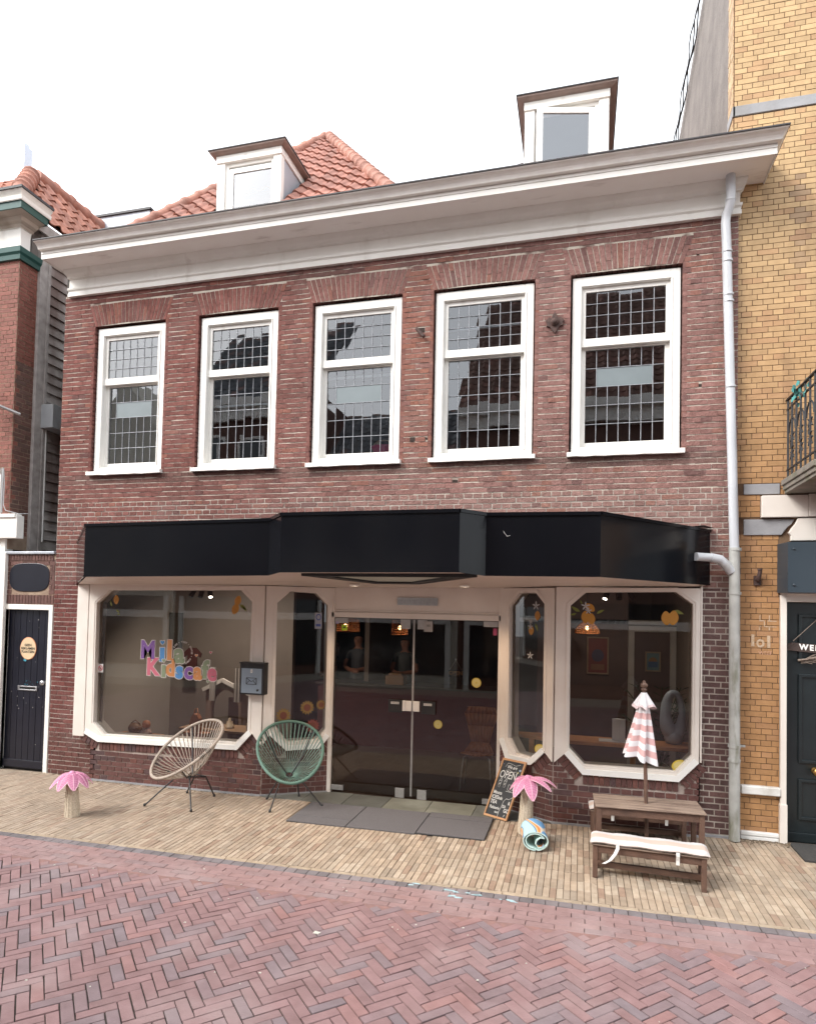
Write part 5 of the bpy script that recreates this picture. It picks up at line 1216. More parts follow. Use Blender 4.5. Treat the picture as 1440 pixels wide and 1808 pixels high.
# grey oval hollow fan
fn_ = thing('oval_fan', 'grey hollow oval bladeless fan on the pine shelf right of the parasol', 'fan', (1.0, .5, .87))
b = MB(); pts = []; rad = []
for q in range(28):
    a = q * 2 * pi / 28; pts.append((1.01 + .085 * cos(a), .50, 1.20 + .225 * sin(a))); rad.append(.035 + .045 * max(0, -sin(a)) ** 1.2 + .02 * max(0, -cos(a)))
b.tube(pts, rad, 12, closed=True); b.lathe([(.05, .0), (.085, .01), (.10, .06), (.09, .12), (.05, .16)], (1.01, .50, .868), 20); b.build('housing', [mat('pearl_grey_plastic', (.42, .47, .52), (.34, .39, .44), 2, .3)], fn_)
b = MB(); b.tube([(1.01, .56, .88), (1.06, .6, .8), (1.1, .55, .68), (.98, .5, .60), (.90, .5, .66), (.93, .55, .76)], .006, 6); b.build('cord', [LABELW], fn_)
# potted palm behind
pp_ = thing('potted_palm', 'dark green potted palm standing behind the grey fan', 'plant', (1.05, 1.5, .05))
b = MB(); b.lathe([(.10, 0), (.15, .25), (.16, .28), (.14, .28)], (1.0, 1.5, .05), 18); b.build('pot', [mat('grey_pot', (.15, .14, .13))], pp_)
b = MB(); random.seed(77)
for k in range(14):
    a = rnd(0, 6.28); L = rnd(.35, .6); up = rnd(.5, 1.0); p0 = Vector((1.0, 1.5, .4))
    sp = [p0 + Vector((cos(a) * L * u * u, sin(a) * L * u * u * .6, up * 1.1 * u)) for u in (0, .25, .5, .75, 1)]; b.tube(sp, .006, 5)
    for u in range(1, 5):
        for e in (-1, 1):
            for w_ in range(3):
                c = sp[u - 1].lerp(sp[u], w_ / 3 + .2); d = (sp[u] - sp[u - 1]).normalized(); sd_ = d.cross(Vector((0, 0, 1))).normalized() * e; tip = c + (sd_ * .8 + d * .8 - Vector((0, 0, .35))) * .14
                b.add([c - d * .01, c + (tip - c) * .5 - d * .008, tip, c + (tip - c) * .5 + d * .008], [(0, 1, 2, 3)])
b.build('fronds', [mat('dark_palm_leaf', (.02, .05, .02), (.03, .07, .03))], pp_)
# plywood chair near the right door
pc = thing('plywood_chair', 'orange plywood chair with thin steel legs inside the right glass door', 'chair', (-1.22, .95, .05))
b = MB(); V_ = []
for k in range(9):
    u = -1 + k / 4; w1 = .9
    V_ += [(-1.22 + .20 * u, .80 + .03 * u * u, .50 + .02 * abs(u)), (-1.22 + .19 * u, 1.05, .49), (-1.22 + .12 * u, 1.15, .60), (-1.22 + .17 * u, 1.20 - .02 * u * u, .80), (-1.22 + .215 * u, 1.24 - .05 * u * u, .95), (-1.22 + .17 * u, 1.25 - .04 * u * u, 1.04)]
for k in range(8):
    for q in range(5): a_ = k * 6 + q; b.add([V_[a_], V_[a_ + 6], V_[a_ + 7], V_[a_ + 1]], [(0, 1, 2, 3)], 0, (1, 1, 1), True)
sh = b.build('seat_shell', [ORW], pc); so_ = sh.modifiers.new('th', 'SOLIDIFY'); so_.thickness = .012
for (dx, dy) in ((-.2, -.16), (.2, -.16), (-.2, .2), (.2, .2)):
    b = MB(); b.tube([(-1.22 + dx * .5, .98 + dy * .4, .48), (-1.22 + dx * .8, .98 + dy * .8, .46), (-1.22 + dx, .98 + dy, .05)], .010, 8); b.build('leg', [METAL], pc)
# toys behind the left-hand window
ph_ = thing('play_house', 'wooden play house with white roof edges behind the left-hand window', 'play house', (-4.35, 1.3, .05))
b = MB(); b.bar((-5.13, .95, 1.09), (-4.83, .95, 1.24), .05, .04, up=(0, 1, 0)); b.bar((-4.83, .95, 1.24), (-4.30, .95, 1.02), .05, .04, up=(0, 1, 0)); b.build('roof_edge', [mat('white_wood', (.48, .44, .4))], ph_)
b = MB()
arch = [(-5.10, .05), (-4.98, .05)] + [(-4.78 - .20 * cos(a), .82 + .28 * sin(a)) for a in [k * pi / 10 for k in range(11)]] + [(-4.58, .05), (-4.36, .05), (-4.36, 1.03), (-4.83, 1.22), (-5.10, 1.09)]
plate(b, arch, [], lambda p, d: Vector((p[0], .98 - d, p[1])), -.02, 0); b.box(-5.10, -4.36, 1.6, 1.65, .05, .9, 1); b.build('front_panel', [mat('brown_play_panel', (.16, .11, .085), (.14, .095, .075), 5, .7), mat('dark_play_inside', (.03, .012, .01))], ph_)
tb = thing('play_table', 'low brown table covered with toys behind the left-hand window', 'table', (-4.6, .75, .05))
b = MB(); b.box(-5.2, -4.0, .5, .95, .60, .63); b.build('table_top', [mat('play_table_wood', (.30, .18, .10))], tb)
for x in (-5.15, -4.05):
    for y in (.54, .91): b = MB(); b.box(x - .02, x + .02, y - .02, y + .02, .05, .6); b.build('leg', [ORW], tb)
random.seed(15)
toyc = [('wooden_train', (.3, .15, .07), 'row of orange brown wooden train blocks on the play table'), ('toy_crate', (.35, .26, .17), 'pale open toy crate at the end of the play table'), ('stacking_tower', (.4, .3, .2), 'small stacking tower standing in the middle of the play table')]
b = MB()
for k in range(4): b.box(-5.1 + k * .11, -5.02 + k * .11, .6, .68, .64, .72); b.tube([(-5.08 + k * .11, .595, .645), (-5.08 + k * .11, .605, .645)], .018, 10)
tag(b.build(toyc[0][0], [mat('toy_a', toyc[0][1])], loc=(-4.9, .64, .63)), toyc[0][2], 'toy')
b = MB(); b.ring([(-4.25, .6), (-4.02, .6), (-4.02, .8), (-4.25, .8)], [(-4.235, .615), (-4.035, .615), (-4.035, .785), (-4.235, .785)], lambda p, d: Vector((p[0], p[1], .631 + d)), 0, .1); b.box(-4.25, -4.02, .6, .8, .631, .64)
tag(b.build(toyc[1][0], [mat('toy_b', toyc[1][1])], loc=(-4.13, .7, .63)), toyc[1][2], 'toy')
b = MB(); b.lathe([(.06, 0), (.06, .03), (.05, .03), (.05, .06), (.04, .06), (.04, .09), (.02, .1), (.02, .13), (.001, .14)], (-4.55, .7, .631), 14); tag(b.build(toyc[2][0], [mat('toy_c', toyc[2][1])], loc=(-4.55, .7, .63)), toyc[2][2], 'toy')
# doll on a wooden swing shelf in the window
b = MB(); b.prism([(-5.85, .16), (-5.25, .16), (-5.2, .2), (-5.25, .26), (-5.85, .26)], lambda p, d: Vector((p[0], p[1], d)), .56, .578); tag(b.build('display_board', [ORW], loc=(-5.5, .2, .57)), 'small orange wooden board lying on the ledge of the left-hand window', 'board')
dl = thing('doll', 'small seated doll with round orange head and printed dress in the left-hand window', 'doll', (-5.5, .2, .58))
b = MB(); b.lathe([(.001, .06), (.04, .045), (.055, .01), (.05, -.03), (.02, -.055), (.001, -.058)], (-5.48, .2, .70), 16); b.build('head', [mat('doll_orange', (.45, .17, .08))], dl)
b = MB(); b.lathe([(.075, 0), (.07, .03), (.04, .08), (.02, .1)], (-5.48, .2, .578), 14); b.tube([(-5.42, .19, .60), (-5.36, .15, .60)], .014, 8); b.tube([(-5.54, .19, .60), (-5.56, .14, .60)], .014, 8); b.build('dress', [mat('doll_dress', (.45, .36, .30), (.3, .12, .1), 60)], dl)
b = MB(); b.lathe([(.001, .07), (.06, .05), (.085, .0), (.07, -.05), (.001, -.06)], (-5.68, .24, .64), 16, fn=lambda p: Vector((p.x * 1.1, p.y, p.z))); b.tube([(-5.75, .24, .69), (-5.68, .24, .74), (-5.6, .24, .69)], .007, 6)
tag(b.build('round_basket', [mat('brown_basket', (.22, .11, .05), (.15, .07, .03), 40)], loc=(-5.68, .24, .64)), 'round brown basket beside the doll in the left-hand window', 'basket')
bg = MB(); bg.prism([(-4.98, .60), (-4.83, .60), (-4.85, .78), (-4.88, .83), (-4.93, .84), (-4.97, .79)], lambda p, d: Vector((p[0], .42 + d, p[1])), 0, .08); bg.tube([(-4.95, .46, .8), (-4.93, .46, .9), (-4.90, .46, .91), (-4.87, .46, .8)], .007, 6); bg.box(-5.1, -4.7, .38, .55, .50, .60)
tag(bg.build('toy_bag', [mat('orange_bag', (.32, .12, .05))], loc=(-4.9, .45, .6)), 'small orange handbag on a dark block behind the beige string chair', 'bag')
# drapes hung inside the left-hand window
for (x, w_, z0, z1, lb) in ((-5.0, .09, .95, 1.42, 'pale cloth strip hanging just below the first letters of the shop name'), (-4.62, .10, .95, 1.42, 'pale cloth strip hanging below the middle of the shop name')):
    b = MB(); n = 8
    for k in range(n):
        xa, xb = x + w_ * k / n, x + w_ * (k + 1) / n; ya, yb_ = .9 + .012 * sin(k * 1.6), .9 + .012 * sin((k + 1) * 1.6)
        b.add([(xa, ya, z0), (xb, yb_, z0), (xb, yb_, z1), (xa, ya, z1)], [(0, 1, 2, 3)]); b.add([(xa, ya + .003, z0), (xb, yb_ + .003, z0), (xb, yb_ + .003, z1), (xa, ya + .003, z1)], [(3, 2, 1, 0)])
    tag(b.build('cloth_strip', [mat('pale_cloth', (.36, .33, .30))], loc=(x, .9, 1.2)), lb, 'cloth')
# upper rooms: unlit white bars for what reads as interior tubes, blinds, basket
for (x0, x1, z, lb) in ((-4.64, -3.76, 4.87, 'white bar behind the second upper window'), (-3.07, -2.17, 5.13, 'white bar behind the middle upper window'), (-1.55, -.64, 5.61, 'white bar behind the fourth upper window')):
    b = MB(); b.box(x0, x1, .235, .265, z - .013, z + .013); b.tube([(x0, .25, z), (x0 + .02, .25, z)], .02, 8); b.tube([(x1, .25, z), (x1 - .02, .25, z)], .02, 8); tag(b.build('white_bar', [WHITEC], loc=((x0 + x1) / 2, .25, z)), lb, 'curtain rod')
bk_ = thing('pink_basket', 'pink plastic basket standing inside the middle upper window', 'basket', (-2.36, .32, 4.2))
b = MB(); b.lathe([(.10, 0), (.135, .09), (.145, .10), (.145, .115), (.13, .11)], (-2.36, .33, 4.16), 24, fn=lambda p: Vector((p.x * 1.05, p.y * .75, p.z))); b.build('basin', [mat('pink_plastic', (.62, .06, .16), (.6, .05, .15), 3, .35)], bk_)
b = MB(); b.tube([(-2.36 + .13 * cos(a), .33, 4.26 + .09 * sin(a)) for a in [k * pi / 12 for k in range(13)]], .009, 8); b.prism([(-2.46, 4.26), (-2.42, 4.36), (-2.37, 4.30), (-2.30, 4.27)], lambda p, d: Vector((p[0], .33 + d, p[1])), 0, .02); b.build('handle', [mat('wicker', (.35, .22, .12))], bk_)
b = MB(); b.box(-2.6, -2.1, .22, .5, 4.10, 4.155); tag(b.build('inner_shelf', [CREAM], loc=(-2.36, .33, 4.12)), 'inside sill carrying the pink basket', 'shelf')

b = MB(); b.box(-6.59, -6.36, 2.2, 2.25, 1.55, 2.15); tag(b.build('dark_opening_sheet', [mat('shaded_opening_dark', (.035, .03, .018))], loc=(-6.47, 2.2, 1.8)), 'dark sheet standing in for a shaded opening behind the letters of the shop name', 'panel')  # flat dark sheet for a doorway opening, its shade put into the colour
b = MB(); b.prism([(-5.28, 1.12), (-5.12, 1.12), (-5.12, 1.36), (-5.06, 1.32), (-5.04, 1.38), (-5.14, 1.47), (-5.26, 1.47), (-5.36, 1.38), (-5.34, 1.32), (-5.28, 1.36)], lambda p, d: Vector((p[0] - .68, 1.80 + d, p[1] + .14)), 0, .03); tag(b.build('red_garment', [mat('dark_red_cloth', (.06, .014, .012))], loc=(-5.88, 1.8, 1.4)), 'small dark red garment hanging behind the end of the shop name', 'garment')
# smears and dust on the shop glass
# ================================================================ things on the pavement
random.seed(60)
def string_chair(label, c, ang, feet, frame_m, cord_m, wraps=None, zf=.36, zb=.90, lf=.38, lb=.40, w=.37):
    c = Vector((c[0], c[1], 0)); f = Vector((cos(radians(ang)), sin(radians(ang)), 0)); s = Vector((-f.y, f.x, 0)); zg = gz(c.x)
    t = thing('string_chair', label, 'chair', (c.x, c.y, zg), 'egg shaped string chairs by the shop windows')
    def rim(T):
        l = cos(T); ww = sin(T) * w * (1 - .12 * l); L = l * lf if l > 0 else l * lb; h = (zf + zb) / 2 - (zb - zf) / 2 * l
        return c + f * L + s * ww + Vector((0, 0, h))
    N = 64; R = [rim(2 * pi * k / N) for k in range(N)]
    b = MB(); b.tube(R, .0175, 10, closed=True)
    # cord wrapping: fine rings round the tube
    ro = b.build('rim', [frame_m], t)
    low = c - f * .10 + Vector((0, 0, .30 + zg)); nrm = (rim(pi / 2) - c); 
    b = MB(); M = 48; r0 = .05
    for k in range(M):
        T = 2 * pi * (k + .5) / M; p = rim(T); q = low + f * cos(T) * r0 * 1.2 + s * sin(T) * r0 + Vector((0, 0, .02 * -cos(T) + .01))
        mid = p.lerp(q, .55) - Vector((0, 0, .045)) * (1 if cos(T) < .3 else .5)
        for o in (-1, 1):
            a = rim(T + o * .012)
            b.tube([a, a.lerp(mid, .5) - Vector((0, 0, .01)), mid, q], .0040, 4, caps=False)
    b.build('cords', [cord_m], t)
    b = MB(); b.tube([low + f * cos(x) * r0 * 1.2 + s * sin(x) * r0 + Vector((0, 0, .02 * -cos(x) + .005)) for x in [k * pi / 10 for k in range(20)]], .010, 8, closed=True); b.build('centre_ring', [frame_m], t)
    b = MB()
    base = [low + f * a * .11 + s * e * .10 - Vector((0, 0, .02 - .02 * a)) for a, e in ((1, 1), (1, -1), (-1, -1), (-1, 1))]
    b.tube(base, .008, 8, closed=True)
    for T in (.9, -.9, pi - .8, pi + .8): b.tube([rim(T), rim(T).lerp(low, .5) - Vector((0, 0, .07)), low - Vector((0, 0, .02))], .0075, 8)
    b.build('seat_frame', [BLK], t)
    for (fx, fy) in feet:
        p = Vector((fx, fy, gz(fx) + .012)); top = min(base, key=lambda q: (Vector((q.x - fx, q.y - fy))).length)
        b = MB(); b.tube([top, p], .0085, 8); lg = b.build('leg', [BLK], t)
        b = MB(); b.lathe([(.008, .02), (.013, .015), (.015, 0), (.012, -.010), (.004, -.012)], p, 12); b.build('rubber_foot', [BLK], lg)
    if wraps:
        b = MB()
        for T in wraps:
            for k in range(4): q = T + k * .035; b.tube([rim(q), rim(q + .012)], .0205, 10)
        b.build('black_binding', [BLK], t)
    return t
BEI = mat('beige_cord', (.40, .33, .27), (.33, .27, .22), 30, .6, .5, 400)
BEC = mat('beige_string', (.44, .37, .31), (.36, .30, .24), 8, .5)
GRN = mat('sage_green_cord', (.105, .195, .155), (.085, .165, .13), 30, .5, .5, 400)
GRC = mat('sage_string', (.16, .26, .21), (.12, .21, .17), 8, .45)
string_chair('beige egg shaped string chair with black rod legs under the large lettered window', (-4.37, -.57), 248, [(-4.685, -.857), (-4.079, -.88), (-4.154, -.293), (-4.537, -.266)], BEI, BEC, wraps=(1.40, 1.58))
string_chair('sage green egg shaped string chair with black rod legs beside the glass doors', (-3.19, -.29), -61, [(-3.257, -.64), (-2.795, -.278), (-3.204, .005), (-3.513, -.208)], GRN, GRC)

# ---- pink palm decorations
PINK = mat('pink_raffia', (.70, .31, .46), (.62, .24, .39), 60, .6, .5, 250)
PINKE = mat('pale_pink_edge', (.82, .54, .62), (.78, .46, .56), 30, .6)
PINKR = mat('dark_pink_binding', (.42, .13, .22), (.55, .2, .32), 60, .6)
DPINK = mat('deep_pink_underside', (.50, .03, .08), (.42, .025, .06), 40, .6)
WICK = mat('cream_wicker', (.74, .65, .52), (.52, .42, .30), 70, .75, .9, 160)
def palm(label, x, y, h, lean, leaves):
    zg = gz(x); t = thing('palm_decoration', label, 'decoration', (x, y, zg), 'pink raffia palm trees')
    b = MB(); lx = lean; n = 26
    prof = []
    for k in range(n): z = h * k / (n - 1); r = (.075 - .028 * (k / (n - 1))) + (.0022 if k % 2 else -.0015); prof.append((r, z))
    b.lathe(prof, (x, y, zg), 28, fn=lambda p: Vector((p.x + lx * p.z, p.y, p.z)))
    for k in range(14):
        a = k * 2 * pi / 14; b.tube([(x + lx * z_ + (.077 - .028 * z_ / h) * cos(a), y + (.077 - .028 * z_ / h) * sin(a), zg + z_) for z_ in [h * q / 6 for q in range(7)]], .0035, 5)
    b.build('wicker_trunk', [WICK], t)
    top = Vector((x + lx * h, y, zg + h))
    for (a, L, droop, wd, rise) in leaves:
        d = Vector((cos(radians(a)), sin(radians(a)), 0)); sd_ = Vector((-d.y, d.x, 0)); b = MB(); n = 9; c_ = []; V_ = []; U_ = []
        for k in range(n):
            u = k / (n - 1); p = top + d * L * u * (1 - .12 * u) + Vector((0, 0, rise * sin(u * 1.5) * 1.0 - droop * u * u)); ww = wd * (sin(pi * (u * .93 + .05)) ** .7)
            c_.append(p)
            V_ += [p - sd_ * ww - Vector((0, 0, ww * .42)), p - sd_ * ww * .5 - Vector((0, 0, ww * .10)), p, p + sd_ * ww * .5 - Vector((0, 0, ww * .10)), p + sd_ * ww - Vector((0, 0, ww * .42))]
        for k in range(n - 1):
            for q in range(4): i_ = k * 5 + q; b.add([V_[i_], V_[i_ + 1], V_[i_ + 6], V_[i_ + 5]], [(0, 1, 2, 3)], 0, (1, 1, 1), True)
            for q in range(4): i_ = k * 5 + q; o = Vector((0, 0, -.006)); b.add([V_[i_] + o, V_[i_ + 5] + o, V_[i_ + 6] + o, V_[i_ + 1] + o], [(0, 1, 2, 3)], 1, (1, 1, 1), True)
        # raffia ribs across the leaf
        for k in range(1, (n - 1) * 3):
            f_ = k / 3; i0 = int(f_); fr_ = f_ - i0
            if i0 >= n - 1: break
            row = [V_[i0 * 5 + q].lerp(V_[(i0 + 1) * 5 + q], fr_) + Vector((0, 0, .0015)) for q in range(5)]; b.tube(row, .0022, 4, 3 if k % 2 else 0, caps=False)
        b.tube([V_[k * 5] for k in range(n)] + [V_[k * 5 + 4] for k in range(n)][::-1], .0042, 6, 2); b.tube(c_, .0036, 5, 2)
        b.build('leaf', [PINK, DPINK, PINKE, PINKR], t)
    b = MB(); b.lathe([(.03, -.01), (.035, .01), (.02, .03), (.002, .035)], top, 12); b.build('crown_knot', [PINK], t)
palm('short pink raffia palm with cream wicker trunk standing alone on the open pavement', -5.19, -1.37, .44, -.05, [(a, .235, .18, .060, .055) for a in (188, 232, 275, 318, 0, 50, 95, 140)])
palm('taller pink raffia palm with cream wicker trunk and drooping leaves, behind the rolled mat', -.51, -.47, .55, .03, [(185, .20, .17, .06, .05), (232, .22, .20, .062, .045), (290, .23, .21, .066, .045), (335, .30, .15, .045, .07), (8, .33, .16, .04, .08), (80, .22, .12, .05, .05), (140, .2, .12, .05, .05)])

# ---- rolled mat
rm_ = thing('rolled_mat', 'rolled up play mat with blue and orange swirls beside the taller pink palm', 'mat', (-.38, -.78, .05))
ax = Vector((-.06, .42, 0.0)).normalized()
def swirl(name):
    m = bpy.data.materials.new(name); m.use_nodes = True; nt = m.node_tree; nd = nt.nodes; bs = nd["Principled BSDF"]; bs.inputs['Roughness'].default_value = .5
    tc = nd.new("ShaderNodeTexCoord"); w = nd.new("ShaderNodeTexWave"); w.inputs['Scale'].default_value = 1.5; w.inputs['Distortion'].default_value = 9; w.inputs['Detail'].default_value = 0; w.inputs['Detail Scale'].default_value = 1.4; w.bands_direction = 'DIAGONAL'
    cr = nd.new("ShaderNodeValToRGB"); cr.color_ramp.interpolation = 'CONSTANT'; e = cr.color_ramp.elements; e[0].position = 0; e[0].color = (.38, .60, .66, 1); e[1].position = .32; e[1].color = (.07, .17, .42, 1)
    for p, c in ((.42, (.62, .50, .26, 1)), (.55, (.72, .24, .07, 1)), (.72, (.66, .60, .5, 1)), (.82, (.14, .32, .55, 1))): q = e.new(p); q.color = c
    link(nt, tc.outputs['Object'], w.inputs['Vector']); link(nt, w.outputs['Fac'], cr.inputs[0]); link(nt, cr.outputs[0], bs.inputs['Base Color']); return m
MATB = mat('mint_mat_back', (.55, .72, .68), (.5, .66, .62), 10, .6); MATW = mat('white_mat_edge', (.7, .69, .64))
front = Vector((-.375, -.97, 0)); zg = gz(-.38)
e1 = Vector((ax.y, -ax.x, 0)); Lr = .34
def spiral():
    pts = []
    # outer body: squashed round outline, then a loop folded inside
    for k in range(30):
        a = -pi * .5 - k * 2 * pi / 30 * 1.0; pts.append((.118 * cos(a) * (1 - .0 * k), .098 + .092 * sin(a) * (1 if sin(a) < 0 else .92)))
    for k in range(1, 22):
        a = -pi * .5 - k * 2 * pi / 30; r = 1 - .16 - .004 * k; pts.append((.118 * r * cos(a), .098 + .09 * r * sin(a)))
    end = pts[-1]
    pts += [(.045, .125), (.015, .10), (.005, .07), (.025, .045), (.06, .04), (.075, .06)]
    return pts
SP = spiral(); b = MB(); th_ = .010
n = len(SP); offs = []
for k in range(n):
    a = Vector(SP[max(0, k - 1)]); c = Vector(SP[min(n - 1, k + 1)]); t_ = (c - a).normalized(); offs.append(Vector((-t_.y, t_.x)))
tiltz = .10
def rp(q, s_): return front + e1 * q[0] + ax * s_ + Vector((0, 0, zg + q[1] * (1 + .10 * s_ / Lr) + .004))
for k in range(n - 1):
    p, q = Vector(SP[k]), Vector(SP[k + 1]); p2, q2 = p - offs[k] * th_, q - offs[k + 1] * th_
    b.add([rp(p, 0), rp(q, 0), rp(q, Lr), rp(p, Lr)], [(0, 1, 2, 3)], 0, (1, 1, 1), True)
    b.add([rp(p2, 0), rp(q2, 0), rp(q2, Lr), rp(p2, Lr)], [(3, 2, 1, 0)], 1, (1, 1, 1), True)
    b.add([rp(p, 0), rp(q, 0), rp(q2, 0), rp(p2, 0)], [(3, 2, 1, 0)], 1); b.add([rp(p, Lr), rp(q, Lr), rp(q2, Lr), rp(p2, Lr)], [(0, 1, 2, 3)], 2)
b.add([rp(SP[-1], 0), rp(Vector(SP[-1]) - offs[-1] * th_, 0), rp(Vector(SP[-1]) - offs[-1] * th_, Lr), rp(SP[-1], Lr)], [(0, 1, 2, 3)], 2)
b.build('mat_body', [swirl('swirl_print'), MATB, MATW], rm_)

# ---- chalkboard leaning on the splayed base wall
cb_ = thing('chalkboard', 'black chalkboard in a pine frame leaning against the brick base, chalked OPEN with drinks', 'sign', (-.86, .0, .04))
bl_ = Vector((-.993, -.02, gz(-1) + .004)); br_ = Vector((-.728, -.175, gz(-.7) + .004)); U = (br_ - bl_); wB = U.length; U.normalize()
tl_ = Vector((-.80, .115, .655)); Vv = tl_ - bl_; Vv -= U * Vv.dot(U) ; 
lean_side = .0
hB = Vv.length; Vv.normalize()
sk = (tl_ - bl_) - Vv * hB; Vs = (Vv * hB + sk); NB = U.cross(Vv).normalized()
if NB.y > 0: NB = -NB
# the board stands rotated in its own plane, resting on its lower corner
angB = 0
Up = Vs.normalized(); Ur = (U - Up * U.dot(Up)).normalized(); 
def bp(p, d=0): return bl_ + U * p[0] * wB + Vs * p[1] + NB * d
b = MB(); fw = .055
b.ring([(0, 0), (1, 0), (1, 1), (0, 1)], [(fw, .035), (1 - fw, .035), (1 - fw, .965), (fw, .965)], bp, -.008, .014)
b.build('pine_frame', [mat('pine_frame', (.50, .27, .12), (.42, .21, .09), 14, .5, .1, 60)], cb_, bevel=.002)
b = MB(); b.prism([(.03, .02), (.97, .02), (.97, .98), (.03, .98)], bp, -.004, .004); b.build('slate_panel', [mat('chalkboard_black', (.010, .011, .012), (.02, .021, .022), 14, .6)], cb_)
b = MB(); b.prism([(.1, .05), (.2, .05), (.2, .9), (.1, .9)], bp, -.02, -.008); b.prism([(.8, .05), (.9, .05), (.9, .9), (.8, .9)], bp, -.02, -.008); b.build('back_strut', [ORW], cb_)
CHK = mat('white_chalk', (.70, .69, .66), (.5, .5, .48), 80, .9)
def ct(txt, x, y, size, off=0., sx=1, sh=0): text_mb(chk, txt, size, lambda a, c, z: bp((x + a / wB, y + c / hB), .0055 + z * .2), off=off, sx=sx, shear=sh)
chk = MB()
ct('We are', .50, .865, .052, .0006, .8, .25); ct('OPEN', .44, .725, .118, .0004, .72)
def line(pts, r=.0022): chk.tube([bp(p, .006) for p in pts], r, 4)
line([(.22, .86), (.28, .93), (.45, .92), (.62, .90), (.80, .93)], .0018); line([(.28, .80), (.42, .82), (.58, .79), (.74, .81)], .0018)
for (x, y) in ((.20, .565), (.41, .575)):
    line([(x - .05, y + .05), (x + .07, y + .05)]); line([(x - .045, y + .05), (x - .02, y - .06), (x + .045, y - .06), (x + .06, y + .05)]); line([(x - .02, y + .05), (x, y + .085), (x + .05, y + .085), (x + .055, y + .05)]); line([(x + .01, y + .09), (x + .03, y + .13)]); line([(x - .03, y), (x + .055, y)]); line([(x - .02, y - .02), (x + .04, y + .02)])
line([(.60, .50), (.60, .58), (.82, .58), (.82, .52), (.76, .48), (.66, .48), (.60, .50)]); line([(.82, .56), (.90, .55), (.88, .51), (.81, .51)]); line([(.56, .465), (.88, .465)])
ct('Mocca', .26, .415, .05, .0012, .85); ct('ICED', .22, .335, .052, .001, .85); ct('milk', .44, .33, .045, .001, .8); ct('TEA', .22, .255, .058, .0012, .85); ct('Patisserie', .33, .165, .046, .001, .72); ct('taart', .47, .10, .035, .0008, .72)
line([(.57, .03), (.56, .12), (.60, .20), (.62, .30), (.70, .35), (.80, .34), (.93, .39)], .003)
ct('to', .70, .22, .06, .0012, .8); ct('&', .86, .28, .05, .001, .8); ct('GO', .85, .15, .058, .0014, .8); line([(.80, .05), (.83, .09), (.85, .07)]); 
chk.build('chalk_writing', [CHK], cb_)
b = MB()
for (x, y, r, m_) in ((.86, .84, .05, 0), (.80, .80, .035, 1), (.10, .90, .022, 2)):
    for k in range(5): a = k * 2 * pi / 5; b.prism([(x + r * .5 * cos(a) / 1 + r * .42 * cos(q), y + .42 * (r * .5 * sin(a) + r * .42 * sin(q))) for q in [j * pi / 5 for j in range(10)]], bp, .004, .0062 + k * .0002, m_)
b.build('chalk_flowers', [mat('pale_blue_chalk', (.30, .38, .50)), mat('yellow_chalk', (.45, .42, .2)), mat('dark_blue_chalk', (.08, .10, .2))], cb_)

# ---- picnic set
WOODD = mat('dark_stained_wood', (.145, .08, .054), (.09, .05, .035), 9, .6, .4, 60, stain=(.035, .02, .015, .6), st_sc=(3, 3, 9))
WOODG = mat('greyed_table_boards', (.31, .23, .175), (.21, .15, .115), 5, .75, .6, 70, stain=(.09, .055, .04, .7), st_sc=(2.2, 26, 26), st_lo=.45, st_hi=.62)
def lf(u, v, F): # local (u along, v depth) to world on the ground
    o, a, b = F; return o + a * u + b * v
tt = thing('picnic_table', 'small weathered wooden picnic table with the closed striped parasol standing through it', 'table', (.62, -.82, .054))
O = Vector((.155, -1.065, 0)); A_ = Vector((1.0, .055, 0)).normalized(); B_ = Vector((-.045, 1, 0)).normalized(); TL, TW, TH = .935, .41, .50; F = (O, A_, B_)
zt_ = .054
def TB(mb, u0, u1, v0, v1, z0, z1, mi=0, FF=F, zb=zt_):
    vs = [lf(u, v, FF) + Vector((0, 0, zb + z)) for u in (u0, u1) for v in (v0, v1) for z in (z0, z1)]
    mb.add(vs, [(0, 1, 3, 2), (4, 6, 7, 5), (0, 4, 5, 1), (2, 3, 7, 6), (0, 2, 6, 4), (1, 5, 7, 3)], mi)
b = MB()
for k in range(5): TB(b, 0, TL, k * TW / 5 + .0015, (k + 1) * TW / 5 - .0015, TH - .012, TH + rnd(0, .0012))
b.build('table_top', [WOODG], tt, bevel=.003)
b = MB(); TB(b, .03, TL - .03, .025, .045, TH - .085, TH - .012); TB(b, .03, TL - .03, TW - .045, TW - .025, TH - .085, TH - .012); TB(b, .03, .05, .03, TW - .03, TH - .085, TH - .012); TB(b, TL - .05, TL - .03, .03, TW - .03, TH - .085, TH - .012); b.build('apron', [WOODD], tt, bevel=.002)
for u in (.012, TL - .055):
    for v in (.02, TW - .063): b = MB(); TB(b, u, u + .043, v, v + .043, 0, TH - .012); b.build('leg', [WOODD], tt, bevel=.003)
b = MB(); TB(b, .03, .05, .06, TW - .06, .07, .11); TB(b, TL - .05, TL - .03, .06, TW - .06, .07, .11); TB(b, .05, TL - .05, TW / 2 - .02, TW / 2 + .02, .07, .11); b.build('stretcher', [WOODD], tt, bevel=.002)
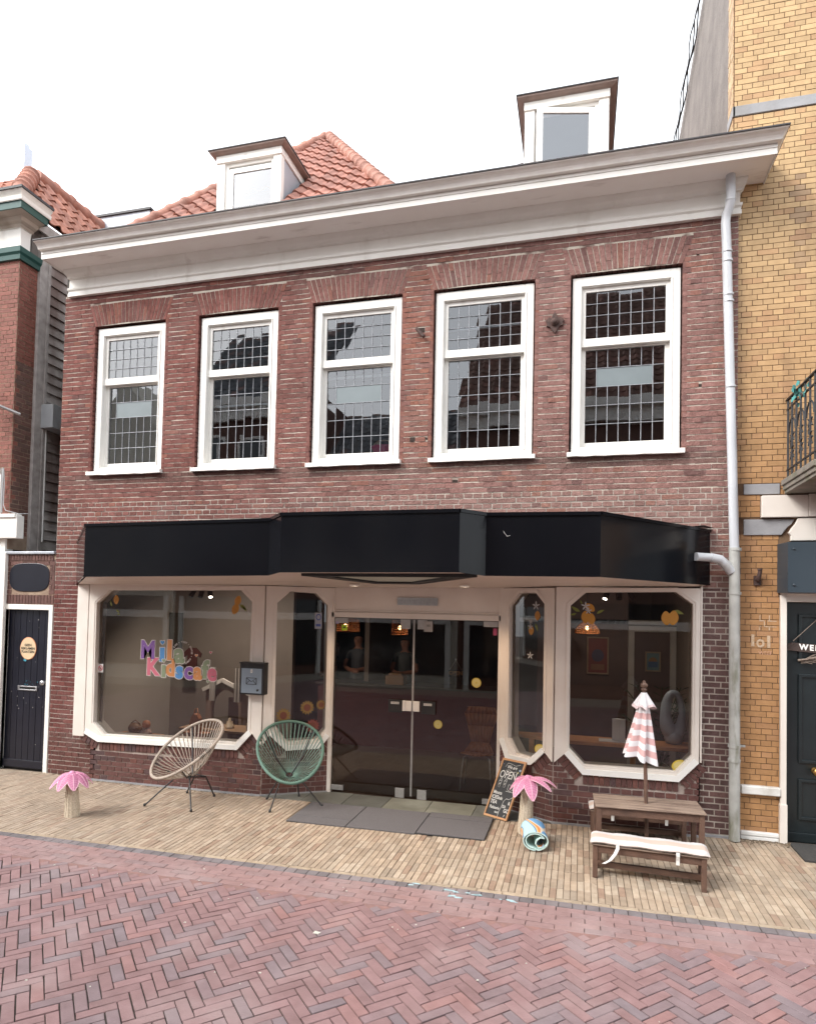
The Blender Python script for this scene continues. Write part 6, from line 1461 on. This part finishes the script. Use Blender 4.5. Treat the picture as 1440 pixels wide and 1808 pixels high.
def bench(label, O, A_, zb, L=.885, Wd=.255, H=.285):
    A_ = Vector((*A_, 0)).normalized(); B_ = Vector((-A_.y, A_.x, 0)); FF = (Vector((*O, 0)), A_, B_)
    t = thing('picnic_bench', label, 'bench', (O[0] + L / 2, O[1] + .13, zb), 'benches of the picnic set')
    b = MB()
    for k in range(2): TB(b, -.012, L + .012, -.012 + k * (Wd + .024) / 2 + .0015, -.012 + (k + 1) * (Wd + .024) / 2 - .0015, H - .012, H, 0, FF, zb)
    b.build('seat', [WOODG], t, bevel=.003)
    b = MB(); TB(b, .02, L - .02, .008, .026, H - .075, H - .012, 0, FF, zb); TB(b, .02, L - .02, Wd - .026, Wd - .008, H - .075, H - .012, 0, FF, zb); b.build('apron', [WOODD], t, bevel=.002)
    for u in (0, L - .04):
        for v in (0, Wd - .04): b = MB(); TB(b, u, u + .04, v, v + .04, 0, H - .012, 0, FF, zb); b.build('leg', [WOODD], t, bevel=.003)
    b = MB(); TB(b, .008, .032, .04, Wd - .04, .055, .095, 0, FF, zb); TB(b, L - .032, L - .008, .04, Wd - .04, .055, .095, 0, FF, zb); TB(b, .03, L - .03, Wd / 2 - .018, Wd / 2 + .018, .055, .10, 0, FF, zb); b.build('stretcher', [WOODD], t, bevel=.002)
    return FF
def stripes(name):
    m = bpy.data.materials.new(name); m.use_nodes = True; nt = m.node_tree; nd = nt.nodes; bs = nd["Principled BSDF"]; bs.inputs['Roughness'].default_value = .8
    at = nd.new("ShaderNodeAttribute"); at.attribute_name = 'tint'; tc = nd.new("ShaderNodeTexCoord"); n = nd.new("ShaderNodeTexNoise"); n.inputs['Scale'].default_value = 25; n.inputs['Detail'].default_value = 6
    link(nt, tc.outputs['Object'], n.inputs['Vector']); bp_ = nd.new("ShaderNodeBump"); bp_.inputs['Strength'].default_value = .25; bp_.inputs['Distance'].default_value = .01
    link(nt, n.outputs['Fac'], bp_.inputs['Height']); link(nt, bp_.outputs[0], bs.inputs['Normal']); link(nt, at.outputs['Color'], bs.inputs['Base Color']); return m
STR = stripes('striped_cotton')
def cushion(label, FF, zb, L, Wd, H, tie_rot, seed):
    random.seed(seed)
    t = thing('bench_cushion', label, 'cushion', lf(L / 2, Wd / 2, FF) + Vector((0, 0, zb + H)), 'striped bench cushions')
    b = MB(); n = 46; prof = [(-.012, .004), (-.026, .018), (-.012, .028), (.06, .034), (.16, .034), (Wd - .02, .028), (Wd + .004, .02), (Wd - .01, .004)]
    rows = []
    for k in range(n + 1):
        u = -.022 + (L + .044) * k / n; e = min(1, min(k, n - k) / 2.2) ** .5; rows.append([lf(u, Wd / 2 + (v - Wd / 2) * (.94 + .06 * e), FF) + Vector((0, 0, zb + H + .004 + z * (.35 + .65 * e) + .0035 * sin(u * 21 + v * 9) * e + rnd(-.0012, .0012))) for v, z in prof])
    for k in range(n):
        for q in range(len(prof)):
            q2 = (q + 1) % len(prof); vmid = prof[q][0]
            st_i = int(math.floor((prof[q][0] + prof[q2][0]) / 2 / .026))
            col = ((.50, .48, .47), (.50, .42, .39), (.52, .50, .49), (.50, .39, .33), (.52, .50, .49), (.50, .40, .35), (.50, .47, .46), (.45, .42, .4))[q]
            b.add([rows[k][q], rows[k][q2], rows[k + 1][q2], rows[k + 1][q]], [(0, 1, 2, 3)], 0, col, False)
    b.add(rows[0], [tuple(range(8))], 0, (.66, .63, .61)); b.add(rows[-1], [tuple(range(8))[::-1]], 0, (.66, .63, .61))
    b.build('cushion_body', [STR], t)
    for u, hang in tie_rot:
        b = MB(); p = [lf(u, -.03, FF) + Vector((0, 0, zb + H + .02)), lf(u, -.032, FF) + Vector((0, 0, zb + H - .01))]
        if hang == 'loose': p += [lf(u - .02, -.05, FF) + Vector((0, 0, zb + H - .05)), lf(u - .06, -.07, FF) + Vector((0, 0, zb + H - .10)), lf(u - .11, -.08, FF) + Vector((0, 0, zb + H - .13))]
        else: p += [lf(u, -.02, FF) + Vector((0, 0, zb + H - .05)), lf(u, -.018, FF) + Vector((0, 0, zb + H - .085))]
        for k in range(len(p) - 1):
            d = A_ * .014; b.add([p[k] - d, p[k] + d, p[k + 1] + d, p[k + 1] - d], [(0, 1, 2, 3)]); o = B_ * .002; b.add([p[k] - d + o, p[k] + d + o, p[k + 1] + d + o, p[k + 1] - d + o], [(3, 2, 1, 0)])
        b.build('tie', [WHITEC], t)
F1 = bench('near low wooden bench with stretcher, in front of the picnic table', (.128, -1.42), (1, -.055), .052)
cushion('pale striped cushion with white ties on the near bench in front of the picnic table', F1, .052, .885, .255, .285, ((.20, 'loose'), (.665, 'tied')), 1)
F2 = bench('far low wooden bench mostly hidden between the picnic table and the brick base', (.135, -.40), (1, .03), .052, H=.27)
cushion('pale striped cushion with white ties on the far bench under the window', F2, .052, .885, .255, .27, ((.20, 'tied'), (.70, 'tied')), 2)

# ---- closed parasol
um = thing('parasol', 'closed parasol with pink and white stripes on a wooden pole through the picnic table', 'parasol', (.60, -.84, .06))
b = MB(); P0_, P1_ = Vector((.617, -.845, .06)), Vector((.578, -.825, 1.60)); b.tube([P0_, P1_], .017, 12); pole = b.build('pole', [WOODD], um)
b = MB(); b.lathe([(.016, 0), (.026, .004), (.026, .018), (.014, .024), (.027, .034), (.034, .05), (.03, .066), (.014, .076), (.016, .084), (.010, .094), (.002, .096)], P1_ - Vector((0, 0, .022)), 16); b.build('finial', [WOODD], pole)
PKS, WHS = (.56, .34, .33), (.66, .64, .65)
random.seed(33)
b = MB(); NA = 96; NZ = 44; tops = 1.575; bot = .955; rows = []
def fold(a): return .5 + .5 * cos(a * 6 + .4)
for k in range(NZ + 1):
    u = k / NZ; row = []
    for q in range(NA):
        a = q * 2 * pi / NA; R_ = (.024 + .094 * u ** .75) ; fo = fold(a + .35 * u); r = R_ * (.62 + .62 * fo * (.35 + .65 * u)) + .012 * u * sin(a * 2 + 1)
        z = tops - .04 - (tops - .04 - bot) * u * (1 + .02 * cos(a * 6 + .4 + 2.1 * u) * u + .07 * cos(a) * u)
        ctr = P1_.lerp(P0_, (1.60 - z) / 1.54); row.append(Vector((ctr.x + r * cos(a) * 1.1 - .045 * u, ctr.y + r * sin(a) * .85, z)))
    rows.append(row)
for k in range(NZ):
    col = PKS if (k // 4) % 2 == 1 else WHS
    for q in range(NA): q2 = (q + 1) % NA; b.add([rows[k][q], rows[k][q2], rows[k + 1][q2], rows[k + 1][q]], [(3, 2, 1, 0)], 0, col, True)
b.build('folded_canopy', [STR], um)
b = MB(); rows = []
for k in range(13):
    u = k / 12; row = []
    for q in range(NA):
        a = q * 2 * pi / NA; r = .022 + .055 * u + .020 * u * cos(a * 4 + 1) + .010 * u * cos(a * 9); z = tops - .012 - .135 * u + .018 * u * cos(a * 4 + 2.2)
        ctr = P1_.lerp(P0_, (1.60 - z) / 1.54); row.append(Vector((ctr.x + r * cos(a) * 1.08, ctr.y + r * sin(a), z)))
    rows.append(row)
for k in range(12):
    for q in range(NA): q2 = (q + 1) % NA; b.add([rows[k][q], rows[k][q2], rows[k + 1][q2], rows[k + 1][q]], [(3, 2, 1, 0)], 0, WHS if (k < 10) else mixc(WHS, PKS, .5), True)
b.build('vent_cap', [STR], um)

# ---- mailbox on the post between the windows
mb_ = thing('mailbox', 'black and grey mailbox with an envelope emblem on the white post beside the glass doors', 'mailbox', (-3.74, -.17, 1.42))
b = MB(); b.box(-3.895, -3.585, -.235, -.123, 1.235, 1.605); b.prism([(-3.90, 1.60), (-3.58, 1.60), (-3.58, 1.615), (-3.90, 1.615)], lambda p, d: Vector((p[0], -.123 - d, p[1])), 0, .13); b.build('box_body', [BLK], mb_, bevel=.004)
b = MB(); b.box(-3.872, -3.608, -.243, -.233, 1.255, 1.545); fd = b.build('front_door', [mat('pale_blue_grey_metal', (.24, .29, .34), (.21, .26, .31), 3, .35, metal=.2)], mb_, bevel=.003)
b = MB()
def eb(p, q): b.bar((p[0], -.245, p[1]), (q[0], -.245, q[1]), .004, .005, up=(0, 0, 1) if abs(p[1] - q[1]) < .02 else (1, 0, 0))
e = [(-3.805, 1.36), (-3.675, 1.36), (-3.675, 1.435), (-3.805, 1.435)]
for k in range(4): eb(e[k], e[(k + 1) % 4])
for p, q in ((e[3], (-3.74, 1.39)), (e[2], (-3.74, 1.39)), (e[0], (-3.765, 1.402)), (e[1], (-3.715, 1.402))): b.bar((p[0], -.245, p[1]), (q[0], -.245, q[1]), .004, .005, up=(0, 1, 0))
b.prism([(-3.675, 1.29), (-3.66, 1.31), (-3.64, 1.30), (-3.63, 1.32), (-3.645, 1.285), (-3.66, 1.275)], lambda p, d: Vector((p[0], -.243 - d, p[1])), 0, .002)
b.build('envelope_emblem', [BLK], fd)
b = MB(); b.box(-3.752, -3.728, -.246, -.242, 1.495, 1.535); b.box(-3.743, -3.737, -.248, -.245, 1.51, 1.522, 1); b.build('lock', [LABELW, BLK], fd)
# small wire hook on the canopy
b = MB(); b.tube([(-.66, -1.585, 3.03), (-.655, -1.60, 3.0), (-.64, -1.60, 2.96), (-.615, -1.60, 2.93), (-.59, -1.60, 2.94)], .0015, 5); b.build('loose_wire', [WHITEC], cafe)
# ================================================================ lettering and stickers on the glass
def GP(P, off=.0): return lambda p, d: P(p, -.037 + d + off)
gL, gR = GP(PL), GP(PR); gSL, gSR = GP(SL), GP(SR)
def smat(n, c): return mat(n, c, mul(c, .92), 6, .5)
PUR, BLU, ORA, SAG, PNK, WHT = smat('purple_vinyl', (.17, .075, .26)), smat('blue_vinyl', (.07, .22, .46)), smat('orange_vinyl', (.50, .21, .075)), smat('sage_vinyl', (.20, .24, .15)), smat('pink_vinyl', (.48, .12, .17)), smat('outline_vinyl', (.55, .50, .47))
sign = thing('window_lettering', 'multicoloured lettering Mila Kidscafe on the large left-hand window', 'lettering', (-4.95, -.06, 1.6))
def letter(ch, x, z, size, m, sx=1.0, off=.014, first=True):
    k = MB(); off *= (.55 if ch == 'M' else .82); text_mb(k, ch, size, lambda a, c, d: gL((x + a, z + c), .0012 + d * .2), mi=1, off=off, sx=sx, ext=.001)
    text_mb(k, ch, size, lambda a, c, d: gL((x + a, z + c), d * .2 - .0002), mi=0, off=off + .0078, sx=sx, ext=.0008)
    k.build('letter', [WHT, m], sign)
def heart(mb, cx, cz, r, fn, mi=0, d=.001):
    pts = []
    for k in range(24):
        t = k * 2 * pi / 24; pts.append((cx + r * 16 * sin(t) ** 3 / 17, cz + r * (13 * cos(t) - 5 * cos(2 * t) - 2 * cos(3 * t) - cos(4 * t)) / 17))
    mb.prism(pts, fn, 0, d, mi)
# word one: baseline z 1.52, cap height .25
for ch, x, z, s_, m, sx in (('M', -5.30, 1.69, .315, PUR, .90), ('\u0131', -5.09, 1.672, .33, BLU, 1.15), ('l', -4.985, 1.695, .33, ORA, 1.1), ('a', -4.845, 1.665, .34, SAG, .98)): letter(ch, x, z, s_, m, sx, .018)
for ch, x, z, s_, m, sx in (('K', -5.225, 1.478, .29, PNK, .90), ('\u0131', -5.06, 1.462, .29, SAG, 1.1), ('d', -4.965, 1.478, .29, ORA, .88), ('s', -4.835, 1.455, .29, BLU, .95), ('c', -4.705, 1.452, .29, PUR, .95), ('a', -4.575, 1.452, .29, ORA, .9), ('f', -4.475, 1.475, .30, SAG, 1.0), ('e', -4.375, 1.448, .29, PNK, .92)): letter(ch, x, z, s_, m, sx, .016)
k = MB(); heart(k, -5.09, 1.80, .042, lambda p, d: gL(p, d), 0); heart(k, -5.09, 1.80, .032, lambda p, d: gL(p, d + .0012), 1); k.build('heart_dot', [WHT, BLU], sign)
k = MB(); heart(k, -5.06, 1.573, .036, lambda p, d: gL(p, d + .003), 0); heart(k, -5.06, 1.573, .027, lambda p, d: gL(p, d + .0042), 1); k.build('heart_dot', [WHT, SAG], sign)
arc = MB(); txt = 'KIDS \u2022 FIRST \u2022 COFFEE \u2022 ALWAYS'; cx, cz, R_ = -4.80, 1.68, .135
for i_, ch in enumerate(txt):
    if ch == ' ': continue
    th_ = radians(150 - i_ * 7.6)
    text_mb(arc, ch, .030, lambda a, c, d, t=th_: gL((cx + (R_ + c) * cos(t) + a * sin(t), cz + (R_ + c) * sin(t) - a * cos(t)), .001 + d * .2), off=.001, sx=.9)
arc.build('arc_text', [WHT], sign)
for (x, z, m, lb) in ((-4.60, 1.655, ORA, 'small pale orange heart sticker between the curved text and the last letters'), (-4.40, 1.70, PNK, 'small red heart sticker above the end of the shop name'), (-4.43, 1.34, SAG, 'small pale heart sticker below the end of the shop name')):
    k = MB(); heart(k, x, z, .024, gL, 0); heart(k, x, z, .018, lambda p, d: gL(p, d + .0012), 1); tag(k.build('heart_sticker', [WHT, m], loc=(x, -.06, z)), lb, 'sticker', 'heart stickers')
# stickers
YEL, LEAF, PET, PULP = smat('lemon_vinyl', (.46, .21, .03)), smat('leaf_vinyl', (.16, .17, .03)), smat('petal_vinyl', (.42, .42, .42)), smat('yellow_slice', (.55, .45, .14))
def ell(cx, cz, rx, rz, an=0, n=20): return [(cx + rx * cos(t) * cos(an) - rz * sin(t) * sin(an), cz + rx * cos(t) * sin(an) + rz * sin(t) * cos(an)) for t in [q * 2 * pi / n for q in range(n)]]
def lemon(mb, fn, cx, cz, r, an=0, mi=0):
    p = []
    for q in range(24):
        t = q * 2 * pi / 24; rr = r * (1 + .18 * abs(sin(t)) ** 8); p.append((cx + rr * .78 * cos(t) * cos(an) - rr * sin(t) * sin(an), cz + rr * .78 * cos(t) * sin(an) + rr * sin(t) * cos(an)))
    mb.prism(p, fn, 0, .0015, mi)
def leaf(mb, fn, cx, cz, L, an, mi=1):
    p = [(cx + L * u * cos(an) - w_ * sin(an), cz + L * u * sin(an) + w_ * cos(an)) for u, w_ in ((0, 0), (.3, L * .2), (.65, L * .17), (1, 0), (.65, -L * .1), (.3, -L * .12))]; mb.prism(p, fn, 0, .001, mi)
def flower(mb, fn, cx, cz, r, mi=2):
    for q in range(5): a = q * 2 * pi / 5 + .3; mb.prism(ell(cx + r * .55 * cos(a), cz + r * .55 * sin(a), r * .5, r * .17, a, 10), fn, 0, .001 + q * .0001, mi)
def sticker(label, fn, lemons, leaves, flowers, loc):
    k = MB()
    for i_, l in enumerate(lemons): lemon(k, (lambda p, d, i_=i_: fn(p, d + i_ * .0004)), *l)
    for l in leaves: leaf(k, lambda p, d: fn(p, d - .0008), *l)
    for l in flowers: flower(k, lambda p, d: fn(p, d + .002), *l)
    tag(k.build('lemon_sticker', [YEL, LEAF, PET], loc=loc), label, 'sticker', 'lemon stickers in the window corners')
sticker('single orange coloured lemon sticker high in the left corner of the lettered window', gL, [(-5.80, 2.33, .052)], [(-5.86, 2.24, .09, 1.9), (-5.80, 2.20, .07, -.6), (-5.78, 2.15, .05, -.4)], [], (-5.8, -.06, 2.33))
sticker('pair of lemon stickers with leaves high in the right corner of the lettered window', gL, [(-4.05, 2.345, .055, -.3), (-4.08, 2.245, .06, -.4)], [(-4.03, 2.30, .13, -.6), (-3.98, 2.27, .07, -.9)], [(-3.90, 2.22, .02)], (-4.05, -.06, 2.3))
sticker('three lemon stickers with leaves and blossom at the top left of the parasol window', gR, [(.10, 2.345, .05, .9), (.055, 2.245, .055), (.115, 2.225, .052, .1)], [(.0, 2.30, .11, 2.6), (.17, 2.28, .09, .5), (-.04, 2.28, .07, 3.4), (.02, 2.38, .05, 2)], [(.055, 2.36, .045), (.085, 2.31, .035)], (.08, -.06, 2.3))
sticker('two hanging lemon stickers with a leaf at the top right of the parasol window', gR, [(.862, 2.25, .062, .1), (.93, 2.255, .065, -.1)], [(.93, 2.33, .11, -.35)], [], (.9, -.06, 2.26))
sticker('narrow lemon stickers with white blossom in the angled window right of the glass doors', gSR, [(LR - .19 - .06, 2.245, .045), (LR - .33, 2.08, .045)], [(LR - .28, 2.16, .10, -1.2), (LR - .36, 2.14, .05, -2)], [(LR - .27, 2.355, .05), (LR - .335, 2.18, .03), (LR - .34, 2.12, .035)], (-.6, .1, 2.2))
k = MB(); flower(k, gSR, LR - .34, 1.80, .042, 0); k.build; tag(k.build('blossom_sticker', [PET], loc=(-.6, .15, 1.8)), 'single white blossom sticker halfway down the angled window right of the glass doors', 'sticker')
for (P_, x, z, r, lb) in ((gR, 1.0, .745, .07, 'yellow lemon slice sticker low in the right corner of the parasol window'), (gSR, LR - .20, .79, .06, 'yellow lemon slice sticker low in the angled window right of the glass doors')):
    k = MB(); k.prism(ell(x, z, r * 1.1, r * .85, .3), P_, 0, .001, 0); k.prism(ell(x, z, r * .85, r * .62, .3), lambda p, d: P_(p, d + .0012), 0, .0008, 1); tag(k.build('lemon_slice_sticker', [PET if False else smat('slice_rind', (.55, .40, .05)), PET if False else YELS if False else smat('slice_pulp', (.6, .5, .2))], loc=P_((x, z), 0)), lb, 'sticker', 'lemon slice stickers')
gD = lambda p, d: Vector((p[0], yD - .003 - d, p[1]))
for (x, z, r, lb) in ((-1.155, 1.448, .057, 'round yellow slice sticker higher on the right glass door'), (-1.60, .938, .052, 'round yellow slice sticker lower on the right glass door')):
    k = MB(); k.prism(ell(x, z, r, r), gD, 0, .001, 0); k.prism(ell(x, z, r * .82, r * .82), lambda p, d: gD(p, d + .0012), 0, .0006, 1); k.prism(ell(x, z, r * .2, r * .2), lambda p, d: gD(p, d + .002), 0, .0006, 0)
    tag(k.build('round_slice_sticker', [smat('slice_edge', (.40, .30, .06)), smat('slice_body', (.42, .36, .14))], loc=(x, yD, z)), lb, 'sticker', 'round slice stickers on the glass door')
# open sign hanging inside the right door
k = thing('open_sign', 'small black OPEN sign hanging by a cord inside the right glass door', 'sign', (-1.405, yD + .03, 1.55))
b = MB(); b.box(-1.49, -1.32, yD + .02, yD + .03, 1.50, 1.585); b.build('board', [BLK], k)
b = MB(); text_mb(b, 'OPEN', .062, lambda x, y, z: Vector((-1.405 + x, yD + .019 - z * .1, 1.546 + y)), off=.002); b.box(-1.45, -1.36, yD + .018, yD + .02, 1.512, 1.516); b.build('letters', [smat('gold_letters', (.45, .27, .1))], k)
b = MB(); b.tube([(-1.475, yD + .02, 1.585), (-1.405, yD + .02, 1.70), (-1.335, yD + .02, 1.585)], .003, 5); b.tube([(-1.405, yD + .015, 1.70), (-1.405, yD + .015, 1.715)], .010, 8); b.build('cord', [LABELW], k)
# no smoking sign
k = MB(); cx, cz = -6.0, 1.437; k.prism([(cx - .04, cz - .055), (cx + .04, cz - .055), (cx + .04, cz + .055), (cx - .04, cz + .055)], gL, 0, .001, 0)
k.ring(ell(cx, cz, .034, .034, 0, 24), ell(cx, cz, .026, .026, 0, 24), lambda p, d: gL(p, d + .001), 0, .001, 1); k.prism([(cx - .024, cz + .018), (cx - .018, cz + .024), (cx + .024, cz - .018), (cx + .018, cz - .024)], lambda p, d: gL(p, d + .0015), 0, .001, 1)
k.prism([(cx - .02, cz - .004), (cx + .012, cz - .004), (cx + .012, cz + .005), (cx - .02, cz + .005)], lambda p, d: gL(p, d + .001), 0, .0004, 2); k.prism([(cx - .004, cz - .016), (cx + .01, cz - .016), (cx + .01, cz - .006), (cx - .004, cz - .006)], lambda p, d: gL(p, d + .001), 0, .0004, 2)
tag(k.build('no_smoking_sticker', [smat('sticker_white', (.6, .58, .56)), smat('sticker_red', (.5, .03, .05)), BLK], loc=(cx, -.06, cz)), 'white sticker with a red no smoking ring at the left edge of the lettered window', 'sticker')
k = MB(); cx, cz = .64, 2.12; k.prism([(cx - .045, cz - .10), (cx + .045, cz - .10), (cx + .045, cz + .10), (cx - .045, cz + .10)], gSL, 0, .001, 0); k.ring(ell(cx, cz + .045, .032, .04, 0, 20), ell(cx, cz + .045, .022, .028, 0, 20), lambda p, d: gSL(p, d + .001), 0, .001, 1); k.prism([(cx - .03, cz - .07), (cx + .03, cz - .07), (cx + .03, cz - .04), (cx - .03, cz - .04)], lambda p, d: gSL(p, d + .001), 0, .001, 1)
tag(k.build('blue_ring_sticker', [smat('sticker_pale', (.30, .31, .36)), smat('sticker_blue', (.05, .08, .30))], loc=(-3.1, .2, 2.1)), 'pale sticker with a blue ring high in the angled window left of the glass doors', 'sticker')
# sunflowers in the angled window
SUN1, SUN2, REDF = smat('sunflower_petal', (.20, .12, .03)), smat('sunflower_heart', (.13, .035, .02)), smat('red_blossom', (.17, .04, .03))
for (s_, z, r, m1, lb) in ((.245, .965, .088, SUN1, 'large sunflower sticker low on the left in the angled window beside the green chair'), (.53, 1.055, .085, SUN1, 'large sunflower sticker in the middle of the angled window above the green chair'), (.70, 1.085, .062, SUN1, 'smaller sunflower sticker at the right edge of the angled window'), (.60, .83, .085, REDF, 'red blossom sticker below the sunflowers in the angled window')):
    k = MB()
    for q in range(14): a = q * 2 * pi / 14; k.prism(ell(s_ + r * .62 * cos(a), z + r * .62 * sin(a), r * .42, r * .15, a, 10), gSL, 0, .0006 + q * .00004, 0)
    k.prism(ell(s_, z, r * .5, r * .5), lambda p, d: gSL(p, d + .0014), 0, .0006, 1); tag(k.build('flower_sticker', [m1, SUN2], loc=gSL((s_, z), 0)), lb, 'sticker', 'flower stickers in the angled window')
# small square stickers on the doors
for (x, z, w_, h_, c, lb) in ((-2.79, 2.045, .035, .035, (.35, .55, .02), 'lime green square sticker high on the left glass door'), (-2.885, 2.105, .02, .016, (.4, .35, .5), 'tiny lilac sticker in the top corner of the left glass door'), (-1.735, 2.085, .052, .062, (.36, .34, .32), 'pale square notice at the top of the right glass door'), (-.945, 2.045, .022, .04, (.28, .04, .10), 'small crimson sticker in the top corner of the right glass door')):
    k = MB(); k.prism([(x - w_, z - h_), (x + w_, z - h_), (x + w_, z + h_), (x - w_, z + h_)], lambda p, d: gD(p, d + .02), 0, .001, 0)
    if w_ > .03: k.prism([(x - w_ * .6, z - .006), (x + w_ * .6, z - .006), (x, z + h_ * .5)], lambda p, d: gD(p, d + .0215), 0, .0006, 1) if w_ < .05 else text_mb(k, '181', .04, lambda a, c_, d: gD((x + a, z + .01 + c_), .0215 + d * .1), mi=1)
    tag(k.build('square_sticker', [smat('sq_sticker', c), BLK], loc=(x, yD, z)), lb, 'sticker')

# ---------------------------------------------------------------- one object per separate piece of a part
def split_pieces(o):
    me = o.data; n = len(me.vertices); par = list(range(n))
    def fd(a):
        while par[a] != a: par[a] = par[par[a]]; a = par[a]
        return a
    for e in me.edges:
        a, b = fd(e.vertices[0]), fd(e.vertices[1])
        if a != b: par[a] = b
    g = {}
    for p in me.polygons: g.setdefault(fd(p.vertices[0]), []).append(p)
    if len(g) < 2: return
    for polys in list(g.values()):
        idx = sorted({v for p in polys for v in p.vertices}); mp = {v: i for i, v in enumerate(idx)}
        m2 = bpy.data.meshes.new(me.name); m2.from_pydata([me.vertices[v].co[:] for v in idx], [], [[mp[v] for v in p.vertices] for p in polys])
        for m_ in me.materials: m2.materials.append(m_)
        m2.polygons.foreach_set('material_index', [p.material_index for p in polys])
        c = o.copy(); c.data = m2; COL.objects.link(c); c.parent = o.parent
    bpy.data.objects.remove(o)
for o in [q for q in bpy.data.objects if q.type == 'MESH' and q.name.split('.')[0] in ('cheek', 'side_board', 'stone_band', 'corner_board', 'patch_fitting', 'mat_tiles', 'window_ledge', 'panel_bolt', 'plinth', 'interior_partition', 'inner_door', 'white_fascia', 'back_strut', 'cement_footing', 'lead_flashing')]:
    if not o.children: split_pieces(o)
